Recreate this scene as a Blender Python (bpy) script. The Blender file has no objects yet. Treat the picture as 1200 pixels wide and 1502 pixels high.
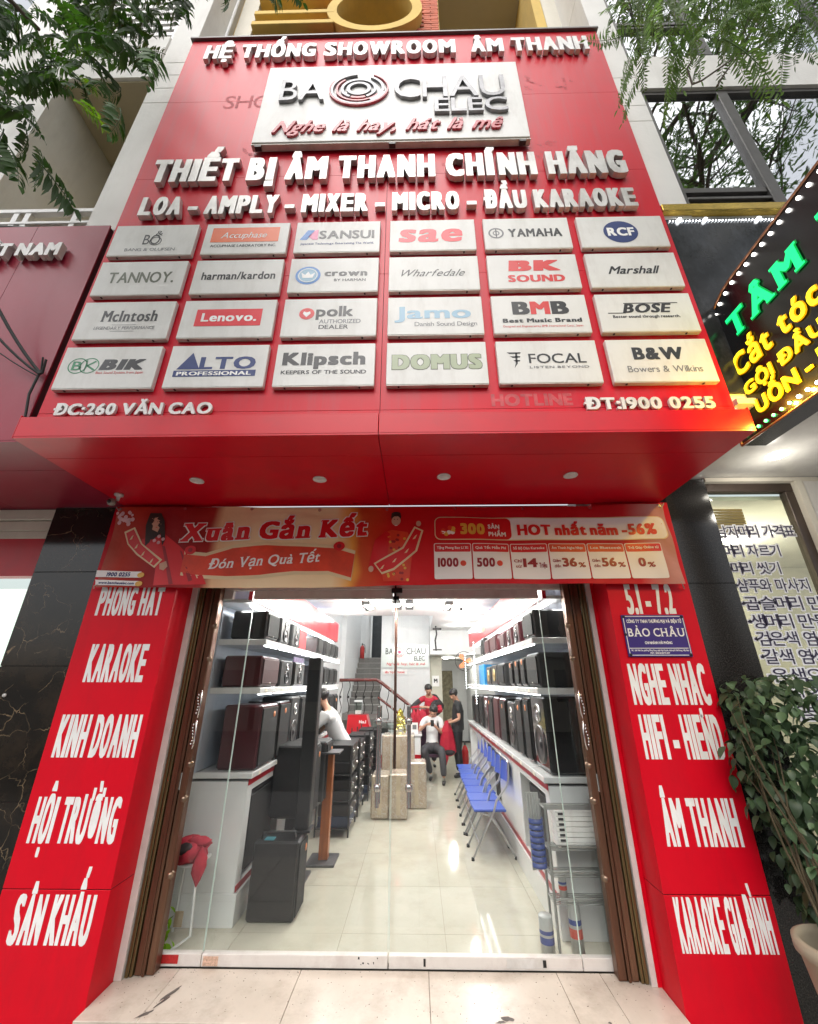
import bpy, math, random
import numpy as np
from mathutils import Vector, Matrix
from mathutils.geometry import delaunay_2d_cdt
R = math.radians
rnd = random.Random(7)
S = bpy.context.scene
COL = S.collection

# ------------------------------------------------------------------ camera, sky, sun, exposure
CAM_LOC = Vector((0.0, -3.80, 1.75)); PITCH = 22.5; YAW = 1.05
cd = bpy.data.cameras.new('camera'); cam = bpy.data.objects.new('camera', cd); COL.objects.link(cam)
cam.location = CAM_LOC; cam.rotation_euler = (R(90 + PITCH), 0, R(YAW))
cd.sensor_fit = 'HORIZONTAL'; cd.sensor_width = 36; cd.lens = 18; cd.clip_start = 0.05; cd.clip_end = 2000
S.camera = cam
W = bpy.data.worlds.new('World'); S.world = W; W.use_nodes = True
wn = W.node_tree; bg = wn.nodes['Background']
sky = wn.nodes.new('ShaderNodeTexSky'); sky.sky_type = 'NISHITA'; sky.sun_disc = False
sky.sun_elevation = R(55); sky.sun_rotation = R(-170); sky.air_density = 1.0; sky.dust_density = 4.0; sky.ozone_density = 1.0
hs = wn.nodes.new('ShaderNodeHueSaturation'); hs.inputs['Saturation'].default_value = 0.22
wn.links.new(sky.outputs[0], hs.inputs['Color']); wn.links.new(hs.outputs[0], bg.inputs[0])
bg.inputs[1].default_value = 0.15
sd = bpy.data.lights.new('sun', 'SUN'); sd.energy = 0.7; sd.angle = R(80); sd.color = (1, .97, .92)
sun = bpy.data.objects.new('sun', sd); COL.objects.link(sun)
sun.rotation_euler = (R(35), 0, R(-10))
S.view_settings.view_transform = 'Standard'; S.view_settings.look = 'None'
S.view_settings.gamma = 1; S.view_settings.use_curve_mapping = False
S.view_settings.exposure = 0.82
S.render.engine = 'CYCLES'
S.cycles.max_bounces = 7; S.cycles.diffuse_bounces = 3; S.cycles.glossy_bounces = 3
S.cycles.transmission_bounces = 4; S.cycles.transparent_max_bounces = 12
S.cycles.caustics_reflective = False; S.cycles.caustics_refractive = False
S.cycles.sample_clamp_indirect = 4.0

# where a picture point (1200 x 1502 grid) meets a plane of the place
_p = R(PITCH); _y = R(YAW)
_f = Vector((-math.sin(_y)*math.cos(_p), math.cos(_y)*math.cos(_p), math.sin(_p)))
_r = Vector((math.cos(_y), math.sin(_y), 0)); _u = _r.cross(_f)
def ray(px, py): return _f + _r*((px-600)/600) + _u*((751-py)/600)
def atY(px, py, Y): d = ray(px, py); return CAM_LOC + d*((Y-CAM_LOC.y)/d.y)
def atX(px, py, X): d = ray(px, py); return CAM_LOC + d*((X-CAM_LOC.x)/d.x)
def atZ(px, py, Z): d = ray(px, py); return CAM_LOC + d*((Z-CAM_LOC.z)/d.z)

# ------------------------------------------------------------------ materials
MATS = {}
def mat(name, col, rough=.5, metal=0, var=.12, vs=6, bump=0, bs=60, coat=0, spec=.5, emit=None, es=0, dirt=None, dirt_amt=.0, dirt_scale=(1, 1, 1), stretch=(1, 1, 1), rvar=0):
    if name in MATS: return MATS[name]
    m = bpy.data.materials.new(name); m.use_nodes = True; MATS[name] = m
    t = m.node_tree; N = t.nodes; Lk = t.links; b = N['Principled BSDF']
    b.inputs['Roughness'].default_value = rough; b.inputs['Metallic'].default_value = metal
    b.inputs['Coat Weight'].default_value = coat; b.inputs['Coat Roughness'].default_value = .08
    b.inputs['Specular IOR Level'].default_value = spec
    tc = N.new('ShaderNodeTexCoord'); mp = N.new('ShaderNodeMapping'); mp.inputs['Scale'].default_value = stretch
    Lk.new(tc.outputs['Object'], mp.inputs[0])
    col = tuple(col) + (1,)
    if var:
        nz = N.new('ShaderNodeTexNoise'); nz.inputs['Scale'].default_value = vs; nz.inputs['Detail'].default_value = 6; nz.inputs['Roughness'].default_value = .65
        Lk.new(mp.outputs[0], nz.inputs[0])
        cr = N.new('ShaderNodeValToRGB'); cr.color_ramp.elements[0].position = .3; cr.color_ramp.elements[1].position = .7
        cr.color_ramp.elements[0].color = tuple(c*(1-var) for c in col[:3]) + (1,)
        cr.color_ramp.elements[1].color = tuple(min(1, c*(1+var)) for c in col[:3]) + (1,)
        Lk.new(nz.outputs['Fac'], cr.inputs[0]); out = cr.outputs[0]
        if rvar:
            mr = N.new('ShaderNodeMapRange'); mr.inputs['To Min'].default_value = max(0.02, rough-rvar); mr.inputs['To Max'].default_value = rough+rvar
            Lk.new(nz.outputs['Fac'], mr.inputs['Value']); Lk.new(mr.outputs[0], b.inputs['Roughness'])
    else:
        rg = N.new('ShaderNodeRGB'); rg.outputs[0].default_value = col; out = rg.outputs[0]
    if dirt:
        n2 = N.new('ShaderNodeTexNoise'); n2.inputs['Scale'].default_value = 1; n2.inputs['Detail'].default_value = 8; n2.inputs['Roughness'].default_value = .7
        mp2 = N.new('ShaderNodeMapping'); mp2.inputs['Scale'].default_value = dirt_scale; Lk.new(tc.outputs['Object'], mp2.inputs[0]); Lk.new(mp2.outputs[0], n2.inputs[0])
        c2 = N.new('ShaderNodeValToRGB'); c2.color_ramp.elements[0].position = .48; c2.color_ramp.elements[1].position = .75
        c2.color_ramp.elements[0].color = (0, 0, 0, 1); c2.color_ramp.elements[1].color = (dirt_amt,)*3 + (1,)
        Lk.new(n2.outputs['Fac'], c2.inputs[0])
        mx = N.new('ShaderNodeMixRGB'); mx.inputs[2].default_value = tuple(dirt) + (1,)
        Lk.new(c2.outputs[0], mx.inputs[0]); Lk.new(out, mx.inputs[1]); out = mx.outputs[0]
    Lk.new(out, b.inputs['Base Color'])
    if bump:
        bn = N.new('ShaderNodeTexNoise'); bn.inputs['Scale'].default_value = bs; bn.inputs['Detail'].default_value = 4; Lk.new(mp.outputs[0], bn.inputs[0])
        bp = N.new('ShaderNodeBump'); bp.inputs['Strength'].default_value = bump; bp.inputs['Distance'].default_value = .01
        Lk.new(bn.outputs['Fac'], bp.inputs['Height']); Lk.new(bp.outputs[0], b.inputs['Normal'])
    if emit:
        b.inputs['Emission Color'].default_value = tuple(emit) + (1,); b.inputs['Emission Strength'].default_value = es
    return m
def glass(name, tint=(.93, .97, .95), refl=None, ior=1.45, rough=0.0):
    m = bpy.data.materials.new(name); m.use_nodes = True; t = m.node_tree; N = t.nodes
    N.remove(N['Principled BSDF']); o = N['Material Output']
    tr = N.new('ShaderNodeBsdfTransparent'); tr.inputs[0].default_value = tint + (1,)
    gl = N.new('ShaderNodeBsdfGlossy'); gl.inputs['Roughness'].default_value = rough; gl.inputs['Color'].default_value = (.95, .97, 1, 1)
    mx = N.new('ShaderNodeMixShader')
    if refl is None:
        fr = N.new('ShaderNodeFresnel'); fr.inputs[0].default_value = ior; ge = N.new('ShaderNodeNewGeometry'); iv = N.new('ShaderNodeMath'); iv.operation = 'SUBTRACT'; iv.inputs[0].default_value = 1
        t.links.new(ge.outputs['Backfacing'], iv.inputs[1]); mu = N.new('ShaderNodeMath'); mu.operation = 'MULTIPLY'; t.links.new(fr.outputs[0], mu.inputs[0]); t.links.new(iv.outputs[0], mu.inputs[1]); t.links.new(mu.outputs[0], mx.inputs[0])
    else: mx.inputs[0].default_value = refl
    t.links.new(tr.outputs[0], mx.inputs[1]); t.links.new(gl.outputs[0], mx.inputs[2]); t.links.new(mx.outputs[0], o.inputs[0])
    MATS[name] = m; return m

# ------------------------------------------------------------------ mesh building
class MB:
    def __init__(s): s.v = []; s.f = []; s.m = []; s.mats = []; s.mi = 0; s.sm = []
    def use(s, m):
        if m not in s.mats: s.mats.append(m)
        s.mi = s.mats.index(m); return s
    def add(s, vs, fs, smooth=False):
        o = len(s.v); s.v += [tuple(v) for v in vs]
        for f in fs: s.f.append(tuple(i+o for i in f)); s.m.append(s.mi); s.sm.append(smooth)
        return s
    def box(s, x0, x1, y0, y1, z0, z1, bev=0):
        if x0 > x1: x0, x1 = x1, x0
        if y0 > y1: y0, y1 = y1, y0
        if z0 > z1: z0, z1 = z1, z0
        if not bev:
            v = [(x, y, z) for x in (x0, x1) for y in (y0, y1) for z in (z0, z1)]
            return s.add(v, [(0,1,3,2),(4,6,7,5),(0,4,5,1),(2,3,7,6),(0,2,6,4),(1,5,7,3)])
        b = bev; L = []; idx = {}
        X = (x0, x1); Y = (y0, y1); Z = (z0, z1)
        for i in (0,1):
            for j in (0,1):
                for k in (0,1):
                    sx, sy, sz = (b if i == 0 else -b), (b if j == 0 else -b), (b if k == 0 else -b)
                    for a, p in (('x', (X[i], Y[j]+sy, Z[k]+sz)), ('y', (X[i]+sx, Y[j], Z[k]+sz)), ('z', (X[i]+sx, Y[j]+sy, Z[k]))):
                        idx[(i,j,k,a)] = len(L); L.append(p)
        g = lambda i,j,k,a: idx[(i,j,k,a)]
        F = []
        for i in (0,1):
            q = [g(i,0,0,'x'), g(i,1,0,'x'), g(i,1,1,'x'), g(i,0,1,'x')]; F.append(q if i else q[::-1])
            q = [g(0,i,0,'y'), g(1,i,0,'y'), g(1,i,1,'y'), g(0,i,1,'y')]; F.append(q[::-1] if i else q)
            q = [g(0,0,i,'z'), g(1,0,i,'z'), g(1,1,i,'z'), g(0,1,i,'z')]; F.append(q if i else q[::-1])
        for a in (0,1):
            for c in (0,1):
                F.append([g(a,c,0,'x'), g(a,c,0,'y'), g(a,c,1,'y'), g(a,c,1,'x')])
                F.append([g(a,0,c,'x'), g(a,0,c,'z'), g(a,1,c,'z'), g(a,1,c,'x')])
                F.append([g(0,a,c,'y'), g(0,a,c,'z'), g(1,a,c,'z'), g(1,a,c,'y')])
                for k in (0,1): F.append([g(a,c,k,'x'), g(a,c,k,'y'), g(a,c,k,'z')])
        cx = Vector(((x0+x1)/2, (y0+y1)/2, (z0+z1)/2)); out = []
        for f in F:
            P = [Vector(L[i]) for i in f]; n = (P[1]-P[0]).cross(P[2]-P[0]); c = sum(P, Vector())/len(P)
            out.append(f if n.dot(c-cx) > 0 else f[::-1])
        return s.add(L, out)
    def quad(s, a, b, c, d): return s.add([a, b, c, d], [(0,1,2,3)])
    def tube(s, pts, r, n=8, caps=True, smooth=True):
        pts = [Vector(p) for p in pts]; rs = r if isinstance(r, (list, tuple)) else [r]*len(pts); V = []
        up = None
        for i, p in enumerate(pts):
            d = (pts[min(i+1, len(pts)-1)] - pts[max(i-1, 0)]).normalized()
            if up is None: a = d.orthogonal().normalized()
            else: a = (up - d*up.dot(d)); a = a.normalized() if a.length > 1e-5 else d.orthogonal().normalized()
            up = a; b = d.cross(a)
            for k in range(n): t = 2*math.pi*k/n; V.append(p + (a*math.cos(t) + b*math.sin(t))*rs[i])
        F = []
        for i in range(len(pts)-1):
            for k in range(n): F.append((i*n+k, i*n+(k+1)%n, (i+1)*n+(k+1)%n, (i+1)*n+k))
        s.add(V, F, smooth)
        if caps:
            s.add([V[k] for k in range(n)], [tuple(range(n))[::-1]]); s.add([V[(len(pts)-1)*n+k] for k in range(n)], [tuple(range(n))])
        return s
    def lathe(s, c, prof, n=20, axis='z', smooth=True):
        V = []; F = []
        for (r, h) in prof:
            for k in range(n):
                t = 2*math.pi*k/n; a, b = r*math.cos(t), r*math.sin(t)
                V.append({'z': (c[0]+a, c[1]+b, c[2]+h), 'y': (c[0]+a, c[1]+h, c[2]+b), 'x': (c[0]+h, c[1]+a, c[2]+b)}[axis])
        for i in range(len(prof)-1):
            for k in range(n): F.append((i*n+k, i*n+(k+1)%n, (i+1)*n+(k+1)%n, (i+1)*n+k))
        return s.add(V, F, smooth)
    def ball(s, c, r, n=10, k=7, sc=(1,1,1)):
        pr = [(max(1e-4, r*math.sin(math.pi*i/k)), -r*math.cos(math.pi*i/k)) for i in range(k+1)]
        m = MB(); m.lathe((0,0,0), pr, n); return s.add([(c[0]+v[0]*sc[0], c[1]+v[1]*sc[1], c[2]+v[2]*sc[2]) for v in m.v], m.f, True)
    def merge(s, o, mtx=None):
        for i, m in enumerate(o.mats): s.use(m)
        mp = [s.mats.index(m) for m in o.mats] or [0]
        off = len(s.v); s.v += [tuple(mtx @ Vector(v)) if mtx else v for v in o.v]
        for f, mi, q in zip(o.f, o.m, o.sm): s.f.append(tuple(i+off for i in f)); s.m.append(mp[mi] if o.mats else 0); s.sm.append(q)
        return s
OFF = {}
def new_name(n): return n
def obj(name, mb, m=None, parent=None, loc=None, label=None, cat=None, group=None, kind=None):
    base = OFF.get(parent.name, Vector()) if parent else Vector()
    o_ = Vector(loc) if loc is not None else base
    me = bpy.data.meshes.new(name)
    ms = mb.mats if mb.mats else ([m] if m else [])
    if m is not None and mb.mats and m not in mb.mats: ms = mb.mats
    for q in ms: me.materials.append(q)
    me.from_pydata([(v[0]-o_.x, v[1]-o_.y, v[2]-o_.z) for v in mb.v], [], mb.f)
    if len(ms) > 1: me.polygons.foreach_set('material_index', mb.m)
    me.polygons.foreach_set('use_smooth', mb.sm)
    o = bpy.data.objects.new(name, me); COL.objects.link(o)
    if parent: o.parent = parent
    o.location = o_ - base
    OFF[o.name] = o_
    tag(o, label, cat, group, kind); return o
def tag(o, label=None, cat=None, group=None, kind=None):
    if label: o['label'] = label
    if cat: o['category'] = cat
    if group: o['group'] = group
    if kind: o['kind'] = kind
    return o
def thing(name, loc, label=None, cat=None, group=None, kind=None, parent=None):
    o = bpy.data.objects.new(name, None); COL.objects.link(o); o.location = loc; o.empty_display_size = .1
    OFF[o.name] = Vector(loc); return tag(o, label, cat, group, kind)
def copy_obj(o, parent, loc=None, rot=None, scale=None):
    c = o.copy(); COL.objects.link(c); c.parent = parent
    if loc is not None: c.location = loc
    if rot is not None: c.rotation_euler = rot
    if scale is not None: c.scale = scale
    return c
def copy_tree(o, parent=None):
    c = o.copy(); COL.objects.link(c); c.parent = parent
    for ch in list(o.children): copy_tree(ch, c)
    return c
def bx(name, parent, m, *a, bev=0, **k):
    return obj(name, MB().use(m).box(*a, bev=bev), m, parent, **k)

# ------------------------------------------------------------------ lettering
_ts = bpy.data.scenes.new('tmp')
_tc = bpy.data.curves.new('tmp', 'FONT'); _to = bpy.data.objects.new('tmp', _tc); _ts.collection.objects.link(_to)
_tc.resolution_u = 3; _tc.size = 1
def _tmesh(s):
    _tc.body = s; dg = _ts.view_layers[0].depsgraph if False else None
    _ts.view_layers[0].update()
    dg = _ts.view_layers[0].depsgraph; e = _to.evaluated_get(dg); me = e.to_mesh()
    n = len(me.vertices); co = np.zeros(n*3); me.vertices.foreach_get('co', co); co = co.reshape(-1, 3)[:, :2]
    fs = [tuple(p.vertices) for p in me.polygons]
    e.to_mesh_clear(); return co, fs
_hh = _tmesh('HH')[0]; _HHW = np.ptp(_hh[:, 0]); CAPH = np.ptp(_hh[:, 1]); _HW = np.ptp(_tmesh('H')[0][:, 0])
_adv = {}; _base = {}; _gl = {}
def adv(c):
    if c not in _adv: _adv[c] = np.ptp(_tmesh('H'+c+'H')[0][:, 0]) - _HHW
    return _adv[c]
def base(c):
    if c not in _base:
        co, fs = _tmesh('I' if c == 'Ị' else c)
        if c == 'Ị':
            xm = (co[:, 0].min()+co[:, 0].max())/2; n0 = len(co); co = np.vstack([co, [(xm-.06, -.20), (xm+.06, -.20), (xm+.06, -.09), (xm-.06, -.09)]]); fs = list(fs) + [(n0, n0+1, n0+2, n0+3)]
        lsb = _tmesh('H'+c)[0]
        if len(co): left = np.ptp(lsb[:, 0]) - (adv(c) + (_HHW - _HW) * 0)
        _base[c] = (co, fs)
    return _base[c]
def tri_cover(C_, Q):
    keep = np.zeros(len(C_), bool)
    for k in range(0, len(Q), 128):
        q = Q[k:k+128]; ins = np.ones((len(q), len(C_)), bool)
        for i in range(3):
            a_ = q[:, i]; b_ = q[:, (i+1) % 3]; d_ = b_-a_
            ins &= (d_[:, 0:1]*(C_[None, :, 1]-a_[:, 1:2]) - d_[:, 1:2]*(C_[None, :, 0]-a_[:, 0:1])) > -1e-6
        keep |= ins.any(axis=0)
    return keep
def _cross(co, fs, y):
    segs = []
    for f in fs:
        xs = []
        for i in range(len(f)):
            a = co[f[i]]; b = co[f[(i+1) % len(f)]]
            if (a[1]-y)*(b[1]-y) < 0: xs.append(a[0] + (b[0]-a[0])*(y-a[1])/(b[1]-a[1]))
        if len(xs) >= 2: segs.append((min(xs), max(xs)))
    segs.sort(); out = []
    for s_ in segs:
        if out and s_[0] <= out[-1][1]+1e-3: out[-1][1] = max(out[-1][1], s_[1])
        else: out.append(list(s_))
    return out
CW = {'M': .66, 'W': .78, 'I': None, '-': None, '.': None, ':': None, ',': None, '1': None, '·': None, '/': None, '%': None, '&': .6, 'J': .4, 'Ị': None, 'Í': None, 'Ì': None, 'Ư': .62, 'Ờ': .62, 'Ơ': .62}
def glyph(c, bx_=0, by_=0, serif=0, cond=0):
    k = (c, round(bx_, 4), round(by_, 4), serif, cond)
    if k in _gl: return _gl[k]
    co, fs = base(c)
    if len(co) == 0: _gl[k] = (np.zeros((0, 2)), [], []); return _gl[k]
    if cond:
        w_ = np.ptp(co[:, 0]); t_ = CW.get(c, .5 if (c.isupper() or c.isdigit()) else None)
        if c.islower() or t_ is None and w_ > .45: t_ = w_*.85/CAPH
        if t_: co = co.copy(); co[:, 0] = co[:, 0].min() + (co[:, 0]-co[:, 0].min())*(1 + cond*(t_*CAPH/w_ - 1))
    if serif:
        y0 = 0.0; tops = [CAPH] if (c.isupper() or c.isdigit()) else [CAPH*.66, CAPH*.98]
        ex = []
        for (yy, d) in [(0.0, 1)] + [(t_, -1) for t_ in tops]:
            A = _cross(co, fs, yy + d*.012); B = _cross(co, fs, yy + d*.07)
            for a in A:
                if a[1]-a[0] > .2 or a[1]-a[0] < .03: continue
                if any(abs(a[0]-b[0]) < .05 and abs(a[1]-b[1]) < .05 for b in B):
                    if d == -1 and _cross(co, fs, yy + .02) and any(q[0] < (a[0]+a[1])/2 < q[1] for q in _cross(co, fs, yy + .02)): continue
                    ex.append((a[0]-serif, a[1]+serif, yy, yy + d*.028))
        n0 = len(co); L = [tuple(p) for p in co]; fs = list(fs)
        for (a, b, y1, y2) in ex:
            o = len(L); L += [(a, y1), (b, y1), (b, y2), (a, y2)]; fs.append((o, o+1, o+2, o+3))
        co = np.array(L)
    if bx_ or by_ or serif:
        fs = [(f[0], f[i], f[i+1]) for f in fs for i in range(1, len(f)-1)]
        nx = max(1, int(math.ceil(bx_/.035))); ny = max(1, int(math.ceil(by_/.04)))
        offs = set()
        for i in range(-nx, nx+1):
            for j in range(-ny, ny+1):
                if nx == 1 and ny == 1 and (i == 0) != (j == 0): continue
                if abs(i) in (nx,) or abs(j) in (ny,) or nx > 2 or (i == 0 and j == 0): offs.add((bx_*i/nx if bx_ else 0, by_*j/ny if by_ else 0))
        V = []; F = []
        for (dx, dy) in offs:
            o = len(V); V += [Vector((p[0]+dx, p[1]+dy)) for p in co]; F += [tuple(i+o for i in f) for f in fs]
        F2 = []
        for f in F:
            ar = sum(V[f[i]].x*V[f[(i+1) % len(f)]].y - V[f[(i+1) % len(f)]].x*V[f[i]].y for i in range(len(f)))
            if abs(ar) < 1e-7: continue
            F2.append(f if ar > 0 else f[::-1])
        E = {(min(f[i], f[(i+1) % len(f)]), max(f[i], f[(i+1) % len(f)])) for f in F2 for i in range(len(f))}
        cnt = {}
        bde = []
        for f in F2:
            for i in range(len(f)): cnt[(f[i], f[(i+1) % len(f)])] = 1
        bde = [(a, b) for (a, b) in cnt if (b, a) not in cnt]
        r = delaunay_2d_cdt(V, bde, [], 0, 1e-4)
        co = np.array([tuple(p) for p in r[0]]); T = np.array([f for f in r[2]]); C_ = co[T].mean(axis=1)
        VA = np.array([tuple(p) for p in V]); keep = tri_cover(C_, VA[np.array(F2)])
        T = T[keep]
        de = {}
        for t in T:
            for i in range(3): de[(int(t[i]), int(t[(i+1) % 3]))] = 1
        nxt = {}
        for (a_, b_) in de:
            if (b_, a_) not in de: nxt.setdefault(a_, []).append(b_)
        loops = []
        while nxt:
            st = next(iter(nxt)); lp = [st]; cur = st
            while True:
                q = nxt.get(cur)
                if not q: break
                n_ = q.pop()
                if not q: nxt.pop(cur)
                if n_ == st: break
                lp.append(n_); cur = n_
            if len(lp) > 2: loops.append([co[i] for i in lp])
        V3 = []; E3 = []
        for lp in loops:
            kp = [lp[0]]
            for i in range(1, len(lp)):
                a_, b_, c_ = kp[-1], lp[i], lp[(i+1) % len(lp)]
                d_ = c_ - a_; L_ = math.hypot(*d_)
                h_ = abs(d_[0]*(b_[1]-a_[1]) - d_[1]*(b_[0]-a_[0]))/max(L_, 1e-9)
                if h_ > .003 or math.hypot(*(b_-a_)) > .4: kp.append(b_)
            if len(kp) < 3: continue
            o = len(V3); V3 += [Vector(p_) for p_ in kp]; E3 += [(o+i, o+(i+1) % len(kp)) for i in range(len(kp))]
        r = delaunay_2d_cdt(V3, E3, [], 0, 1e-5)
        co2 = np.array([tuple(p_) for p_ in r[0]]); T2 = np.array([f for f in r[2]]); C_ = co2[T2].mean(axis=1)
        keep = tri_cover(C_, co[T])
        co = co2; fs = [tuple(int(i) for i in t) for t in T2[keep]]
    fs2 = []; ec = {}
    for f in fs:
        ar = sum(co[f[i]][0]*co[f[(i+1) % len(f)]][1] - co[f[(i+1) % len(f)]][0]*co[f[i]][1] for i in range(len(f)))
        if abs(ar) < 1e-9: continue
        if ar < 0: f = f[::-1]
        fs2.append(f)
        for i in range(len(f)): a, b = f[i], f[(i+1) % len(f)]; ec[(a, b)] = 1
    bd = [(a, b) for (a, b) in ec if (b, a) not in ec]
    _gl[k] = (co, fs2, bd); return _gl[k]
def layout(s, b=(0, 0), serif=0, track=0, space=1, cond=0, halo=None):
    x = 0; out = []
    for c in s:
        if c == ' ': x += .3*space; continue
        g = glyph(c, b[0], b[1], serif, cond)
        if len(g[0]) == 0: x += .2; continue
        mn = g[0][:, 0].min(); mxx = g[0][:, 0].max()
        sb = .05 + track
        g2 = glyph(c, b[0]+halo[0], b[1]+halo[1], serif, cond) if halo else g
        out.append((c, g, x - mn, g2)); x += (mxx-mn) + sb
    return out
def letters(s, O, Rv, Uv, w, h, b=(0, 0), shear=0, depth=0, m=None, serif=0, track=0, space=1, warp=None, cond=0, halo=None):
    """Lettering in a plane: O = left end of the baseline, Rv/Uv = unit vectors, w = total width, h = height of capitals. One MB per letter."""
    O = Vector(O); Rv = Vector(Rv); Uv = Vector(Uv); Nv = Rv.cross(Uv)
    lo = layout(s, b, serif, track, space, cond, halo)
    x0 = min(dx + g[0][:, 0].min() for c, g, dx, g2 in lo); x1 = max(dx + g[0][:, 0].max() for c, g, dx, g2 in lo)
    sy = h / (CAPH + 2*b[1]); sx = (w - shear*h) / (x1-x0)
    res = []
    for c, g, dx, g2 in lo:
        g = g2
        mb = MB()
        if m: mb.use(m)
        co, fs, bd = g
        P = []
        for p in co:
            yy = (p[1] + b[1])*sy; xx = (p[0]+dx-x0)*sx + shear*yy
            P.append((xx, yy))
        if warp: mb.add([warp(O, x, y) for x, y in P], fs)
        else:
            if depth:
                F = [O + Rv*x + Uv*y + Nv*depth for x, y in P]; B = [O + Rv*x + Uv*y for x, y in P]; n = len(P)
                mb.add(F + B, fs + [(b_, a, a+n, b_+n) for a, b_ in bd])
            else: mb.add([O + Rv*x + Uv*y for x, y in P], fs)
        res.append(mb)
    return res
def lettering(name, parent, m, s, O, Rv, Uv, w, h, **k):
    mb = MB()
    mb.use(m)
    for q in letters(s, O, Rv, Uv, w, h, m=m, **k): mb.merge(q)
    return obj(name, mb, m, parent)
XR = Vector((1, 0, 0)); ZU = Vector((0, 0, 1))
def ring2d(cx, cy, r0, r1, a0=0, a1=360, n=36, sx=1, sy=1):
    P = []; F = []
    for i in range(n+1):
        t = R(a0 + (a1-a0)*i/n); P += [(cx + r0*math.cos(t)*sx, cy + r0*math.sin(t)*sy), (cx + r1*math.cos(t)*sx, cy + r1*math.sin(t)*sy)]
        if i: F.append((2*i-2, 2*i-1, 2*i+1, 2*i))
    return P, F
def disc2d(cx, cy, r, n=24, sx=1, sy=1):
    return [(cx + r*math.cos(2*math.pi*i/n)*sx, cy + r*math.sin(2*math.pi*i/n)*sy) for i in range(n)], [tuple(range(n))]
def flat(mb, shape, y, m=None, x0=0, z0=0, depth=0):
    """2D shape laid in an x-z plane that faces the street; depth > 0 gives it thickness towards the street."""
    if m: mb.use(m)
    P, F = shape
    V = [(x0+p[0], y, z0+p[1]) for p in P]; G = []
    for f in F:
        ar = sum(P[f[i]][0]*P[f[(i+1) % len(f)]][1] - P[f[(i+1) % len(f)]][0]*P[f[i]][1] for i in range(len(f)))
        G.append(tuple(f) if ar > 0 else tuple(f[::-1]))
    if depth:
        ec = {(f[i], f[(i+1) % len(f)]) for f in G for i in range(len(f))}; n = len(V)
        V2 = [(v[0], v[1]-depth, v[2]) for v in V]
        mb.add(V2 + V, G + [(b, a, a+n, b+n) for (a, b) in ec if (b, a) not in ec])
    else: mb.add(V, G)
    return mb
def grid_sheet(mb, x0, x1, z0, z1, nx, nz, fn):
    V = [fn(x0 + (x1-x0)*i/nx, z0 + (z1-z0)*j/nz) for j in range(nz+1) for i in range(nx+1)]
    mb.add(V, [(j*(nx+1)+i, j*(nx+1)+i+1, (j+1)*(nx+1)+i+1, (j+1)*(nx+1)+i) for j in range(nz) for i in range(nx)], True); return mb
# ------------------------------------------------------------------ colours
RED = mat('red_panel', (.58, .002, .018), rough=.36, var=.08, vs=1.2, spec=.28, bump=.05, bs=2.2, dirt=(.40, .06, .08), dirt_amt=.55, dirt_scale=(7, 1, .45), rvar=.08)
REDC = mat('red_canopy', (.56, .002, .014), rough=.3, var=.05, vs=2, coat=.05, rvar=.06, spec=.35, bump=.04, bs=2.5, dirt=(.25, .02, .03), dirt_amt=.3, dirt_scale=(3, 3, 3))
RED_L = mat('maroon_panel', (.26, .003, .022), rough=.34, var=.08, vs=1.5, coat=.05, spec=.4, dirt=(.3, .05, .08), dirt_amt=.35, dirt_scale=(1, 1, .7))
REDP = mat('pillar_red', (.66, .001, .014), rough=.42, spec=.25, var=.05, vs=3, bump=.05, bs=8, dirt=(.36, .01, .02), dirt_amt=.35, dirt_scale=(5, 5, 1.2))
JOINT = mat('joint_dark', (.05, .004, .008), rough=.8, var=0)
ALU = mat('brushed_letter', (.56, .55, .53), rough=.42, metal=.4, var=.12, vs=5, dirt=(.25, .22, .19), dirt_amt=.6, dirt_scale=(6, 6, 2))
ALUW = mat('white_letter', (.68, .67, .65), rough=.4, metal=.1, var=.08, vs=4, dirt=(.3, .25, .2), dirt_amt=.5, dirt_scale=(4, 4, 2))
CHROME = mat('chrome_letter', (.22, .22, .23), rough=.4, metal=.5, var=.25, vs=9, dirt=(.12, .11, .1), dirt_amt=.5, dirt_scale=(8, 8, 8))
PLATE = mat('plate_face', (.72, .71, .68), rough=.42, var=.05, vs=3, spec=.3, dirt=(.42, .38, .33), dirt_amt=.38, dirt_scale=(6, 6, 1.6))
PLATE_S = mat('plate_side', (.52, .50, .46), rough=.5, metal=.3, var=.15, vs=6, dirt=(.25, .2, .16), dirt_amt=.6, dirt_scale=(5, 5, 5))
WHITEP = mat('white_vinyl', (.88, .87, .85), rough=.5, var=.05, vs=8, dirt=(.55, .45, .42), dirt_amt=.4, dirt_scale=(7, 7, 3))
INK = mat('black_vinyl', (.015, .015, .017), rough=.4, var=0)
GREY = mat('grey_vinyl', (.16, .16, .17), rough=.4, var=0)
OLIVE = mat('olive_vinyl', (.10, .11, .07), rough=.4, var=0)
NAVY = mat('navy_vinyl', (.015, .035, .16), rough=.4, var=0)
BLUE = mat('blue_vinyl', (.03, .17, .5), rough=.4, var=0)
SKYB = mat('pale_blue_vinyl', (.25, .42, .55), rough=.4, var=0)
PRED = mat('red_vinyl', (.62, .03, .03), rough=.4, var=0)
PRED2 = mat('signal_red_vinyl', (.70, .005, .02), rough=.4, var=0)
ORANGE = mat('orange_vinyl', (.75, .13, .03), rough=.4, var=0)
GREEN = mat('green_vinyl', (.02, .22, .09), rough=.4, var=0)
PALEG = mat('pale_green_vinyl', (.33, .38, .24), rough=.4, var=0)
PINK = mat('pink_vinyl', (.7, .2, .35), rough=.4, var=0)
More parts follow.
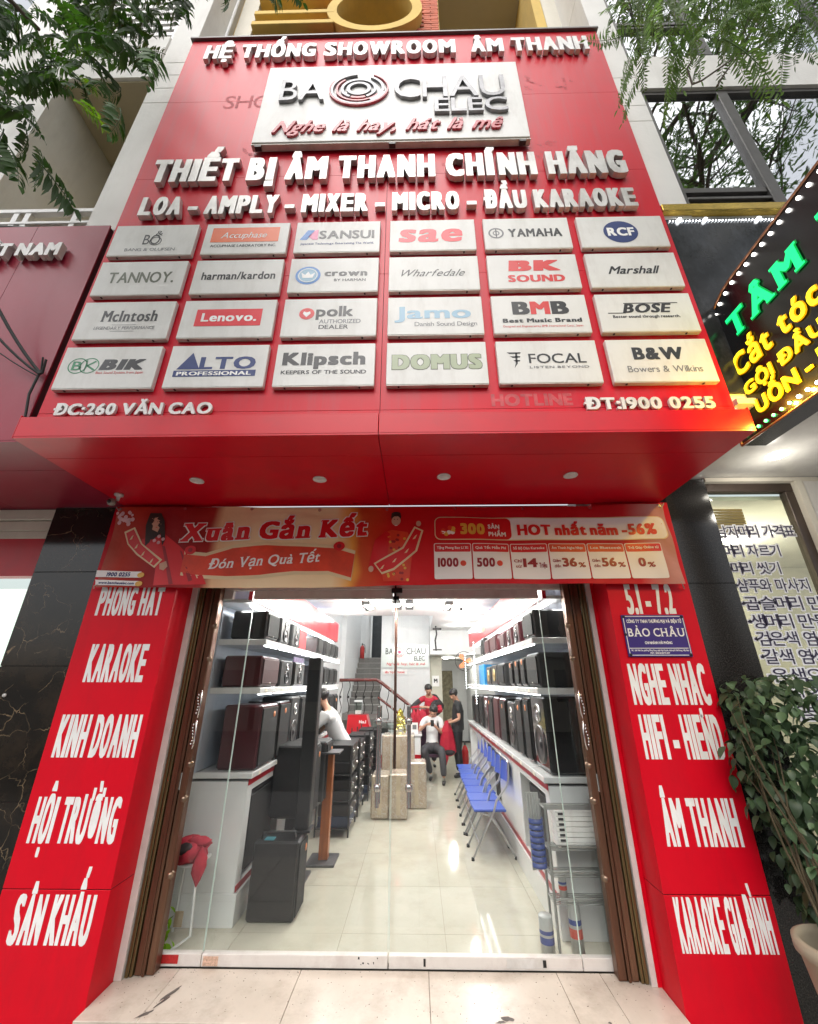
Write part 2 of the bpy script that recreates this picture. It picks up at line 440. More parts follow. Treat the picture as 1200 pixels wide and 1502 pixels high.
CREAM = mat('cream_wall', (.74, .70, .60), rough=.85, var=.06, vs=1.5, bump=.15, bs=30, dirt=(.45, .4, .32), dirt_amt=.35, dirt_scale=(2, 2, .6))
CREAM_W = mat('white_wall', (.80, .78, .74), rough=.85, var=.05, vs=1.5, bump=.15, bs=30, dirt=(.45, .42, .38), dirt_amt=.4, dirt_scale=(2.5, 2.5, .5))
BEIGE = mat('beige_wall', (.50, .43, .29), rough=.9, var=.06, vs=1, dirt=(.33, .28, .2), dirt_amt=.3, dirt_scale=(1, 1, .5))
YELLOW = mat('yellow_plaster', (.72, .50, .14), rough=.85, var=.07, vs=2, dirt=(.4, .3, .15), dirt_amt=.4, dirt_scale=(2, 2, .5))
BRICK = mat('orange_brick', (.55, .13, .06), rough=.8, var=.2, vs=9)
MORTAR = mat('mortar', (.55, .36, .28), rough=.9)
def marble_mat():
    m = mat('black_marble', (.010, .008, .006), rough=.1, var=.3, vs=3, spec=.4, dirt=(.045, .03, .018), dirt_amt=.9, dirt_scale=(1.6, 1.6, 1.6))
    N = m.node_tree.nodes; L = m.node_tree.links; b = N['Principled BSDF']
    tc = N.new('ShaderNodeTexCoord'); nz = N.new('ShaderNodeTexNoise'); nz.inputs['Scale'].default_value = 1.7; nz.inputs['Detail'].default_value = 5; nz.inputs['Distortion'].default_value = 1.2
    L.new(tc.outputs['Object'], nz.inputs[0])
    v = N.new('ShaderNodeTexVoronoi'); v.feature = 'DISTANCE_TO_EDGE'; v.inputs['Scale'].default_value = 5.5
    ma = N.new('ShaderNodeMixRGB'); ma.inputs[0].default_value = .32; L.new(tc.outputs['Object'], ma.inputs[1]); L.new(nz.outputs['Color'], ma.inputs[2]); L.new(ma.outputs[0], v.inputs['Vector'])
    cr = N.new('ShaderNodeValToRGB'); cr.color_ramp.elements[0].color = (1, 1, 1, 1); cr.color_ramp.elements[1].color = (0, 0, 0, 1); cr.color_ramp.elements[1].position = .012
    L.new(v.outputs['Distance'], cr.inputs[0])
    n3 = N.new('ShaderNodeTexNoise'); n3.inputs['Scale'].default_value = 6; L.new(tc.outputs['Object'], n3.inputs[0])
    c3 = N.new('ShaderNodeValToRGB'); c3.color_ramp.elements[0].position = .44; c3.color_ramp.elements[1].position = .62; L.new(n3.outputs['Fac'], c3.inputs[0])
    mu = N.new('ShaderNodeMath'); mu.operation = 'MULTIPLY'; L.new(cr.outputs[0], mu.inputs[0]); L.new(c3.outputs[0], mu.inputs[1])
    old = b.inputs['Base Color'].links[0].from_socket
    mx = N.new('ShaderNodeMixRGB'); mx.inputs[2].default_value = (.24, .17, .10, 1); L.new(mu.outputs[0], mx.inputs[0]); L.new(old, mx.inputs[1]); L.new(mx.outputs[0], b.inputs['Base Color'])
    return m
MARBLE = marble_mat()
GRANITE = mat('black_granite', (.012, .011, .011), rough=.12, var=.25, vs=60, spec=.45, dirt=(.12, .11, .10), dirt_amt=.5, dirt_scale=(110, 110, 110))
PORCH = mat('porch_stone', (.60, .52, .44), rough=.22, var=.09, vs=3, stretch=(1, .35, 1), rvar=.08, dirt=(.36, .29, .23), dirt_amt=.75, dirt_scale=(2.6, 2.6, 1))
GROUT = mat('grout', (.25, .22, .18), rough=.9)
FTILE = mat('floor_tile', (.54, .52, .43), rough=.07, var=.05, vs=2.5, rvar=.04, dirt=(.38, .35, .27), dirt_amt=.55, dirt_scale=(2.2, 2.2, 1))
CONC = mat('concrete', (.22, .21, .20), rough=.9, var=.12, vs=3, bump=.2)
PAVE = mat('pavement_tile', (.30, .28, .25), rough=.85, var=.15, vs=5, bump=.1)
ASPH = mat('asphalt', (.06, .06, .06), rough=.9, var=.2, vs=30, bump=.3)
BRF = mat('bronze_fitting', (.24, .17, .12), rough=.3, metal=.8, var=.2)
STEEL = mat('steel', (.6, .6, .58), rough=.22, metal=1, var=.08, vs=12)
BRONZE = mat('bronze_anodised', (.15, .070, .042), rough=.32, metal=.55, var=.25, vs=2.5, stretch=(10, 10, .6), bump=.05, dirt=(.28, .2, .12), dirt_amt=.5, dirt_scale=(20, 20, 1))
BRONZE2 = mat('olive_bronze', (.19, .14, .065), rough=.3, metal=.7, var=.2, vs=2, stretch=(10, 10, .5))
ALU_R = mat('door_rail', (.70, .66, .62), rough=.4, var=.05, vs=6, dirt=(.3, .2, .18), dirt_amt=.35, dirt_scale=(5, 5, 5))
WFRAME = mat('window_frame', (.10, .095, .09), rough=.45, metal=.4, var=.12, vs=10)
BLACK = mat('black_plastic', (.012, .012, .012), rough=.45, var=.15)
RUBBER = mat('rubber', (.02, .02, .02), rough=.7, var=0)
GLASS = glass('door_glass', (.97, .985, .975), ior=1.75)
WGLASS = glass('mirror_window_glass', (.35, .38, .38), refl=.62, rough=.015)
TGLASS = glass('tinted_glass', (.06, .07, .08), refl=.16, rough=.05)
SGLASS = glass('shop_window_glass', (.88, .92, .88), ior=1.5)
LEDW = mat('led_white', (1, 1, 1), var=0, emit=(.95, .97, 1), es=9)
LEDWARM = mat('lamp_warm', (1, 1, 1), var=0, emit=(1, .95, .82), es=12)

# ------------------------------------------------------------------ ground
obj('road', MB().box(-300, 300, -300, -3.2, -.90, -.54), ASPH, kind='structure')
pv = obj('sidewalk', MB().box(-40, 40, -6.5, 14, -.8, -.42), CONC, kind='structure')
me = MB().use(PAVE)
pt = None
for i in range(14):
    for j in range(4):
        x0 = -4.2 + i*.6; y0 = -2.95 + j*.6
        if pt is None: pt = obj('paving_slab', MB().use(PAVE).box(-.295, .295, -.295, .295, -.02, .012, bev=.004), PAVE, pv, loc=(0, 0, 0))
        q = pt if (i, j) == (0, 0) else copy_obj(pt, pv)
        q.location = Vector((x0+.3, y0+.3, -.412 + rnd.uniform(-.003, .003)))

porch = obj('porch', MB().use(GROUT).box(-2.0115, 1.5635, -.50, -.035, -.42, -.082), GROUT, kind='structure')
xs = [-2.012, -1.64, -.805, .065, .925, 1.215, 1.564]
for a, b in zip(xs[:-1], xs[1:]):
    bx('porch_tile', porch, PORCH, a+.0015, b-.0015, -.515, -.036, -.10, -.07 + rnd.uniform(-.0006, .0006), bev=.002)
bx('porch_riser', porch, PORCH, -2.0, 1.56, -.507, -.502, -.41, -.104)
RED_dummy = None
STAIN = mat('dark_stain', (.10, .08, .07), rough=.6, var=.4, vs=20)
sm_ = MB().use(STAIN)
def blot(cx, cy, L_, w_, ang, n=14):
    P = []
    for i in range(n):
        t = 2*math.pi*i/n; k = 1 + rnd.uniform(-.3, .3); x = L_*math.cos(t)*k; y = w_*math.sin(t)*k
        P.append((cx + x*math.cos(ang) - y*math.sin(ang), cy + x*math.sin(ang) + y*math.cos(ang), -.0685))
    sm_.add(P, [tuple(range(n))])
for (px, py, L_, w_, an) in [(250, 1458, .075, .012, 1.15), (212, 1488, .05, .014, .7), (238, 1470, .05, .01, 1.1), (745, 1495, .035, .02, 0), (925, 1435, .015, .008, 0), (895, 1501, .012, .008, 0), (735, 1500, .03, .01, .2)]:
    p = atZ(px, py, -.07); blot(p.x, p.y, L_, w_, an)
obj('stain', sm_, STAIN, porch, kind='stuff')
gr_ = MB().use(STAIN)
for k in range(420):
    x = rnd.uniform(-1.98, 1.54); y = -.04 - .45*rnd.random()**1.8; s_ = rnd.uniform(.0008, .003); gr_.box(x, x+s_*rnd.uniform(1, 2), y, y+s_, -.0697, -.0697+s_*.6)
obj('grit', gr_, STAIN, porch, kind='stuff')

# ------------------------------------------------------------------ glass front
fr = thing('shopfront_frame', (-.2, 0, -.07), 'fixed shopfront frame with header rail and two narrow glass side panes beside the folding gates', 'shopfront')
bx('header_rail', fr, ALU_R, -1.99, 1.51, -.03, .03, 2.535, 2.62, bev=.003)
bx('header_rail', fr, ALU_R, -1.99, -1.704, -.022, .022, 2.455, 2.532, bev=.002)
bx('header_rail', fr, ALU_R, 1.364, 1.51, -.022, .022, 2.455, 2.532, bev=.002)
bx('glass_pane', fr, GLASS, -1.93, -1.512, -.005, .005, .002, 2.453)
bx('glass_pane', fr, GLASS, 1.118, 1.49, -.005, .005, .002, 2.453)
bx('bottom_rail', fr, ALU_R, -1.93, -1.512, -.024, .024, -.069, 0, bev=.003)
bx('bottom_rail', fr, ALU_R, 1.118, 1.49, -.024, .024, -.069, 0, bev=.003)
EDG = mat('glass_edge', (.55, .68, .62), rough=.2, var=0)
for x in (-1.515, 1.1155, -1.929, 1.486): bx('glass_edge', fr, EDG, x, x+.003, -.0045, .0045, .004, 2.45)
STK = mat('sticker_red', (.45, .02, .02), rough=.5, var=.3, vs=60); STKP = mat('sticker_print', (.6, .4, .3), rough=.5, var=.4, vs=80)
bx('warning_sticker', fr, STK, -1.83, -1.67, -.0265, -.025, -.052, -.006)
def glass_door(x0, x1, hx, lab):
    d = thing('glass_door', ((x0+x1)/2, 0, -.07), lab, 'door', 'frameless glass doors at the entrance')
    bx('glass_pane', d, GLASS, x0, x1, -.006, .006, .002, 2.453)
    bx('top_rail', d, ALU_R, x0, x1, -.022, .022, 2.455, 2.532, bev=.002)
    bx('bottom_rail', d, ALU_R, x0, x1, -.024, .024, -.069, 0, bev=.003)
    for x in (x0-.0015, x1-.0015): bx('glass_edge', d, EDG, x, x+.003, -.0045, .0045, .004, 2.45)
    for s in (-1,):
        mb = MB().use(STEEL); y = -.06
        mb.tube([(hx, y, .86), (hx, y, 1.56)], .0155, 12)
        for z in (.99, 1.45):
            mb.lathe((hx, 0, z), [(.008, -.06), (.008, -.006), (.02, -.006), (.02, -.0062)], 12, axis='y'); mb.lathe((hx, -.06, z), [(.017, -.026), (.026, -.02), (.028, 0), (.026, .02), (.017, .026)], 12)
        obj('door_handle', mb, STEEL, d)
    mb = MB().use(STEEL); hx2 = hx; mb.tube([(hx2, .06, .86), (hx2, .06, 1.56)], .0155, 10)
    for z in (.99, 1.45): mb.lathe((hx2, 0, z), [(.008, .06), (.008, .006)], 10, axis='y')
    obj('door_handle', mb, STEEL, d)
    return d
d1 = glass_door(-1.508, -.217, -.315, 'left frameless glass door with tall steel bar handle and white bottom rail')
d2 = glass_door(-.209, 1.114, -.07, 'right frameless glass door with tall steel bar handle and scuffed bottom rail')
bx('sticker', d1, STKP, -1.495, -1.39, -.0265, -.025, -.062, -.012)
sc_ = MB().use(BLACK)
for k in range(9):
    x = -.36 + rnd.uniform(-.07, .07); z = -.03 + rnd.uniform(-.02, .02); w = rnd.uniform(.005, .016)
    sc_.add([(x, -.0253, z), (x+w, -.0253, z+rnd.uniform(-.01, .004)), (x+w*rnd.uniform(.6, 1.3), -.0253, z+w*.6), (x+w*.2, -.0253, z+w*.7)], [(0, 1, 2, 3)])
obj('scuff', sc_, BLACK, d1, kind='stuff')
bx('latch_plate', d2, ALUW, .60, .86, -.0265, -.025, -.056, -.008); bx('latch_plate', d2, BLACK, .845, .868, -.028, -.0268, -.05, -.012)
bx('keyhole', d2, BLACK, .03, .045, -.0265, -.025, -.052, -.012)
bx('door_closer', d2, BLACK, -.23, -.13, -.055, -.032, 2.50, 2.545, bev=.004)
mb = MB().use(BLACK).box(-.215, -.16, -.05, -.03, 2.44, 2.47).box(-.20, -.185, -.05, -.035, 2.40, 2.6); obj('door_closer', mb, BLACK, d2)

bx('lintel_panel', fr, REDP, -2.012, 1.564, -.19, -.035, 2.622, 3.221)
# ------------------------------------------------------------------ folding gates at both jambs
def gate(x0, x1, side, lab):
    g = thing('folding_gate', ((x0+x1)/2, -.1, -.07), lab, 'gate', 'folded metal gates at the entrance')
    w = abs(x1-x0)
    for i, (u0, u1, yy, m_) in enumerate(((0, .13, -.15, BRONZE2), (.15, .25, -.145, BRONZE2), (.27, .55, -.125, BRONZE), (.565, .66, -.14, BRONZE), (.675, .96, -.12, BRONZE))):
        a = x0 + (x1-x0)*u0; b = x0 + (x1-x0)*u1; lo, hi = min(a, b), max(a, b)
        obj('gate_channel', MB().use(m_).box(lo, hi, yy, -.04, -.068, 2.60, bev=.004).box(lo+.006, hi-.006, yy-.004, yy-.0002, -.06, 2.58), None, g)
    xe = x1 + (-.03 if side > 0 else .03) * -1 * (1)
    xe = x1 - side*.02
    mb = MB().use(STEEL); mb.tube([(xe, -.1, -.06), (xe, -.1, 2.58)], .0065, 8); obj('lock_rod', mb, STEEL, g)
    BR = BRF
    for z in (2.2, 1.93, 1.15, .92, .46):
        mb = MB().use(BR); mb.lathe((xe, -.115, z), [(.028, .02), (.028, 0), (.018, -.008), (.008, -.016), (.001, -.016)], 14, axis='y'); mb.box(xe-.014, xe+.014, -.112, -.09, z-.055, z+.055, bev=.004); obj('rod_bracket', mb, BR, g)
    xh = xe
    for zc in (1.58, 1.36):
        mb = MB().use(STEEL)
        for k in range(7): z = zc - .07 + k*.023; mb.ball((xh - side*.012 + .006*math.sin(k*.9), -.125, z), .0105, 8, 5)
        mb.tube([(xh, -.12, zc-.1), (xh + side*.02, -.15, zc-.05), (xh + side*.02, -.15, zc+.05), (xh, -.12, zc+.1)], .007, 8)
        obj('pull_handle', mb, STEEL, g)
    bx('keeper', g, STEEL, xe - side*.045 - .01, xe - side*.045 + .01, -.13, -.1, .98, 1.1, bev=.004)
    return g
gate(-1.958, -1.77, 1, 'folded bronze metal gate with chrome pull handles at the left jamb')
gate(1.495, 1.305, -1, 'folded bronze metal gate with chrome pull handles at the right jamb')
bx('jamb_trim', fr, ALU_R, -2.0125, -1.962, -.172, -.03, -.069, 2.62)
bx('jamb_trim', fr, ALU_R, 1.50, 1.537, -.168, -.03, -.069, 2.62)

# ------------------------------------------------------------------ red pillars with painted words
def pillar(x0, x1, inner, lab, words_):
    p = thing('red_pillar', ((x0+x1)/2, -.2, -.42), lab, 'pillar', 'red clad pillars at the entrance')
    for a, b in ((-.415, .4875), (.4925, 3.225)):
        xi0, xi1 = (x0, x1)
        bx('cladding_panel', p, REDP, xi0, xi1, -.42, -.026 if False else -.17, a, b, bev=.002)
    j0, j1 = (x0+.004, x1-.004)
    bx('joint', p, JOINT, j0, j1, -.413, -.175, .4870, .4930)
    for (s, a, b, z, h) in words_:
        mb = MB().use(WHITEP)
        for q in letters(s, (a, -.4215, z), XR, ZU, b-a, h, b=(.05, .018), m=WHITEP, track=-.01, space=.8, cond=.9): mb.merge(q)
        obj('lettering', mb, WHITEP, p)
    return p
pl = pillar(-2.735, -2.013, 1, 'red clad left pillar painted with white words from top to foot', [('PHÒNG HÁT', -2.645, -2.105, 2.25, .235), ('KARAOKE', -2.59, -2.125, 1.745, .28), ('KINH DOANH', -2.665, -2.055, 1.24, .28), ('HỘI TRƯỜNG', -2.665, -2.065, .735, .265), ('SÂN KHẤU', -2.61, -2.09, .215, .25)])
prr = pillar(1.565, 2.238, -1, 'red clad right pillar painted with white words and carrying a blue plaque', [('5.1 - 7.2', 1.70, 2.085, 2.25, .24), ('NGHE NHẠC', 1.61, 2.185, 1.59, .285), ('HIFI - HIEND', 1.62, 2.19, 1.24, .285), ('ÂM THANH', 1.65, 2.155, .74, .27), ('KARAOKE GIA ĐÌNH', 1.615, 2.20, .21, .27)])
REVEAL = REDP
bx('reveal_panel', pl, REDP, -2.06, -2.014, -.1695, -.03, -.415, 2.62)
bx('reveal_panel', prr, REDP, 1.5385, 1.60, -.1695, -.03, -.415, 2.62)
ppr = obj('paint_peel', MB().use(WHITEP), WHITEP, pl) if False else None
# plaque
PLAQ = mat('plaque_blue', (.045, .022, .20), rough=.3, var=.08)
pq = thing('company_plaque', (1.88, -.425, 1.92), 'dark blue metal company plaque with white lettering on the right red pillar', 'plaque')
bx('plate', pq, PLAQ, 1.632, 2.122, -.436, -.4225, 1.925, 2.24, bev=.003)
y = -.4375
mb = MB().use(WHITEP)
for (a, b, c, d) in ((1.66, 2.09, 2.226, 2.231), (1.66, 2.09, 1.934, 1.939), (1.641, 1.646, 1.95, 2.215), (2.108, 2.113, 1.95, 2.215), (1.65, 2.10, 1.985, 1.990)): mb.box(a, b, y-.0015, y+.001, c, d)
obj('border_line', mb, WHITEP, pq)
lettering('lettering', pq, WHITEP, 'CÔNG TY TNHH THƯƠNG MẠI VÀ ĐIỆN TỬ', (1.665, y, 2.178), XR, ZU, .43, .026, b=(.04, .03))
lettering('lettering', pq, WHITEP, 'BẢO CHÂU', (1.66, y, 2.075), XR, ZU, .44, .062, b=(.02, .01), serif=.06)
lettering('lettering', pq, WHITEP, 'CHI NHÁNH HẢI PHÒNG', (1.775, y, 2.018), XR, ZU, .21, .02, b=(.04, .03))
lettering('lettering', pq, WHITEP, 'ĐC : 260 Văn Cao, phường Đằng Giang, quận Ngô Quyền, thành phố Hải Phòng, Việt Nam', (1.66, y, 1.966), XR, ZU, .44, .012, b=(.03, .02))
lettering('lettering', pq, WHITEP, 'MST: 0106303879-007', (1.80, y, 1.946), XR, ZU, .15, .012, b=(.03, .02))
for (x, z) in ((1.65, 2.225), (2.105, 2.225), (1.65, 1.94), (2.105, 1.94), (1.64, 2.09)):
    obj('screw', MB().use(RUBBER).lathe((x, -.439, z), [(.001, -.003), (.009, -.002), (.011, .002)], 10, axis='y'), RUBBER, pq)

# ------------------------------------------------------------------ marble columns
mL = thing('marble_column', (-3.02, -.2, -.22), 'black marble column with gold veins left of the red pillar', 'column')
for a, b in ((-.415, .96), (.964, 1.86), (1.864, 2.62), (2.624, 3.222)):
    bx('marble_slab', mL, MARBLE, -3.305, -2.738, -.40, -.1, a, b, bev=.002)
bx('column_core', mL, MARBLE, -3.30, -2.743, -.392, -.108, -.41, 3.218)
mR = thing('granite_column', (2.43, -.2, -.22), 'speckled black granite column between right pillar and hair salon window', 'column')
for a, b in ((-.415, .75), (.754, 1.62), (1.624, 2.50), (2.504, 3.462)):
    bx('granite_slab', mR, GRANITE, 2.2415, 2.64, -.40, -.1, a, b, bev=.002)
bx('column_core', mR, GRANITE, 2.246, 2.635, -.392, -.108, -.41, 3.458)
obj('switch_button', MB().use(ALUW).lathe((atY(7, 1020, -.4).x, -.405, atY(7, 1020, -.4).z), [(.001, -.006), (.012, -.005), (.014, .004)], 12, axis='y'), ALUW, mL)

# ------------------------------------------------------------------ big red sign box
sg = thing('shop_sign', (-.22, -1.2, 3.23), 'big red shop sign with silver raised letters and a grid of brand plates', 'sign')
SX0, SX1, SZ1 = -2.60, 2.135, 8.76
obj('sign_core', MB().use(JOINT).box(SX0+.02, SX1-.02, -1.492, -1.25, 3.41, SZ1-.02), JOINT, sg)
zs = [3.405, 3.455, 4.775, 6.09, 7.42, SZ1]
for i in range(len(zs)-1):
    for a, b in ((SX0, -.242), (-.238, SX1)):
        if i == 0: continue
        bx('facade_panel', sg, RED, a, b, -1.5, -1.493, zs[i]+.002, zs[i+1]-.002)
bx('facade_panel', sg, RED, SX0, -.242, -1.5, -1.493, 3.403, 3.453); bx('facade_panel', sg, RED, -.238, SX1, -1.5, -1.493, 3.403, 3.453)
bx('side_panel', sg, RED, SX0, SX0+.018, -1.492, -1.2, 3.41, SZ1); bx('side_panel', sg, RED, SX1-.018, SX1, -1.492, -1.2, 3.41, SZ1)
bx('top_trim', sg, WFRAME, SX0-.02, SX1+.02, -1.53, -1.2, SZ1+.001, SZ1+.03)
# projecting lower band and soffit
for a, b in ((-2.64, -.242), (-.238, 2.16)):
    bx('band_panel', sg, REDC, a, b, -1.56, -1.49 if False else -1.5015, 3.234, 3.387, bev=.002)
    bx('soffit_panel', sg, REDC, a, b, -1.558, -1.292, 3.222, 3.2335)
    bx('soffit_panel', sg, REDC, a, b, -1.288, -.402, 3.222, 3.2335)
bx('soffit_core', sg, JOINT, -2.63, 2.15, -1.50, -.402, 3.236, 3.40)
bx('band_end', sg, REDC, -2.645, -2.6405, -1.56, -.402, 3.222, 3.40); bx('band_end', sg, REDC, 2.1605, 2.165, -1.56, -.402, 3.222, 3.40)
for px, py in ((289, 705), (469, 703), (651, 699), (837, 697)):
    p = atZ(px, py, 3.22)
    d = obj('downlight', MB().use(ALUW).lathe((p.x, p.y, 3.2215), [(.052, 0), (.054, -.006), (.044, -.008), (.040, -.003), (.001, -.003)], 24), ALUW, sg)
# raised letter rows
def raised(s, xa, xb, z, h, dep, m, bb=(.06, .03), gap=.02, **k):
    for q in letters(s, (xa, -1.5 - gap, z), XR, ZU, xb-xa, h, b=bb, depth=dep, m=m, **k): obj('letter', q, m, sg)
raised('HỆ THỐNG SHOWROOM  ÂM THANH', -2.35, 1.955, 8.19, .30, .045, ALUW, bb=(.045, .025), space=.8, cond=.8, gap=.01)
raised('THIẾT BỊ ÂM THANH CHÍNH HÃNG', -2.41, 1.92, 5.94, .34, .048, ALU, shear=.0, space=.8, bb=(.06, .03), cond=.9, gap=.01)
raised('LOA - AMPLY - MIXER - MICRO - ĐẦU KARAOKE', -2.40, 1.91, 5.48, .245, .045, ALU, space=.7, bb=(.055, .025), cond=.9, gap=.01)
raised('ĐC:260 VĂN CAO', -2.48, -1.385, 3.425, .095, .02, ALUW, gap=.003, space=1, bb=(.035, .03))
raised('ĐT:1900 0255', 1.135, 2.0, 3.425, .095, .02, ALUW, gap=.003, space=1, bb=(.035, .03))
GH = mat('ghost_letter', (.50, .06, .07), rough=.55, var=.35, vs=14)
lettering('ghost_lettering', sg, GH, 'HOTLINE', (.52, -1.5012, 3.475), XR, ZU, .55, .1, b=(.05, .04))
GH2 = mat('glue_trace', (.44, .06, .07), rough=.7, var=.4, vs=20)
lettering('ghost_lettering', sg, GH2, 'SHO', (-1.99, -1.5012, 7.28), XR, ZU, .52, .24, b=(.0, .0))
gm = MB().use(GH2)
for (cx, cz) in ((-1.55, 6.42), (.35, 6.35), (1.3, 6.42), (1.15, 6.38), (1.6, 7.62), (1.25, 7.66)):
    for k in range(10):
        x = cx + rnd.uniform(-.1, .1); z = cz + rnd.uniform(-.16, .16); flat(gm, ring2d(x, z, .012, .02, rnd.uniform(0, 300), 360, 8), -1.5012, GH2)
obj('glue_trace', gm, GH2, sg, kind='stuff')

# logo board
lb = bx('logo_board', sg, PLATE, -1.54, 1.10, -1.58, -1.52, 6.48, 7.88, bev=.004)
bx('board_edge', lb, PLATE_S, -1.545, 1.105, -1.57, -1.515, 6.462, 6.4785); 
for x in (-1.48, -.2, 1.03): bx('bracket', lb, BLACK, x-.03, x+.03, -1.57, -1.53, 6.435, 6.461)
def bl(s, xa, xb, z, h, m, bb, dep=.03, **k):
    for q in letters(s, (xa, -1.5815, z), XR, ZU, xb-xa, h, b=bb, depth=dep, m=m, **k): obj('letter', q, m, lb)
bl('BA', -1.355, -.90, 7.15, .385, CHROME, (0, 0))
bl('CHAU', -.19, .93, 7.15, .39, CHROME, (0, 0))
bl('ELEC', .21, .93, 6.88, .235, CHROME, (.008, .008))
bl('Nghe là hay, hát là mê', -1.36, .90, 6.60, .19, mat('crimson_letter', (.45, .012, .03), rough=.35, var=.2, dirt=(.6, .45, .42), dirt_amt=.5, dirt_scale=(6, 6, 6)), (.02, .01), dep=.02, shear=.4, space=1.3)
CRIM = MATS['crimson_letter']
for (r0, r1, a0, a1, m_) in ((.09, .125, 0, 360, CHROME), (.155, .185, -60, 240, CHROME), (.155, .185, 245, 295, CRIM), (.215, .235, 130, 330, CRIM), (.235, .262, -60, 60, CHROME), (.265, .288, 95, 345, CHROME), (.292, .306, 150, 420, CRIM)):
    mb = MB(); flat(mb, ring2d(0, 0, r0, r1, a0, a1, 40), -1.5815, m_, x0=-.555, z0=7.36, depth=.022); obj('logo_ring', mb, m_, lb)

# brand plates
PX = [-2.542, -1.761, -.991, -.2, .58, 1.361]; PZ = [4.99, 4.538, 4.087, 3.635]; PW, PH = .708, .375
YF = -1.5415
def P_(col, row):
    pl_ = bx('brand_plate', sg, PLATE, PX[col], PX[col]+PW, -1.54, -1.504, PZ[row], PZ[row]+PH, bev=.003)
    x, z = PX[col], PZ[row]
    mb = MB().use(PLATE_S).box(x+.003, x+PW-.003, -1.537, -1.504, z-.006, z-.0005); mb.use(BLACK)
    for q in (.08, .6): mb.box(x+q, x+q+.012, -1.53, -1.515, z-.011, z-.0065)
    obj('plate_edge', mb, None, pl_)
    return pl_, x, z
def tx(p, x, z, m, s, xa, xb, zz, h, **k): return lettering('lettering', p, m, s, (x+xa, YF, z+zz), XR, ZU, xb-xa, h, **k)
def shp(p, x, z, m, shape, name='emblem', dy=0):
    mb = MB(); flat(mb, shape, YF - dy, m, x0=x, z0=z); return obj(name, mb, m, p)
def rect(a, b, c, d): return [(a, c), (b, c), (b, d), (a, d)], [(0, 1, 2, 3)]
p, x, z = P_(0, 0); tx(p, x, z, INK, 'BO', .27, .41, .13, .12); tx(p, x, z, INK, '&', .36, .42, .24, .06); shp(p, x, z, INK, ring2d(.375, .17, .045, .052)); tx(p, x, z, GREY, 'BANG & OLUFSEN', .14, .56, .05, .035)
p, x, z = P_(1, 0); shp(p, x, z, ORANGE, rect(.06, .63, .14, .32)); lettering('lettering', p, WHITEP, 'Accuphase', (x+.14, YF-.0012, z+.19), XR, ZU, .4, .07, shear=.25, serif=.03); tx(p, x, z, INK, 'ACCUPHASE LABORATORY INC.', .07, .62, .08, .03, b=(.03, .01))
p, x, z = P_(2, 0); shp(p, x, z, BLUE, ([(.04, .15), (.1, .15), (.16, .27), (.1, .27)], [(0, 1, 2, 3)])); shp(p, x, z, PINK, ([(.11, .19), (.15, .15), (.19, .15), (.19, .27), (.165, .27)], [(0, 1, 2, 3, 4)])); tx(p, x, z, INK, 'SANSUI', .2, .66, .16, .10, b=(.03, .01)); tx(p, x, z, NAVY, 'Japanese Technology. Entertaining The World.', .05, .66, .09, .024, b=(.03, .02))
p, x, z = P_(3, 0); tx(p, x, z, PRED2, 'sae', .07, .62, .10, .23, b=(.04, .02), shear=.12)
p, x, z = P_(4, 0); shp(p, x, z, GREY, ring2d(.1, .19, .05, .064)); shp(p, x, z, GREY, ring2d(.1, .19, .02, .028)); shp(p, x, z, GREY, rect(.095, .105, .14, .24)); tx(p, x, z, INK, 'YAMAHA', .20, .64, .14, .10, b=(.04, .02))
p, x, z = P_(5, 0); shp(p, x, z, NAVY, disc2d(.34, .18, .14, 32, 1, .95)); lettering('lettering', p, WHITEP, 'RCF', (x+.23, YF-.0012, z+.13), XR, ZU, .22, .10, b=(.05, .03))
p, x, z = P_(0, 1); tx(p, x, z, OLIVE, 'TANNOY.', .10, .63, .13, .12, b=(.02, .01))
p, x, z = P_(1, 1); tx(p, x, z, INK, 'harman/kardon', .07, .66, .15, .085, b=(.03, .02))
p, x, z = P_(2, 1); shp(p, x, z, BLUE, disc2d(.15, .18, .10)); shp(p, x, z, SKYB, disc2d(.15, .18, .082), dy=.001); shp(p, x, z, WHITEP, ring2d(.15, .18, .07, .076), dy=.002); shp(p, x, z, WHITEP, ([(.10, .16), (.20, .16), (.21, .22), (.18, .19), (.15, .23), (.12, .19), (.09, .22)], [(0, 1, 3), (0, 3, 6), (1, 2, 3), (3, 4, 5), (3, 5, 6)]) if False else ([(.11, .15), (.19, .15), (.205, .21), (.172, .185), (.15, .22), (.128, .185), (.095, .21)], [(0, 1, 2, 3), (0, 3, 4, 5), (0, 5, 6)]), dy=.002); tx(p, x, z, INK, 'crown', .28, .62, .17, .07, b=(.05, .02)); tx(p, x, z, INK, 'BY HARMAN', .36, .61, .11, .028, b=(.02, .01))
p, x, z = P_(3, 1); tx(p, x, z, INK, 'Wharfedale', .07, .62, .15, .075, shear=.5, track=.05)
p, x, z = P_(4, 1); tx(p, x, z, PRED, 'BK', .16, .58, .19, .12, b=(.09, .025), shear=.1); tx(p, x, z, PRED, 'SOUND', .15, .59, .07, .075, b=(.06, .02))
p, x, z = P_(5, 1); tx(p, x, z, INK, 'Marshall', .15, .56, .14, .085, shear=.4, b=(.02, .015))
p, x, z = P_(0, 2); tx(p, x, z, INK, 'McIntosh', .17, .60, .17, .11, b=(.035, .01), serif=.03); tx(p, x, z, GREY, 'LEGENDARY PERFORMANCE', .14, .60, .09, .03, serif=.02); shp(p, x, z, GREY, rect(.27, .45, .135, .138), 'rule'); shp(p, x, z, GREY, rect(.27, .45, .07, .073), 'rule')
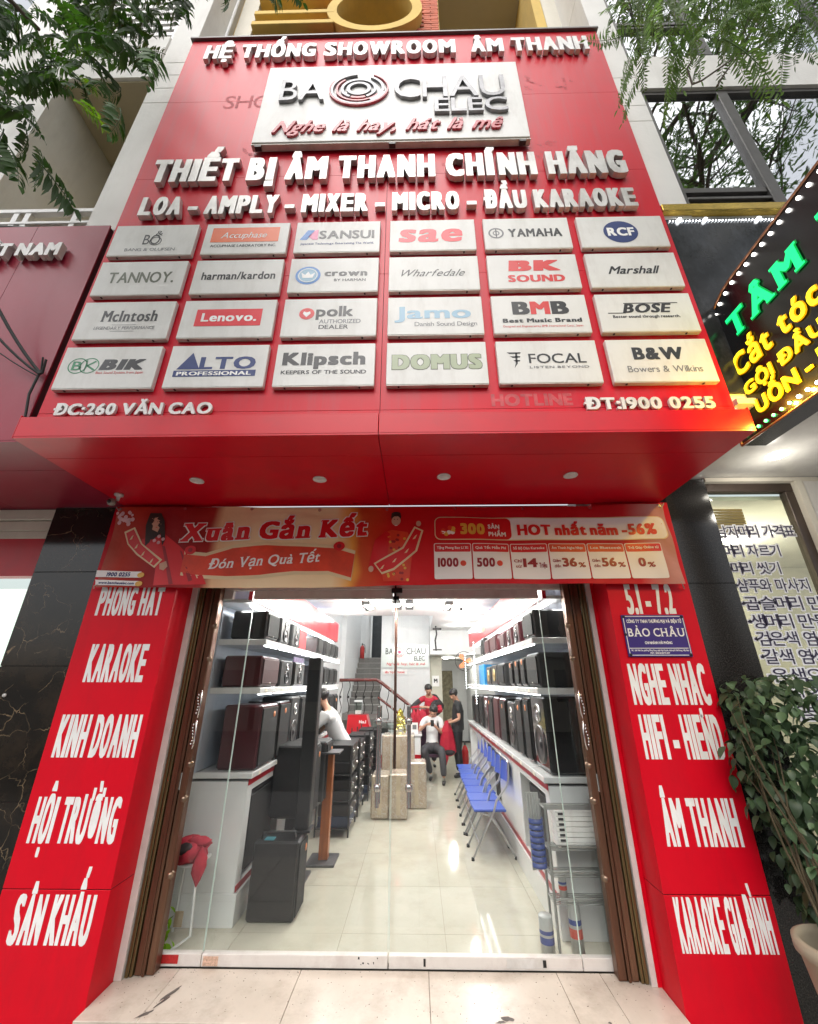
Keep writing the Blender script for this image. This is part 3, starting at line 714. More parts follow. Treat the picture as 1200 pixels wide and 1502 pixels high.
p, x, z = P_(1, 2); shp(p, x, z, PRED2, rect(.11, .61, .11, .28)); lettering('lettering', p, WHITEP, 'Lenovo.', (x+.155, YF-.0012, z+.155), XR, ZU, .42, .085, b=(.035, .02))
p, x, z = P_(2, 2); shp(p, x, z, PRED, disc2d(.18, .22, .058)); shp(p, x, z, WHITEP, ([(.18, .185), (.21, .22), (.203, .242), (.18, .232), (.157, .242), (.15, .22)], [(0, 1, 2, 3), (0, 3, 4, 5)]), dy=.001); tx(p, x, z, INK, 'polk', .25, .53, .19, .105, b=(.03, .02)); tx(p, x, z, GREY, 'AUTHORIZED', .28, .59, .12, .04, b=(.01, .01)); tx(p, x, z, INK, 'DEALER', .28, .50, .065, .04, b=(.015, .01))
p, x, z = P_(3, 2); tx(p, x, z, SKYB, 'Jamo', .05, .62, .155, .12, b=(.03, .015)); tx(p, x, z, GREY, 'Danish Sound Design', .2, .66, .08, .04)
p, x, z = P_(4, 2); tx(p, x, z, INK, 'B', .15, .28, .18, .13, b=(.06, .025)); tx(p, x, z, PRED, 'M', .285, .43, .18, .13, b=(.06, .02)); tx(p, x, z, INK, 'B', .44, .57, .18, .13, b=(.06, .025)); tx(p, x, z, INK, 'Best Music Brand', .07, .65, .10, .04, b=(.05, .03)); tx(p, x, z, PRED, 'Designed and Engineered by BMB International Corp., Japan', .07, .65, .055, .018)
p, x, z = P_(5, 2); tx(p, x, z, INK, 'BOSE', .18, .55, .18, .09, b=(.05, .02), shear=.3); shp(p, x, z, INK, rect(.07, .20, .175, .182), 'rule'); shp(p, x, z, INK, rect(.20, .60, .272, .279), 'rule'); tx(p, x, z, INK, 'Better sound through research.', .10, .59, .13, .028, b=(.03, .02))
p, x, z = P_(0, 3)
for c_ in (.13, .215): shp(p, x, z, GREEN, ring2d(c_+.0, .20, .062, .07))
tx(p, x, z, GREEN, 'B', .09, .16, .16, .08, b=(.02, .01)); shp(p, x, z, GREEN, rect(.185, .193, .15, .25)); shp(p, x, z, GREEN, ([(.19, .2), (.25, .245), (.262, .235), (.205, .195)], [(0, 1, 2, 3)])); shp(p, x, z, GREEN, ([(.19, .2), (.205, .205), (.265, .165), (.252, .155)], [(3, 2, 1, 0)])); tx(p, x, z, INK, 'BIK', .29, .63, .16, .095, b=(.08, .025), shear=.25); tx(p, x, z, PRED, 'Best Sound System from Japan', .28, .62, .125, .022)
p, x, z = P_(1, 3); shp(p, x, z, NAVY, ([(.07, .155), (.235, .155), (.165, .305)], [(0, 1, 2)])); tx(p, x, z, NAVY, 'LTO', .23, .63, .155, .11, b=(.045, .02)); shp(p, x, z, NAVY, rect(.055, .64, .09, .145)); lettering('lettering', p, WHITEP, 'PROFESSIONAL', (x+.08, YF-.0012, z+.10), XR, ZU, .53, .033, b=(.04, .02))
p, x, z = P_(2, 3); tx(p, x, z, INK, 'Klipsch', .05, .64, .18, .115, b=(.055, .03)); tx(p, x, z, INK, 'KEEPERS OF THE SOUND', .05, .65, .10, .033, b=(.025, .015))
p, x, z = P_(3, 3); lettering('lettering', p, OLIVE, 'DOMUS', (x+.04, YF+.0008, z+.13), XR, ZU, .63, .13, b=(.07, .03), halo=(.025, .025), cond=.3); lettering('lettering', p, PALEG, 'DOMUS', (x+.04, YF-.0005, z+.13), XR, ZU, .63, .13, b=(.07, .03), cond=.3)
p, x, z = P_(4, 3)
for i in range(3): shp(p, x, z, INK, ([(.07+.02*i, .27-.035*i), (.17-.005*i, .27-.035*i), (.165-.005*i, .258-.035*i), (.09+.02*i, .255-.035*i)], [(0, 1, 2, 3)]))
shp(p, x, z, INK, ([(.13, .27), (.145, .27), (.14, .17), (.115, .13), (.125, .17)], [(0, 1, 2), (0, 2, 4), (4, 2, 3)])); tx(p, x, z, INK, 'FOCAL', .22, .62, .17, .085, b=(.01, .005)); tx(p, x, z, GREY, 'LISTEN BEYOND', .22, .63, .125, .02, b=(.01, .01), track=.1)
p, x, z = P_(5, 3); tx(p, x, z, INK, 'B&W', .17, .52, .19, .11, b=(.05, .03)); tx(p, x, z, GREY, 'Bowers & Wilkins', .11, .62, .08, .055)

# ------------------------------------------------------------------ upper storeys above the sign
ub = thing('upper_storeys', (0, -.9, 8.7), 'cream and yellow upper storeys with orange brick and a round window above the sign', 'building')
Y0 = -1.0
bx('wall', ub, YELLOW, -3.1, -2.3, Y0, .6, 3.6, 16); 
bx('wall', ub, CREAM, -2.55, -2.31, Y0-.06, Y0-.003, 3.6, 16)
bx('wall', ub, CREAM, 1.93, 2.45, Y0-.02, .6, 3.6, 16); bx('wall', ub, YELLOW, 1.79, 1.928, Y0-.01, .6, 9.0, 16)
bk = obj('brick_wall', MB().use(MORTAR).box(-1.49, .385, Y0+.012, Y0+.2, 9.6, 10.4).box(-1.49, -1.23, Y0+.012, Y0+.2, 10.4, 11.45).box(.13, .385, Y0+.012, Y0+.2, 10.4, 11.45).box(-1.49, .385, Y0+.012, Y0+.2, 11.45, 13.4), MORTAR, ub)
mb = MB().use(BRICK)
nr = 0
for r_ in range(36):
    z = 10.05 + r_*.066; off = (r_ % 2)*.11; xx = -1.49 - off
    while xx < .38:
        a, b = max(xx+.005, -1.49), min(xx+.215, .383)
        mx_, mz_ = (a+b)/2, z+.03
        if b-a > .03 and math.hypot(mx_+.55, mz_-10.78) > .70: mb.box(a, b, Y0-.004+rnd.uniform(-.003, .003), Y0+.0118, z, z+.054)
        xx += .22
obj('brick', mb, BRICK, ub, kind='stuff')
mb = MB().use(YELLOW)
flat(mb, ring2d(-.55, 10.78, .55, .69, 0, 360, 48), Y0+.012, YELLOW, depth=.14); obj('window_ring', mb, YELLOW, ub)
mb = MB().use(YELLOW); n = 48
V = [( -.55 + .56*math.cos(2*math.pi*i/n), yy, 10.78 + .56*math.sin(2*math.pi*i/n)) for yy in (Y0, Y0+.6) for i in range(n)]
mb.add(V, [(i, (i+1) % n, n+(i+1) % n, n+i) for i in range(n)]); obj('window_reveal', mb, YELLOW, ub)
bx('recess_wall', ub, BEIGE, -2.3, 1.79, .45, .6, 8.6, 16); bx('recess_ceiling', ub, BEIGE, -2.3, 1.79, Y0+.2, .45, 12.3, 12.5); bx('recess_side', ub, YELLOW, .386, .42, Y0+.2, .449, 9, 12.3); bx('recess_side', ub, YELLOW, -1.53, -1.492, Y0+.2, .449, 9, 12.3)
for z in (10.36, 10.68, 11.2):
    bx('ledge', ub, YELLOW, -2.296, -1.12 if z < 11 else -1.2, Y0-.13, Y0+.3, z, z+.10, bev=.006)
bx('recess_floor', ub, CREAM, .42, 1.789, Y0+.1, .449, 9.2, 9.35)
mb = MB().use(mat('lamp_shade', (.42, .36, .14), rough=.3, coat=.5)); p = atY(705, 8, -.3); mb.lathe((p.x, p.y, p.z), [(.001, -.16), (.1, -.14), (.15, -.06), (.15, .05), (.09, .13), (.03, .16), (.02, .5)], 18); lmp = obj('ceiling_lamp', mb); tag(lmp, 'small round amber glass ceiling lamp in the recess above the sign', 'lamp')
mb = MB().use(ALUW).tube([(-2.62, Y0-.1, 8.8), (-2.62, Y0-.1, 14)], .03, 8); obj('drain_pipe', mb, ALUW, ub)
# ------------------------------------------------------------------ left neighbour
nb = thing('left_neighbour', (-4, -.9, 3.2), 'cream neighbouring house on the left with balcony recess and louvred screen', 'building')
xl0, xl1 = -2.94, -2.615
zc = [5.45] + sorted(atY(250, q, -1.45).z for q in (150, 129, 110, 92)) + [10.2, 15]
for a, b in zip(zc[:-1], zc[1:]): bx('wall_panel', nb, CREAM_W, xl0, xl1, -1.45, -.9, a+.004, b-.004, bev=.004)
bx('wall', nb, CREAM_W, xl0+.01, xl1-.01, -1.44, -.3, 3.5, 15)
bx('wall', nb, CREAM_W, -4.6, -3.99, -1.45, -.3, 5.3, 8.04)
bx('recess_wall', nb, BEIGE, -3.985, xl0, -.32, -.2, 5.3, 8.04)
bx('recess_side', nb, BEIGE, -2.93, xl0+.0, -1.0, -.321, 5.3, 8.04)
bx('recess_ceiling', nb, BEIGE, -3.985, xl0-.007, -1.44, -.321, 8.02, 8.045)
bx('slab_edge', nb, CREAM_W, -5.5, xl0-.002, -1.47, -.3, 8.05, 9.0)
bx('balcony_floor', nb, CREAM_W, -5.5, xl0-.002, -1.40, -.3, 5.2, 5.35)
bx('wall', nb, CREAM_W, -5.6, -4.6, -1.2, -.3, 3.5, 15); bx('louvre_back', nb, mat('dark_gap', (.16, .12, .10), rough=.9), -4.6, xl0-.002, -1.15, -.9, 9.0, 12)
for k in range(16):
    bx('louvre_slat', nb, ALUW, -4.55, -3.06, -1.36, -1.30, 9.06+.16*k, 9.14+.16*k, bev=.003)
bx('screen_frame', nb, ALUW, -3.06, -3.01, -1.37, -1.28, 9.0, 12)
for k, (z, h) in enumerate(((5.74, .05), (5.58, .035))): bx('balcony_rail', nb, ALUW, -5.4, xl0-.004, -1.44, -1.39, z, z+h, bev=.004)
for x in (-3.1, -3.55, -3.66, -4.1, -4.6): bx('baluster', nb, ALUW, x-.025, x+.025, -1.435, -1.395, 5.36, 5.739)
ls = thing('neighbour_sign', (-3.9, -1.4, 3.24), 'dark red neighbouring sign panel at the left edge with raised white letters', 'sign')
for (a, b) in ((-5.4, -3.30), (-3.296, -2.655)):
    bx('sign_panel', ls, RED_L, a, b, -1.5, -1.49, 3.245, 5.44)
bx('sign_core', ls, JOINT, -5.38, -2.66, -1.4895, -1.35, 3.26, 5.43)
for q in letters('VIỆT NAM', (-3.70, -1.512, 4.985), XR, ZU, .77, .15, b=(.06, .04), depth=.05, m=ALUW): obj('letter', q, ALUW, ls)
for q in letters('C', (-3.68, -1.512, 4.42), XR, ZU, .12, .14, b=(.05, .04), depth=.05, m=ALUW): obj('letter', q, ALUW, ls)
for (x0, x1) in ((-5.4, -3.72), (-3.716, -2.66)):
    for (y0, y1) in ((-1.498, -1.1), (-1.096, -.30)): bx('soffit_panel', ls, RED_L, x0, x1 if y0 < -1.2 or x1 > -3 else x1, y0, y1, 3.232, 3.2435)
rs = obj('railing_hoop', MB().use(WFRAME).tube([(-3.72 + .38*math.cos(R(a)), -1.46, 5.44 + .07*math.sin(R(a))) for a in range(0, 181, 15)], .012, 6), WFRAME); tag(rs, 'thin dark bent hoop lying on top of the left red sign panel', 'hoop')
lw = thing('neighbour_window', (-4, -.35, 1.5), 'brightly lit white shop window with red band left of the marble column', 'window')
for z, h, m_ in ((3.12, .1, CREAM), (3.02, .09, CREAM), (2.945, .07, CREAM)): bx('frame', lw, m_, -5.4, -3.31, -.38 + (3.2-z)*.1, -.25, z, z+h, bev=.004)
bx('red_band', lw, REDC, -5.4, -3.31, -.35, -.25, 2.60, 2.943)
LITW = mat('lit_wall', (.80, .86, .83), rough=.7, var=.03, emit=(.9, 1, .96), es=.8)
bx('lit_panel', lw, LITW, -5.4, -3.31, -.05, .0, -.42, 2.55)
bx('glass_pane', lw, SGLASS, -5.4, -3.31, -.31, -.30, -.42, 2.598)
# cable bundle
cm = MB().use(RUBBER)
for (a, b, c, r_) in (((-3.4, -1.9, 4.95), (-3.0, -1.6, 4.1), (-2.67, -1.53, 3.78), .012), ((-3.5, -1.9, 4.7), (-3.05, -1.62, 4.0), (-2.67, -1.535, 3.77), .010), ((-3.6, -1.95, 4.45), (-3.1, -1.62, 3.95), (-2.69, -1.53, 3.76), .004)):
    A, B, C_ = Vector(a), Vector(b), Vector(c)
    cm.tube([A + (A-B)*3] + [A*(1-t)**2 + B*2*t*(1-t) + C_*t*t for t in [i/10 for i in range(11)]], r_, 6)
cm.tube([(-2.68, -1.53, 3.80), (-2.69, -1.53, 3.6), (-2.66, -1.52, 3.42)], .008, 6); cm.tube([(-2.66, -1.53, 3.78), (-2.64, -1.56, 3.88)], .008, 6); cm.tube([(-2.67, -1.53, 3.78), (-2.67, -1.56, 3.9)], .006, 6)
cb = obj('cable_bundle', cm, RUBBER); tag(cb, 'black cables running in from the left to the edge of the red sign', 'cables')
# security camera
sc = thing('security_camera', (-2.60, -.59, 3.2), 'small white dome-topped security camera under the red canopy by the banner corner', 'camera')
p = atZ(174, 728, 3.2); x, y = p.x, p.y
obj('mount', MB().use(ALUW).lathe((x, y, 3.16), [(.001, .062), (.035, .06), (.035, .045), (.015, .035), (.012, 0)], 16), ALUW, sc)
obj('camera_body', MB().use(mat('cam_grey', (.25, .23, .2), rough=.5)).ball((x-.02, y-.03, 3.135), .033, 12, 8), None, sc)
obj('lens', MB().use(BLACK).lathe((x-.02, y-.065, 3.13), [(.001, -.004), (.014, -.003), (.016, .01)], 12, axis='y'), BLACK, sc)

# ------------------------------------------------------------------ right neighbour
rb = thing('right_neighbour', (3.4, -.9, 3.5), 'white neighbouring house on the right with tall mirror glazed windows', 'building')
zc = [3.6, 5.62] + sorted(atY(915, q, -1.45).z for q in (178, 155, 135, 114)) + [10, 15]
for a, b in zip(zc[:-1], zc[1:]): bx('wall_panel', rb, CREAM_W, 2.135, 2.425, -1.45, -.9, a+.003, b-.003, bev=.004)
bx('wall', rb, CREAM_W, 2.14, 2.42, -1.44, -.3, 3.5, 15)
bx('slab_edge', rb, CREAM_W, 2.427, 6, -1.46, -.3, 7.58, 8.24); bx('slab_edge', rb, CREAM_W, 2.427, 6, -1.44, -.3, 5.35, 5.60); bx('slab_edge', rb, CREAM_W, 2.427, 6, -1.46, -.3, 11, 11.8)
def win(z0, z1, seams, tr):
    w_ = obj('window', MB().use(WFRAME).box(2.428, 6, -1.43, -1.36, z1-.06, z1-.002).box(2.428, 6, -1.43, -1.36, z0+.002, z0+.07).box(2.428, 2.47, -1.43, -1.36, z0+.07, z1-.06), WFRAME, rb)
    e = [2.47] + seams + [6]
    for s_ in seams: bx('mullion', w_, WFRAME, s_-.055, s_+.055, -1.44, -1.35, z0+.071, z1-.061, bev=.005)
    if tr: bx('transom', w_, WFRAME, 2.471, seams[0]-.056, -1.425, -1.36, tr, tr+.07, bev=.004); bx('transom', w_, WFRAME, 2.471, seams[0]-.056, -1.435, -1.40, tr-.11, tr-.075, bev=.004)
    for a, b in zip(e[:-1], e[1:]):
        bx('glass_pane', w_, WGLASS, a+.002, b-.002, -1.40, -1.39, z0+.072, z1-.062)
win(5.60, 7.58, [3.27, 4.9], 5.86); win(8.24, 11.0, [3.35, 4.9], 9.1)
bx('room_wall', rb, mat('room_dark', (.10, .10, .10), rough=.9), 2.43, 6, -.5, -.4, 5.6, 7.55)
CURT = mat('curtain', (.5, .44, .33), rough=.9, var=.1); cu = MB().use(CURT)
V = []; n = 40
for j in (0, 1):
    for i in range(n+1): V.append((2.55 + .5*i/n, -1.25 + .03*math.sin(i*1.3), 5.9 + j*1.55))
cu.add(V, [(i, i+1, n+1+i+1, n+1+i) for i in range(n)], True); tag(obj('curtain', cu, CURT), 'beige curtain hanging behind the mirror glazed upper window on the right', 'curtain')
# tinted sign glass with gold strip and led row
tg = thing('tinted_signboard', (2.9, -1.4, 4.2), 'dark tinted glass signboard with gold top strip beside the red sign', 'signboard')
bx('gold_strip', tg, mat('gold', (.55, .38, .08), rough=.25, metal=.8, var=.2), 2.15, 3.9, -1.50, -1.40, 5.50, 5.585, bev=.004)
for a, b in ((2.15, 2.95), (2.954, 3.9)): bx('glass_panel', tg, mat('dark_glossy', (.018, .02, .024), rough=.16, spec=.2, var=.6, vs=2.5, dirt=(.10, .11, .13), dirt_amt=.7, dirt_scale=(2, 2, 1)), a, b, -1.46, -1.42, 3.6, 5.44)  # cloudy pale patches put into the colour in place of reflections
mb = MB().use(LEDW)
for k in range(58): mb.ball((2.2 + k*.028, -1.468, 5.405 - .0), .0055, 5, 3)
for x in (2.28, 2.5, 2.95, 3.15): mb.ball((x, -1.472, 5.41), .018, 6, 4)
obj('led_row', mb, LEDW, tg)
# projecting light box of the barber shop
NX = 2.30
ns = thing('salon_lightbox', (NX+.08, -1.9, 3.25), 'black projecting light box with glowing green and yellow letters and white bulbs', 'lightbox')
BOXM = mat('lightbox_face', (.006, .006, .007), rough=.22, var=0)
# outline in the y-z plane, curved top corner
def yz(y, z): return (-(y+1.30), z)
pts = []
ya, yb, za, zb = -1.28, -2.62, 3.28, 4.46
pts = [(ya, za)]; pts += [(ya-.005, 4.02)]
for a in range(0, 91, 15): pts.append((ya-.01 - .38*(1-math.cos(R(a))), 4.06 + .40*math.sin(R(a))))
pts += [(yb, zb+.02), (yb, za-.02)]
n = len(pts)
mb = MB().use(BOXM); mb.add([(NX, y, z) for y, z in pts] + [(NX+.16, y, z) for y, z in pts], [tuple(range(n)), tuple(range(2*n-1, n-1, -1))] + [((i+1) % n, i, n+i, n+(i+1) % n) for i in range(n)])
obj('box_body', mb, BOXM, ns)
mb = MB().use(mat('copper_trim', (.25, .12, .07), rough=.35, metal=.6)); mb.tube([(NX-.004, y, z) for y, z in pts] + [(NX-.004, pts[0][0], pts[0][1])], .009, 6); obj('trim', mb, None, ns)
BULB = mat('bulb', (1, 1, 1), var=0, emit=(1, .97, .92), es=7); bulb0 = None; nbulb = 0
BULBG = mat('bulb_green', (.5, 1, .6), var=0, emit=(.06, 1, .22), es=2.2)
path = [(ya-.045, 3.34)] + [(ya-.045, 3.4 + .075*k) for k in range(9)] + [(ya-.05-.33*(1-math.cos(R(a))), 4.06+.345*math.sin(R(a))) for a in (12, 25, 38, 51, 64, 77)] + [(-1.66-.07*k, 4.415) for k in range(14)]
path += [(-1.33-.0, 3.325)] + [(-1.39-.062*k, 3.325) for k in range(20)]
for i, (y, z) in enumerate(path):
    mm = BULBG if (z < 3.33 and y > -1.75) else BULB
    obj('bulb', MB().use(mm).ball((NX-.006, y, z), .0115, 8, 5), mm, ns)
YL = Vector((0, -1, 0))
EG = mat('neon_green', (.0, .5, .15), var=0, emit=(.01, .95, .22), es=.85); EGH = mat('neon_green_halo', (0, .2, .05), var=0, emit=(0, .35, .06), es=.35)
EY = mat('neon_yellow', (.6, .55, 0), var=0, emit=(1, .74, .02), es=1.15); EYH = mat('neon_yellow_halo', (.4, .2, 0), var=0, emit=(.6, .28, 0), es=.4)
def neon(s, y0, y1, z, h, m, mh, **k):
    k.setdefault('track', .05); bb = k.pop('b'); e = .02*1.0
    q = lettering('neon_lettering', ns, m, s, (NX-.016, y0, z), YL, ZU, y0-y1, h, b=bb, **k)
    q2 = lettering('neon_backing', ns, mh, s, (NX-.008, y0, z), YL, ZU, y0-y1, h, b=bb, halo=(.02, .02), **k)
neon('TÂM T', -1.515, -2.40, 4.015, .185, EG, EGH, b=(.045, .02), serif=.05, space=1.6)
neon('Cắt tóc', -1.44, -2.10, 3.735, .165, EY, EYH, b=(.025, .015), track=.05)
neon('GỘI ĐẦU MÁ', -1.455, -2.30, 3.565, .09, EY, EYH, b=(.035, .02), space=.8)
neon('UỐN - NH', -1.49, -2.16, 3.395, .105, EY, EYH, b=(.035, .02), space=.8)
bx('bracket', ns, WFRAME, NX+.04, NX+.12, -1.279, -1.0, 3.6, 3.66); bx('bracket', ns, WFRAME, NX+.04, NX+.12, -1.279, -1.0, 4.1, 4.16)

# hair salon window
hw = thing('salon_window', (3.2, -.33, 1), 'tall salon window with Korean price list lettering and brown frame', 'window')
SOFF = mat('salon_soffit', (.45, .44, .42), rough=.25, var=.1, coat=.3)
bx('soffit', hw, SOFF, 2.17, 6, -1.5, -.2, 3.475, 3.52)
bx('surround', hw, CREAM, 2.645, 2.66 + 1.0, -.41, -.3, 3.435, 3.472)
BRN = mat('brown_frame', (.07, .05, .04), rough=.4, metal=.3, var=.15)
bx('frame', hw, BRN, 2.66, 3.44, -.37, -.30, 3.35, 3.43, bev=.004); bx('frame', hw, BRN, 3.36, 3.44, -.37, -.30, -.42, 3.349, bev=.004); bx('frame', hw, BRN, 2.642, 2.66, -.37, -.30, -.42, 3.43)
bx('surround', hw, CREAM, 3.442, 3.50, -.42, -.3, -.42, 3.434); bx('wall', hw, CREAM_W, 3.502, 6, -.40, -.3, -.42, 3.472)
bx('glass_pane', hw, SGLASS, 2.661, 3.359, -.335, -.325, -.42, 3.349)
KI = mat('korean_ink', (.03, .02, .06), rough=.5, var=0); KO = mat('korean_outline', (.85, .85, .87), rough=.5, var=0)
lines = [('남자머리 가격표', 2.66, 3.34, 2.93, .085), ('·머리 자르기', 2.655, 3.15, 2.755, .08), ('·머리 씻기', 2.67, 3.10, 2.60, .08), ('·샴푸와 마사지', 2.675, 3.29, 2.45, .085), ('·곱슬머리 만들기', 2.685, 3.50, 2.30, .085), ('·생머리 만들기', 2.69, 3.42, 2.155, .085), ('·검은색 염색', 2.70, 3.30, 2.02, .085), ('·갈색 염색하기', 2.705, 3.44, 1.885, .085), ('·은색으로', 2.72, 3.28, 1.75, .08), ('된 갈색', 2.83, 3.25, 1.62, .08), ('염색', 2.84, 3.2, 1.49, .08)]
for s, a, b, z, h in lines:
    b = min(b, 3.345) if a + 0 < 0 else b
    if b > 3.35:
        f = (3.35-a)/(b-a); s = s[:max(2, int(len(s)*f))]; b = 3.345
    lettering('lettering', hw, KO, s, (a, -.3375, z), XR, ZU, b-a, h, b=(.005, .005), halo=(.085, .085))
    lettering('lettering', hw, KI, s, (a, -.3395, z), XR, ZU, b-a, h, b=(.008, .008))
WD = mat('wood_slat', (.45, .29, .12), rough=.5, var=.15, vs=5, stretch=(1, 1, 8)); BLD = thing('salon_blind', (2.9, -.15, 3.2), 'light wooden slatted blind behind the salon window', 'blind')
for k in range(9): bx('slat', BLD, WD, 2.66, 3.10, -.16, -.13, 3.02+.028*k, 3.042+.028*k, bev=.002)
WARM = mat('salon_room', (.56, .52, .42), rough=.8, var=.15, vs=1.2); 
bx('room_wall', hw, WARM, 2.66, 6, 2.2, 2.3, -.2, 3.47); bx('room_floor', hw, WARM, 2.66, 6, -.29, 2.19, -.42, -.19); bx('room_wall', hw, CREAM, 2.645, 2.66, -.29, 2.19, -.18, 3.47); bx('room_ceiling', hw, CREAM, 2.662, 6, -.28, 2.19, 3.3, 3.34)
sp = atZ(1140, 668, 3.475)
lm = obj('recessed_lamp', MB().use(LEDWARM).lathe((sp.x, sp.y, 3.474), [(.001, -.006), (.062, -.006), (.075, -.002), (.075, 0)], 24), LEDWARM); tag(lm, 'lit round recessed lamp in the soffit over the salon window', 'lamp')
for (px, py) in ((1113, 738),):
    q = atY(px, py, .6); l2 = obj('recessed_lamp', MB().use(LEDWARM).lathe((q.x, q.y, 3.29), [(.001, -.006), (.05, -.006), (.055, 0)], 20), LEDWARM); tag(l2, 'small lit ceiling lamp inside the salon behind the window', 'lamp')
def area(name, loc, sx, sy, e, col=(1, 1, 1), rot=(0, 0, 0)):
    l = bpy.data.lights.new(name, 'AREA'); l.shape = 'RECTANGLE'; l.size = sx; l.size_y = sy; l.energy = e; l.color = col
    o = bpy.data.objects.new(name, l); COL.objects.link(o); o.location = loc; o.rotation_euler = rot; return o
def point(name, loc, e, col=(1, 1, 1), r=.05):
    l = bpy.data.lights.new(name, 'POINT'); l.energy = e; l.color = col; l.shadow_soft_size = r
    o = bpy.data.objects.new(name, l); COL.objects.link(o); o.location = loc; return o
point('recessed_lamp_light', (sp.x, sp.y, 3.25), 4, (1, .95, .85)); point('salon_lamp_light', (3.5, .9, 3.1), 60, (1, .95, .86))
for y_ in (-1.70, -1.824, -1.948, -2.07): point('neon_glow_light', (NX-.028, y_, 3.325), 4.2, (1, .60, .06), .008)  # added orange lights that strengthen the neon letters' glow on the red sign
# silver reflector lines low on the salon glass
# potted climber
POTM = mat('pot_clay', (.34, .29, .21), rough=.7, var=.15, vs=6, dirt=(.2, .18, .12), dirt_amt=.5, dirt_scale=(6, 6, 6)); SOIL = mat('soil', (.03, .022, .015), rough=1)
pc = (2.27, -.88)
pp = thing('potted_climber', (pc[0], pc[1], -.4), 'leafy green climbing plant in a pale clay pot before the granite column', 'plant')
obj('pot', MB().use(POTM).lathe((pc[0], pc[1], 0), [(.001, -.4), (.13, -.4), (.17, .1), (.215, .38), (.235, .40), (.235, .45), (.208, .46), (.20, .42), (.195, .34)], 32), POTM, pp)
obj('soil', MB().use(SOIL).lathe((pc[0], pc[1], .34), [(.198, 0), (.08, .015), (.001, .02)], 20), SOIL, pp)
STEMM = mat('stem', (.08, .06, .03), rough=.8)
def leaf_mesh(name, L, w, m, fold=.15, n=4, droop=.15):
    mb = MB().use(m); V = [(0, 0, 0)]; F = []
    for i in range(1, n+1):
        t = i/n; ww = w*math.sin(math.pi*min(1, t**.8*.97+.0))*.5 if t < 1 else 0; z = -droop*L*t*t
        if t < 1: V += [(L*t, -ww, z+fold*ww), (L*t, 0, z), (L*t, ww, z+fold*ww)]
        else: V += [(L, 0, z)]
    F = [(0, 1, 2), (0, 2, 3)]
    for i in range(n-2):
        o = 1+3*i; F += [(o, o+3, o+4, o+1), (o+1, o+4, o+5, o+2)]
    o = 1+3*(n-2); F += [(o, o+3, o+1), (o+1, o+3, o+2)]
    mb.add(V, F, True); return mb
def leafmat(name, col, var, trans=.25, rough=.45):
    m = mat(name, col, rough=rough, var=var, vs=3, spec=.3)
    N = m.node_tree.nodes; L = m.node_tree.links; b = N['Principled BSDF']; o = N['Material Output']
    t = N.new('ShaderNodeBsdfTranslucent'); mx = N.new('ShaderNodeMixShader'); mx.inputs[0].default_value = trans
    src = b.inputs['Base Color'].links[0].from_socket
    hsv = N.new('ShaderNodeHueSaturation'); hsv.inputs['Value'].default_value = 2.2; hsv.inputs['Saturation'].default_value = 1.15
    oi = N.new('ShaderNodeObjectInfo'); mr = N.new('ShaderNodeMapRange'); mr.inputs['To Min'].default_value = .65; mr.inputs['To Max'].default_value = 1.45
    L.new(oi.outputs['Random'], mr.inputs['Value']); h0 = N.new('ShaderNodeHueSaturation'); L.new(src, h0.inputs['Color']); L.new(mr.outputs[0], h0.inputs['Value']); L.new(h0.outputs[0], b.inputs['Base Color'])
    L.new(h0.outputs[0], hsv.inputs['Color']); L.new(hsv.outputs[0], t.inputs[0]); L.new(b.outputs[0], mx.inputs[1]); L.new(t.outputs[0], mx.inputs[2]); L.new(mx.outputs[0], o.inputs[0]); return m
LG = leafmat('climber_leaf', (.060, .105, .050), .3, .15, .4)
LT = leafmat('tree_leaf', (.024, .060, .010), .4, .3, .6)
LB = leafmat('young_tree_leaf', (.16, .30, .02), .2, .45)
LF = leafmat('feather_leaf', (.085, .15, .04), .3, .35)
BARK = mat('bark', (.09, .07, .05), rough=.95, var=.3, vs=12, bump=.4)
# climber: stems and leaves
cx, cy = pc; cz0 = .42
stems = []
for k in range(9):
    bx_ = cx + rnd.uniform(-.08, .08); by_ = cy + rnd.uniform(-.06, .08); tx_ = rnd.uniform(2.05, 2.75); tz = rnd.uniform(1.2, 1.85); ty = rnd.uniform(-.85, -.55)
    pts_ = [Vector((bx_ + (tx_-bx_)*t**1.3 + .04*math.sin(6*t+k), by_ + (ty-by_)*t, cz0 + (tz-cz0)*t)) for t in [i/8 for i in range(9)]]
    stems.append(pts_)
mb = MB().use(STEMM)
for s_ in stems: mb.tube(s_, [.009-.0008*i for i in range(9)], 5)
obj('stem', mb, STEMM, pp)
leaf0 = []
for j in range(3): leaf0.append(leaf_mesh('l', .078+.01*j, .052+.006*j, LG, .25, 5, .2+.15*j))
protos = []
def scatter_leaf(parent, protos_, P_, rot, sc_, name='leaf'):
    j = rnd.randrange(len(protos_))
    if protos_[j][1] is None:
        o = obj(name, protos_[j][0], None, parent, loc=(0, 0, 0)); protos_[j][1] = o
    else: o = copy_obj(protos_[j][1], parent)
    o.location = Vector(P_) - OFF[parent.name]; o.rotation_euler = rot; o.scale = (sc_,)*3; return o
pr = [[m_, None] for m_ in leaf0]
def climber_edge(z):      # left outline of the foliage
    for (z0, x0), (z1, x1) in zip(CE[:-1], CE[1:]):
        if z0 <= z <= z1: return x0 + (x1-x0)*(z-z0)/(z1-z0)
    return 2.2
CE = [(.40, 2.30), (.62, 2.26), (.8, 2.23), (1.0, 2.19), (1.15, 2.12), (1.3, 2.11), (1.45, 2.15), (1.6, 2.14), (1.72, 2.22), (1.9, 2.5)]
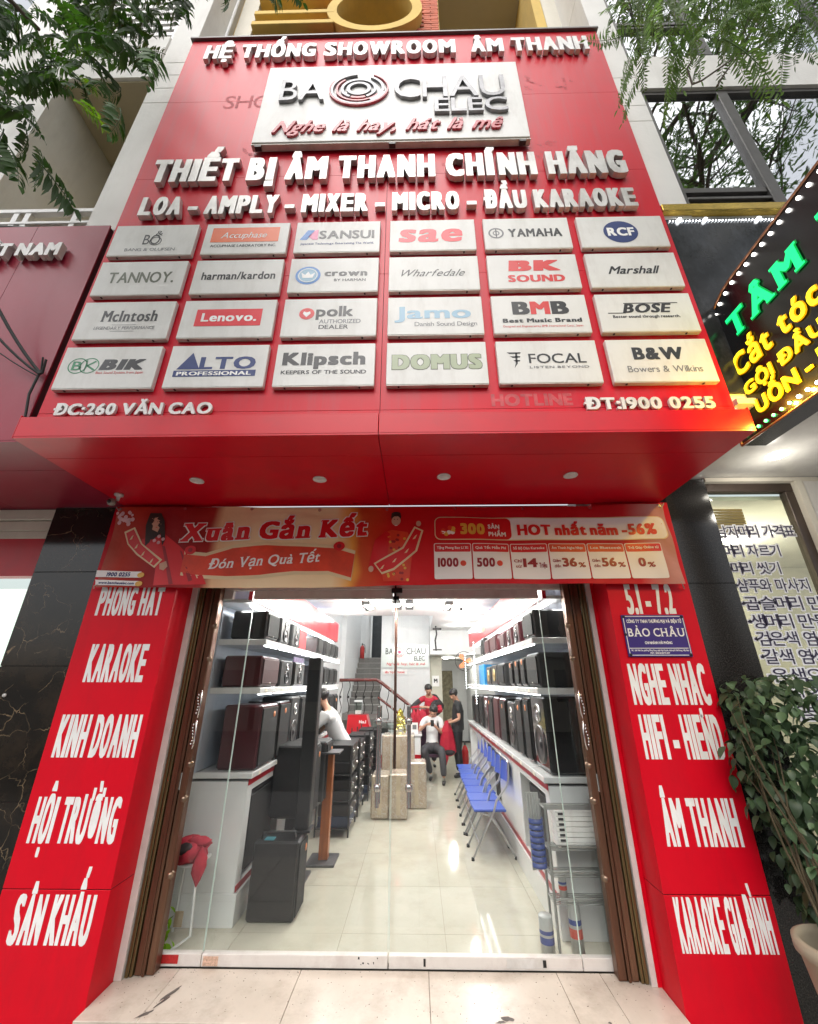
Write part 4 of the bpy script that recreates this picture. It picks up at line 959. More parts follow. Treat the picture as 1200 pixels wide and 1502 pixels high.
for k in range(285):
    z = .42 + 1.35*rnd.random(); e = climber_edge(z); x = e + (rnd.random()**1.4)*(2.72-e); y = -.88 + rnd.random()*.36
    a = rnd.uniform(math.pi*.75, math.pi*1.9)
    scatter_leaf(pp, pr, (x, y, z), (rnd.uniform(-.5, .5), rnd.uniform(.1, 1.0), a), rnd.uniform(.55, 1.1))

lm2 = MB().use(LG)
for k in range(800):
    z = .45 + 1.35*rnd.random(); e = climber_edge(z) + .05; x = e + (rnd.random()**1.2)*(2.78-e); y = -.74 + rnd.random()*.3
    M_ = Matrix.Translation((x, y, z)) @ Matrix.Rotation(rnd.uniform(math.pi*.75, math.pi*1.9), 4, 'Z') @ Matrix.Rotation(rnd.uniform(.1, 1.0), 4, 'Y') @ Matrix.Rotation(rnd.uniform(-.5, .5), 4, 'X') @ Matrix.Scale(rnd.uniform(.6, 1.1), 4)
    lm2.merge(leaf0[k % 3], M_)
tag(obj('foliage', lm2, LG, pp), kind='stuff')
# compound fronds
def frond(L, pairs, ll, lw, m, droop=.25, curve=0):
    mb = MB().use(m); st = []
    for i in range(9): t = i/8; st.append(Vector((L*t, curve*t*t, -droop*L*t*t)))
    mb.tube(st, [.004*(1-.8*i/8) for i in range(9)], 4, caps=False)
    def pt_(t): k = min(7, int(t*8)); return st[k].lerp(st[k+1], t*8-k)
    for i in range(pairs):
        t = .12 + .86*i/pairs; P0 = pt_(t); s_ = math.sin(math.pi*(.25+.7*t))**.6
        for sd in (-1, 1):
            lm_ = leaf_mesh('x', ll*s_*rnd.uniform(.85, 1.1), lw, m, .2, 3, .3)
            M_ = Matrix.Translation(P0) @ Matrix.Rotation(sd*rnd.uniform(.85, 1.2), 4, 'Z') @ Matrix.Rotation(rnd.uniform(-.3, .6), 4, 'X') @ Matrix.Rotation(rnd.uniform(.1, .5), 4, 'Y')
            mb.merge(lm_, M_)
    lm_ = leaf_mesh('x', ll*.8, lw, m, .2, 3, .3); mb.merge(lm_, Matrix.Translation(st[-1]))
    return mb
# street tree whose boughs hang in at the top left
t1 = thing('street_tree', (-4.6, -5.2, -.42), 'street tree with dark compound leaves hanging over the top left corner', 'tree')
tk = MB().use(BARK); tp = [Vector((-4.6, -5.2, -.42)), Vector((-4.5, -5.1, 1.5)), Vector((-4.3, -4.9, 3.5)), Vector((-3.9, -4.5, 5.5)), Vector((-3.4, -3.9, 7.2)), Vector((-3.0, -3.4, 8.6))]
tk.tube(tp, [.24, .2, .17, .13, .09, .05], 10); obj('trunk', tk, BARK, t1)
br = MB().use(BARK)
tips = []
for (sx_, sz_, sy_, ex, ey, ez) in ((-3.9, 5.5, -4.5, -2.2, -2.7, 5.3), (-3.6, 6.3, -4.2, -1.0, -2.6, 6.3), (-3.9, 5.5, -4.5, -3.0, -2.7, 4.6), (-3.4, 7.2, -3.9, -1.6, -2.8, 6.7), (-3.9, 5.5, -4.5, -3.3, -2.6, 5.6), (-3.9, 5.4, -4.5, -2.6, -2.9, 4.3)):
    A = Vector((sx_, sy_, sz_)); B = Vector((ex, ey, ez)); M_ = (A+B)/2 + Vector((0, 0, .35))
    q = [A*(1-t)**2 + M_*2*t*(1-t) + B*t*t for t in [i/8 for i in range(9)]]; br.tube(q, [.05-.005*i for i in range(9)], 6); tips += q[3:]
obj('branch', br, BARK, t1)
pf = [[frond(.40, 11, .105, .036, LT, .3, rnd.uniform(-.06, .06)), None] for _ in range(5)]
pb = [[frond(.40, 11, .11, .036, LB, .3), None] for _ in range(2)]
def inside(px, py):      # where boughs show against the sky and house at the top left
    if px < 60: return py < 270
    if px < 110: return py < 150
    if px < 170: return py < 160 or (py < 190 and rnd.random() < .3)
    if px < 240: return py < 100
    if px < 300: return py < 62
    if px < 340: return py < 8
    return px < 415 and py < 6
cnt_ = 0
while cnt_ < 286:
    px = rnd.uniform(-90, 415); py = rnd.uniform(-170, 270)
    if not inside(px, py): continue
    if px > 60 and rnd.random() < .12 and py > 0: pass
    Yp = rnd.uniform(-2.85, -2.25); p = atY(px, py, Yp); p.z += .16
    g = pf
    scatter_leaf(t1, g, p, (rnd.uniform(-.6, .6), rnd.uniform(.5, 1.25), rnd.uniform(-2.6, .6)), rnd.uniform(.6, 1.0), 'frond'); cnt_ += 1
fo = MB().use(LT); fbase = [frond(.36, 9, .10, .034, LT, .3, .04), frond(.34, 9, .095, .034, LT, .35, -.04)]
k = 0
while k < 200:
    px = rnd.uniform(-90, 415); py = rnd.uniform(-170, 250)
    if not inside(px+15, py+25) or py > 150 or px > 250: continue
    p = atY(px, py, rnd.uniform(-2.2, -1.9)); M_ = Matrix.Translation(p) @ Matrix.Rotation(rnd.uniform(-2.6, .6), 4, 'Z') @ Matrix.Rotation(rnd.uniform(.4, 1.25), 4, 'Y') @ Matrix.Rotation(rnd.uniform(-.6, .6), 4, 'X') @ Matrix.Scale(rnd.uniform(.7, 1.1), 4)
    fo.merge(fbase[k % 2], M_); k += 1
tag(obj('crown', fo, LT, t1), kind='stuff')
for (px, py) in ((118, 118), (122, 150), (130, 130), (128, 165), (112, 150), (100, 60)):
    p = atY(px, py, -2.4); scatter_leaf(t1, pb, p, (rnd.uniform(-.3, .3), .55, rnd.uniform(-.5, .2)), .6, 'frond')
# tree at the right: feathery, hangs in at the top right, its crown mirrored in the windows
t2 = thing('feathery_tree', (6.6, -6.2, -.42), 'tall street tree with fine feathery leaves reaching in at the top right', 'tree')
tk = MB().use(BARK); tk.tube([Vector((6.6, -6.2, -.42)), Vector((6.5, -6.1, 3)), Vector((6.3, -6.0, 6)), Vector((6.2, -6.1, 9)), Vector((6.4, -6.3, 12)), Vector((6.3, -6.2, 15))], [.3, .26, .22, .17, .11, .05], 10); obj('trunk', tk, BARK, t2)
br = MB().use(BARK); cl = MB().use(LF)
def grow(P0, d, L, r, lev):
    n = 5; q = [P0]; dd = d.normalized()
    for i in range(n):
        dd = (dd + Vector((rnd.uniform(-.25, .25), rnd.uniform(-.25, .25), rnd.uniform(-.12, .2)))).normalized(); q.append(q[-1] + dd*L/n)
    br.tube(q, [r*(1-.6*i/n) for i in range(n+1)], 5 if lev < 2 else 3, caps=False)
    if lev >= 3:
        for k in range(13):
            c_ = q[rnd.randrange(1, n+1)] + Vector((rnd.gauss(0, .25), rnd.gauss(0, .25), rnd.gauss(0, .2)))
            for _ in range(7):
                a = Vector((rnd.gauss(0, 1), rnd.gauss(0, 1), rnd.gauss(0, .6))).normalized(); b_ = a.cross(Vector((rnd.random(), rnd.random(), rnd.random()))).normalized()
                p_ = c_ + a*rnd.uniform(0, .25); l_ = .16; cl.add([p_, p_+a*l_*.5+b_*.022, p_+a*l_, p_+a*l_*.5-b_*.022], [(0, 1, 2, 3)])
        return
    for k in range(4 if lev else 3):
        s_ = q[rnd.randrange(2, n+1)]; nd = (dd + Vector((rnd.uniform(-1, 1), rnd.uniform(-1, 1), rnd.uniform(-.4, .7)))).normalized(); grow(s_, nd, L*rnd.uniform(.55, .75), r*.55, lev+1)
for k in range(17):
    z = 5.5 + k*.6; a = k*2.4; grow(Vector((6.3, -6.1, z)), Vector((math.cos(a), math.sin(a), .5)), 3.4, .09, 1)
for (a, b) in (((6.3, -6.0, 6), (2.9, -2.3, 6.6)), ((6.25, -6.05, 7.5), (2.4, -2.35, 7.3))):
    A, B = Vector(a), Vector(b); M_ = (A+B)/2 + Vector((0, 0, .8)); q = [A*(1-t)**2 + M_*2*t*(1-t) + B*t*t for t in [i/10 for i in range(11)]]; br.tube(q, [.06-.005*i for i in range(11)], 6)
for (pts_) in ([(1115, 30), (1070, 90), (1030, 118), (1015, 124)], [(1115, 70), (1085, 80), (1065, 105), (1052, 126)], [(1018, 85), (1008, 100), (1015, 122)], [(1100, 20), (1085, 70), (1080, 95)]):
    br.tube([atY(a, b, -2.3) for a, b in pts_], .006, 5)
obj('branch', br, BARK, t2); tag(obj('crown', cl, LF, t2), kind='stuff')
pf2 = [[frond(.5, 22, .075, .012, LF, .25, rnd.uniform(-.08, .08)), None] for _ in range(5)]
k = 0
while k < 190:
    px = rnd.uniform(885, 1290); py = rnd.uniform(-150, 105)
    lim = 42 if px < 930 else (80 if px < 1100 else 52 if px < 1160 else 28)
    if py > lim or (px < 900 and py > 8): continue
    if px > 1150 and rnd.random() < .5: continue
    p = atY(px, py, rnd.uniform(-2.7, -2.1)); p.z += .1
    scatter_leaf(t2, pf2, p, (rnd.uniform(-.6, .6), rnd.uniform(.4, 1.2), rnd.uniform(-3.1, 3.1)), rnd.uniform(.55, 1.0), 'frond'); k += 1
fo = MB().use(LF); fb2 = [frond(.5, 20, .075, .013, LF, .25, .05), frond(.45, 20, .07, .013, LF, .3, -.05)]; k = 0
while k < 130:
    px = rnd.uniform(915, 1300); py = rnd.uniform(-160, 95)
    lim = 30 if px < 930 else (95 if px < 1090 else 62 if px < 1160 else 25)
    if py > lim*rnd.uniform(.3, 1): continue
    p = atY(px, py, rnd.uniform(-2.9, -2.2)); M_ = Matrix.Translation(p) @ Matrix.Rotation(rnd.uniform(-3.1, 3.1), 4, 'Z') @ Matrix.Rotation(rnd.uniform(.3, 1.1), 4, 'Y') @ Matrix.Scale(rnd.uniform(.5, 1.0), 4)
    fo.merge(fb2[k % 2], M_); k += 1
tag(obj('foliage', fo, LF, t2), kind='stuff')
# houses over the road, mirrored in the stone and glass
OW = mat('far_wall', (.40, .38, .33), rough=.9, var=.1); OD = mat('far_window', (.05, .06, .07), rough=.2); ROOFM = mat('far_roof', (.22, .10, .07), rough=.9)
for (x0, x1, h, lab) in ((-15, -8.5, 9, 'pale three storey house across the street, farthest left'), (-8.2, -2.5, 12, 'tall narrow pale house across the street facing the shop'), (-2.2, 4.2, 8.5, 'low pale house across the street with wide windows'), (4.5, 11, 11, 'four storey pale house across the street behind the feathery tree')):
    h_ = thing('house', ((x0+x1)/2, -19, -.54), lab, 'house', 'houses across the street')
    bx('wall', h_, OW, x0, x1, -26, -19, -.54, h); bx('roof', h_, ROOFM, x0-.2, x1+.2, -26.2, -18.7, h+.002, h+.25)
    for r_ in range(int(h/3)):
        for c_ in range(3):
            xx = x0 + (x1-x0)*(c_+.5)/3; bx('window', h_, OD, xx-.7, xx+.7, -18.99, -18.93, .8+3*r_, 2.3+3*r_)
        bx('balcony', h_, OW, x0+.3, x1-.3, -18.998, -18.2, 2.9+3*r_, 3.05+3*r_)
# ------------------------------------------------------------------ new year banner
bn = thing('banner', (-.25, -.5, 2.45), 'long red and cream vinyl sale banner stretched across the top of the entrance', 'banner')
BX0, BX1 = -2.67, 2.16
def bwave(x, z):
    return bwave0(x, z) + .005*math.sin(9*z + 6*x)*math.exp(-((x+2.5)/.3)**2) + .006*math.exp(-((z-3.12)/.05)**2)*math.sin(x*9)
def bwave0(x, z):
    e = max(0, (x-1.75))/.4
    return .010*math.sin(x*3.1+1) + .006*math.sin(x*7.3 + z*4) + .004*math.sin(x*13+z*9) + .02*e*e*math.sin(z*14+x*20)*.5 + .012*math.sin(z*5+x)
def btop(x): return 3.19 - .018*math.sin((x-BX0)/(BX1-BX0)*math.pi)
def bbot(x): return 2.475 - .012*math.sin((x-BX0)/(BX1-BX0)*math.pi*2)
def BW(x, z, k=0): return Vector((x, -.475 - bwave(x, z) - k*.0012, z))
def banner_mat():
    m = bpy.data.materials.new('banner_print'); m.use_nodes = True; N = m.node_tree.nodes; L = m.node_tree.links; b = N['Principled BSDF']
    tc = N.new('ShaderNodeTexCoord'); sp_ = N.new('ShaderNodeSeparateXYZ'); L.new(tc.outputs['Object'], sp_.inputs[0])
    nz = N.new('ShaderNodeTexNoise'); nz.inputs['Scale'].default_value = 2.2; nz.inputs['Detail'].default_value = 2; L.new(tc.outputs['Object'], nz.inputs[0])
    ad = N.new('ShaderNodeMath'); ad.operation = 'MULTIPLY_ADD'; ad.inputs[1].default_value = .22; L.new(nz.outputs['Fac'], ad.inputs[0]); L.new(sp_.outputs[0], ad.inputs[2])
    mr = N.new('ShaderNodeMapRange'); mr.inputs['From Min'].default_value = -2.42; mr.inputs['From Max'].default_value = 2.42; L.new(ad.outputs[0], mr.inputs['Value'])
    cr = N.new('ShaderNodeValToRGB'); L.new(mr.outputs[0], cr.inputs[0]); e = cr.color_ramp.elements
    e[0].position = 0; e[0].color = (.45, .14, .10, 1); e[1].position = .05; e[1].color = (.50, .035, .015, 1)
    for p_, c in ((.12, (.30, .006, .010)), (.205, (.36, .015, .012)), (.222, (.80, .50, .28)), (.30, (.92, .70, .44)), (.43, (.92, .68, .40)), (.46, (.85, .36, .06)), (.475, (.60, .08, .02)), (.53, (.62, .008, .010)), (.75, (.60, .004, .015)), (.95, (.58, .008, .015)), (1, (.55, .25, .22))):
        q = e.new(p_); q.color = c + (1,)
    L.new(cr.outputs[0], b.inputs['Base Color']); b.inputs['Roughness'].default_value = .5; b.inputs['Specular IOR Level'].default_value = .3
    bn_ = N.new('ShaderNodeTexNoise'); bn_.inputs['Scale'].default_value = 5; bn_.inputs['Detail'].default_value = 3; L.new(tc.outputs['Object'], bn_.inputs[0]); bp = N.new('ShaderNodeBump'); bp.inputs['Strength'].default_value = .6; bp.inputs['Distance'].default_value = .03; L.new(bn_.outputs['Fac'], bp.inputs['Height']); L.new(bp.outputs[0], b.inputs['Normal'])
    return m
BAN = banner_mat()
mb = MB().use(BAN); nx, nz_ = 160, 20; V = []
for back in (0, .003):
    for j in range(nz_+1):
        for i in range(nx+1):
            x = BX0 + (BX1-BX0)*i/nx; z = bbot(x) + (btop(x)-bbot(x))*j/nz_; p = BW(x, z); V.append((p.x, p.y+back, p.z))
n1 = (nx+1)*(nz_+1)
F = [(j*(nx+1)+i, j*(nx+1)+i+1, (j+1)*(nx+1)+i+1, (j+1)*(nx+1)+i) for j in range(nz_) for i in range(nx)]
mb.add(V, F + [tuple(a+n1 for a in f[::-1]) for f in F], True); obj('banner_sheet', mb, BAN, bn)
B2 = lambda px, py: (atY(px, py, -.5).x, atY(px, py, -.5).z)
def subdiv(P, F, mx=.05):
    """triangulate and split long edges so that flat print follows the cloth"""
    T = [(f[0], f[i], f[i+1]) for f in F for i in range(1, len(f)-1)]; P = [tuple(p) for p in P]
    for _ in range(18):
        cache = {}; out = []; ch = False
        for t in T:
            es = [(t[i], t[(i+1) % 3]) for i in range(3)]; ls = [math.dist(P[a], P[b]) for a, b in es]; k = ls.index(max(ls))
            if ls[k] > mx:
                a, b = es[k]; c = t[(k+2) % 3]; key = (min(a, b), max(a, b))
                if key not in cache: cache[key] = len(P); P.append(((P[a][0]+P[b][0])/2, (P[a][1]+P[b][1])/2))
                m_ = cache[key]; out += [(a, m_, c), (m_, b, c)]; ch = True
            else: out.append(t)
        T = out
        if not ch: break
    return P, T
def bshape(name, m, shape, k=1, px=False, mx=.06):
    P, F = shape
    if px: P = [B2(*p) for p in P]
    from mathutils.geometry import tessellate_polygon
    F2 = []
    for f in F:
        if len(f) > 4:
            for t in tessellate_polygon([[Vector((P[i][0], P[i][1], 0)) for i in f]]): F2.append(tuple(f[i] for i in t))
        else: F2.append(f)
    F3 = []
    for f in F2:
        ar = sum(P[f[i]][0]*P[f[(i+1) % len(f)]][1] - P[f[(i+1) % len(f)]][0]*P[f[i]][1] for i in range(len(f)))
        F3.append(f if ar > 0 else f[::-1])
    P, F3 = subdiv(P, F3, mx)
    mb = MB().use(m); mb.add([BW(x, z, 2+k) for x, z in P], F3, True); return obj(name, mb, m, bn)
def btext(m, s, xa, xb, z0, z1, h, k=3, **kw):
    """text between (a) and (b) px on the baseline rising from z0 to z1 (world), on the cloth"""
    mb = MB().use(m); Rr = Vector((xb-xa, 0, z1-z0)); w = Rr.length; Rr.normalize()
    for q in letters(s, (xa, 0, z0), Rr, ZU, w, h, m=m, **kw):
        q.v = [tuple(BW(v[0], v[2], 2+k)) for v in q.v]; mb.merge(q)
    return obj('lettering', mb, m, bn)
def rrect(x0, x1, z0, z1, r, n=5):
    P = []
    for (cx, cz, a0) in ((x1-r, z1-r, 0), (x0+r, z1-r, 90), (x0+r, z0+r, 180), (x1-r, z0+r, 270)):
        for i in range(n+1): P.append((cx + r*math.cos(R(a0+90*i/n)), cz + r*math.sin(R(a0+90*i/n))))
    return P, [tuple(range(len(P)))]
PR_ = mat('print_red', (.66, .004, .010), rough=.4, var=.1, vs=3); PW = mat('print_white', (.90, .86, .84), rough=.4, var=0); PC = mat('print_cream', (.78, .60, .36), rough=.4, var=.05)
PG = mat('print_gold', (.75, .42, .06), rough=.4, var=.15, vs=10); PDR = mat('print_dark_red', (.30, .004, .012), rough=.4, var=0); PO = mat('print_orange', (.68, .05, .015), rough=.4, var=.2, vs=5)
SK = mat('print_skin', (.62, .36, .25), rough=.5, var=.05); HR = mat('print_hair', (.03, .015, .012), rough=.5, var=.1); PPK = mat('print_blossom', (.75, .45, .48), rough=.5, var=.2, vs=15)
# ribbon under the title
rib = [(268, 812), (300, 815), (340, 803), (390, 799), (440, 800), (490, 803), (520, 812), (514, 846), (480, 836), (430, 836), (380, 842), (330, 844), (285, 842), (262, 838)]
bshape('print_shape', PC, ([(x + (1 if i < 7 else 0), y + (-5 if i < 7 else 5)) for i, (x, y) in enumerate(rib)], [tuple(range(len(rib)))]), 1, True)
bshape('print_shape', PO, (rib, [tuple(range(len(rib)))]), 2, True)
x0, z0 = B2(262, 794); x1, z1 = B2(541, 786)
btext(PW, 'Xuân Gắn Kết', x0, x1, z0, z1+.004, .162, 3, b=(.055, .03), halo=(.035, .035), serif=.05, shear=.1, space=.9)
btext(PR_, 'Xuân Gắn Kết', x0, x1, z0, z1+.004, .162, 4, b=(.055, .03), serif=.05, shear=.1, space=.9)
x0, z0 = B2(302, 834); x1, z1 = B2(470, 822)
btext(PW, 'Đón Vạn Quà Tết', x0, x1, z0, z1, .085, 4, b=(.02, .01), serif=.04, shear=.2)
# left figure: woman in red long dress holding a ribbon
bshape('print_figure', PR_, ([(205, 790), (240, 782), (262, 800), (290, 830), (300, 856), (222, 858), (226, 830), (205, 812)], [tuple(range(8))]), 1, True)
bshape('print_figure', HR, ([(222, 752), (236, 756), (240, 768), (234, 782), (224, 790), (210, 792), (216, 774)], [tuple(range(7))]), 2, True)
bshape('print_figure', SK, ([(222, 760), (232, 758), (236, 768), (230, 780), (222, 776)], [tuple(range(5))]), 3, True)
bshape('print_figure', PC, ([(178, 778), (196, 772), (206, 796), (236, 820), (224, 832), (196, 812), (182, 796)], [tuple(range(7))]), 2, True)
bshape('print_figure', PR_, ([(181, 780), (194, 775), (204, 797), (232, 821), (223, 829), (198, 810), (184, 795)], [tuple(range(7))]), 3, True)
for (a, b) in ((189, 787), (196, 800), (206, 811), (219, 822)): bshape('print_mark', PC, ([(a-3, b+3), (a+1, b+2), (a+4, b-4), (a+1, b-2)], [(0, 1, 2, 3)]), 4, True)
for k in range(16):
    a, b = 182 + rnd.uniform(-12, 12), 760 + rnd.uniform(-10, 8); bshape('print_blossom', PPK, disc2d(*B2(a, b), rnd.uniform(.012, .022), 7), 2)
bshape('print_figure', SK, ([(232, 826), (242, 822), (244, 830), (238, 836), (232, 834)], [tuple(range(5))]), 4, True)
for (a, b) in ((278, 806), (497, 800)): bshape('print_bow', PR_, disc2d(*B2(a, b), .05, 12, 1, .8), 5); bshape('print_bow', PDR, disc2d(*B2(a, b), .02, 8), 6)
bshape('print_label', PW, ([(138, 835), (204, 837), (203, 846), (136, 845)], [(0, 1, 2, 3)]), 3, True); bshape('print_label', PW, ([(136, 849), (200, 851), (199, 858), (136, 857)], [(0, 1, 2, 3)]), 3, True)
for (a, b) in ((203, 842), (200, 855)): bshape('print_label', PG, disc2d(*B2(a, b), .032, 12, 1, .7), 4)
x0, z0 = B2(152, 845); x1, z1 = B2(186, 845); btext(NAVY, '1900 0255', x0, x1, z0+.005, z1+.005, .035, 5, b=(.03, .03)); x0, z0 = B2(140, 857); x1, z1 = B2(192, 858); btext(NAVY, 'www.baochauelec.com', x0, x1, z0+.01, z1+.01, .022, 5, b=(.03, .03))
bshape('print_figure', PDR, ([(236, 800), (240, 800), (252, 856), (246, 857)], [(0, 1, 2, 3)]), 2, True); bshape('print_figure', PDR, ([(262, 806), (265, 808), (280, 850), (274, 852)], [(0, 1, 2, 3)]), 2, True)
bshape('print_figure', HR, ([(220, 752), (236, 752), (241, 764), (241, 790), (236, 800), (234, 776), (226, 764), (222, 776), (218, 794), (210, 800), (213, 770)], [tuple(range(11))]), 3, True)
bshape('print_figure', SK, disc2d(*B2(228, 767), .032, 14, .85, 1.25), 4); bshape('print_figure', HR, disc2d(B2(226, 765)[0]-.004, B2(226, 765)[1], .004, 6), 5); bshape('print_figure', HR, disc2d(B2(231, 765)[0], B2(231, 765)[1], .004, 6), 5); bshape('print_figure', PR_, disc2d(*B2(229, 773), .007, 8, 1.2, .5), 5)
for (a, b) in ((225, 792), (231, 795), (238, 790), (232, 786)): bshape('print_blossom', PPK, disc2d(*B2(a, b), .016, 7), 4)
# middle figure: man in red patterned long shirt
bshape('print_figure', PO, ([(560, 782), (575, 776), (598, 780), (606, 800), (600, 852), (562, 852), (556, 810)], [tuple(range(7))]), 1, True)
bshape('print_figure', PR_, ([(550, 792), (566, 778), (572, 782), (568, 820), (546, 838), (540, 832)], [tuple(range(6))]), 2, True)
for k in range(34):
    a, b = rnd.uniform(566, 600), rnd.uniform(784, 850); bshape('print_pattern', PG if k % 2 else PDR, disc2d(*B2(a, b), .012, 7), 2, mx=.2)
bshape('print_figure', HR, disc2d(*B2(581, 757), .048, 14, .95, .8), 3); bshape('print_figure', SK, disc2d(*B2(581, 763), .042, 14, .95, 1.1), 4)
bshape('print_figure', PC, ([(548, 826), (590, 802), (608, 772), (621, 778), (612, 808), (578, 836), (560, 842)], [tuple(range(7))]), 4, True)
bshape('print_figure', PR_, ([(551, 827), (592, 804), (609, 775), (618, 779), (609, 807), (577, 833), (560, 839)], [tuple(range(7))]), 5, True)
for (a, b) in ((560, 832), (578, 822), (596, 808), (608, 788)): bshape('print_mark', PC, ([(a-3, b+3), (a+1, b+2), (a+4, b-4), (a+1, b-2)], [(0, 1, 2, 3)]), 6, True)
for (a, b) in ((614, 768), (544, 834)): bshape('print_figure', SK, disc2d(*B2(a, b), .022, 10, 1, 1.2), 6)
for dx in (-.014, .012): bshape('print_figure', HR, disc2d(B2(581, 761)[0]+dx, B2(581, 761)[1], .0045, 6), 5)
bshape('print_figure', PW, disc2d(B2(581, 770)[0], B2(581, 770)[1], .010, 8, 1.3, .4), 5); bshape('print_figure', HR, disc2d(B2(581, 753)[0], B2(581, 753)[1], .042, 12, 1, .55), 5)
ROPE = mat('rope', (.5, .48, .42), rough=.8, var=.1)
for (x, z, x2, z2) in ((BX0+.02, 3.16, BX0-.05, 3.215), (BX1-.02, 3.15, BX1+.04, 3.215), (BX0+.02, 2.50, BX0-.04, 2.47), (BX1-.03, 2.49, BX1+.03, 2.45)):
    obj('tie_rope', MB().use(ROPE).tube([tuple(BW(x, z, 4)), ((x+x2)/2, -.47, (z+z2)/2), (x2, -.43, z2)], .004, 5), ROPE, bn)
for x in [BX0+.03+k*(BX1-BX0-.06)/8 for k in range(9)]:
    P, F = ring2d(0, 0, .006, .013, 0, 360, 12); zz = btop(x)-.02; obj('eyelet', MB().use(STEEL).add([BW(x+p_[0], zz+p_[1], 5) for p_ in P], F), STEEL, bn)
# price strip
x0, z1_ = B2(637, 758); x1, _z = B2(976, 762); z0_ = B2(640, 792)[1]; zt = z1_-.0
bshape('print_frame', PC, rrect(x0, x1, z0_, zt, .05), 1); bshape('print_frame', PW, rrect(x0+.5, x1-.01, z0_+.008, zt-.008, .045), 2); bshape('print_frame', PR_, rrect(x0+.008, x0+.66, z0_+.008, zt-.008, .045), 3)
for k in range(9): bshape('print_emblem', (PG, PW, PO)[k % 3], disc2d(x0+.11+rnd.uniform(-.05, .05), z0_+.08+rnd.uniform(-.03, .04), .02, 8), 4)
btext(PG, '300', x0+.22, x0+.43, z0_+.05, z0_+.05, .10, 5, b=(.055, .04)); btext(PW, 'SẢN', x0+.46, x0+.56, z0_+.105, z0_+.105, .04, 5, b=(.04, .03)); btext(PW, 'PHẨM', x0+.46, x0+.61, z0_+.035, z0_+.035, .04, 5, b=(.04, .03))
btext(PR_, 'HOT nhất năm -56%', x0+.71, x1-.09, z0_+.045, z0_+.045, .098, 5, b=(.06, .03), space=.7)
hd = ['Tặng Phong Bao Lì Xì', 'Quà Tết Miễn Phí', 'Sổ Bộ Dàn Karaoke', 'Âm Thanh Nghe Nhạc', 'Loa Bluetooth', 'Trả Góp Online từ']
bg_ = ['1000', '500', '14', '36', '56', '0']; pre = ['', '', 'Chỉ từ', 'Giảm', 'Giảm', '']; suf = ['', '', 'Triệu', '%', '%', '%']
cells = [(637, 692), (694, 749), (751, 806), (808, 864), (866, 921), (923, 976)]
zt2 = B2(640, 797)[1]; zb2 = B2(640, 849)[1]
for i, (a, b) in enumerate(cells):
    xa, xb = B2(a, 820)[0], B2(b, 820)[0]
    if i == 0: _x = xa
    bshape('print_cell', PW, rrect(xa, xb, zb2, zt2, .012, 2), 1); bshape('print_cell', PO if i in (3, 4) else PR_, rrect(xa+.005, xb-.005, zt2-.075, zt2-.006, .01, 2), 2)
    btext(PW, hd[i], xa+.025, xb-.025, zt2-.05, zt2-.05, .022, 3, b=(.02, .02))
    wn_ = {4: .17, 3: .15, 2: .12, 1: .06}[len(bg_[i])]; xm = xa + (.03 if not pre[i] else .095)
    if i == 5: xm = xa+.08
    btext(PDR, bg_[i], xm, xm+wn_, zb2+.10, zb2+.10, .075, 3, b=(.045, .03))
    if pre[i]: btext(PDR, pre[i].split()[0], xa+.02, xa+.085, zb2+.14, zb2+.14, .025, 3, b=(.02, .02)); btext(PDR, 'từ' if i == 2 else 'đến', xa+.03, xa+.08, zb2+.095, zb2+.095, .022, 3, b=(.02, .02))
    if suf[i]: btext(PDR, suf[i], xm+wn_+.012, xb-.02 if i == 2 else xm+wn_+.07, zb2+.095, zb2+.095, .042, 3, b=(.03, .02))
    else: bshape('print_emblem', PO, disc2d(xm+wn_+.04, zb2+.13, .025, 10), 3)
# ------------------------------------------------------------------ shop interior
SW = mat('shop_wall', (.72, .72, .72), rough=.6, var=.03); CEILM = mat('shop_ceiling', (.78, .78, .78), rough=.7, var=.02)
LAM = mat('white_laminate', (.74, .75, .75), rough=.22, var=.02, coat=.2); LAMR = mat('red_laminate', (.34, .004, .012), rough=.3, var=.05, spec=.35)
WALLB = mat('shelf_back', (.50, .56, .66), rough=.4, var=.04)
fl = obj('shop_floor', MB().use(GROUT).box(-2.35, 2.0, .03, 11.2, -.2, -.064), GROUT, kind='structure')
tp_ = None
for i in range(6):
    for j in range(14):
        x0 = -2.997 + .8*i; y0 = -.42 + .8*j
        a, b = max(x0, -2.3), min(x0+.8, 1.95); c, d = max(y0, .032), min(y0+.8, 11.2)
        if b-a < .05 or d-c < .05: continue
        bx('floor_tile', fl, FTILE, a+.0012, b-.0012, c+.0012, d-.0012, -.075, -.06 + rnd.uniform(-.0004, .0004))
obj('shop_ceiling', MB().box(-2.3, 1.95, .03, 5.1, 3.06, 3.2).box(.36, 1.95, 5.1, 8.0, 3.06, 3.2), CEILM, kind='structure')
obj('shop_side_wall', MB().box(-2.35, -2.02, .03, 7.6, -.06, 3.6).box(-2.35, -1.9, 7.6, 12, -.06, 5), SW, kind='structure')
obj('shop_side_wall', MB().box(1.72, 1.95, .03, 12, -.06, 3.6), SW, kind='structure')
obj('front_lintel', MB().box(-2.0, 1.54, .035, .2, 2.63, 3.4).box(-2.3, -1.99, -.16, .03, -.2, 3.4).box(1.54, 1.95, -.16, .03, -.2, 3.4), SW, kind='structure')
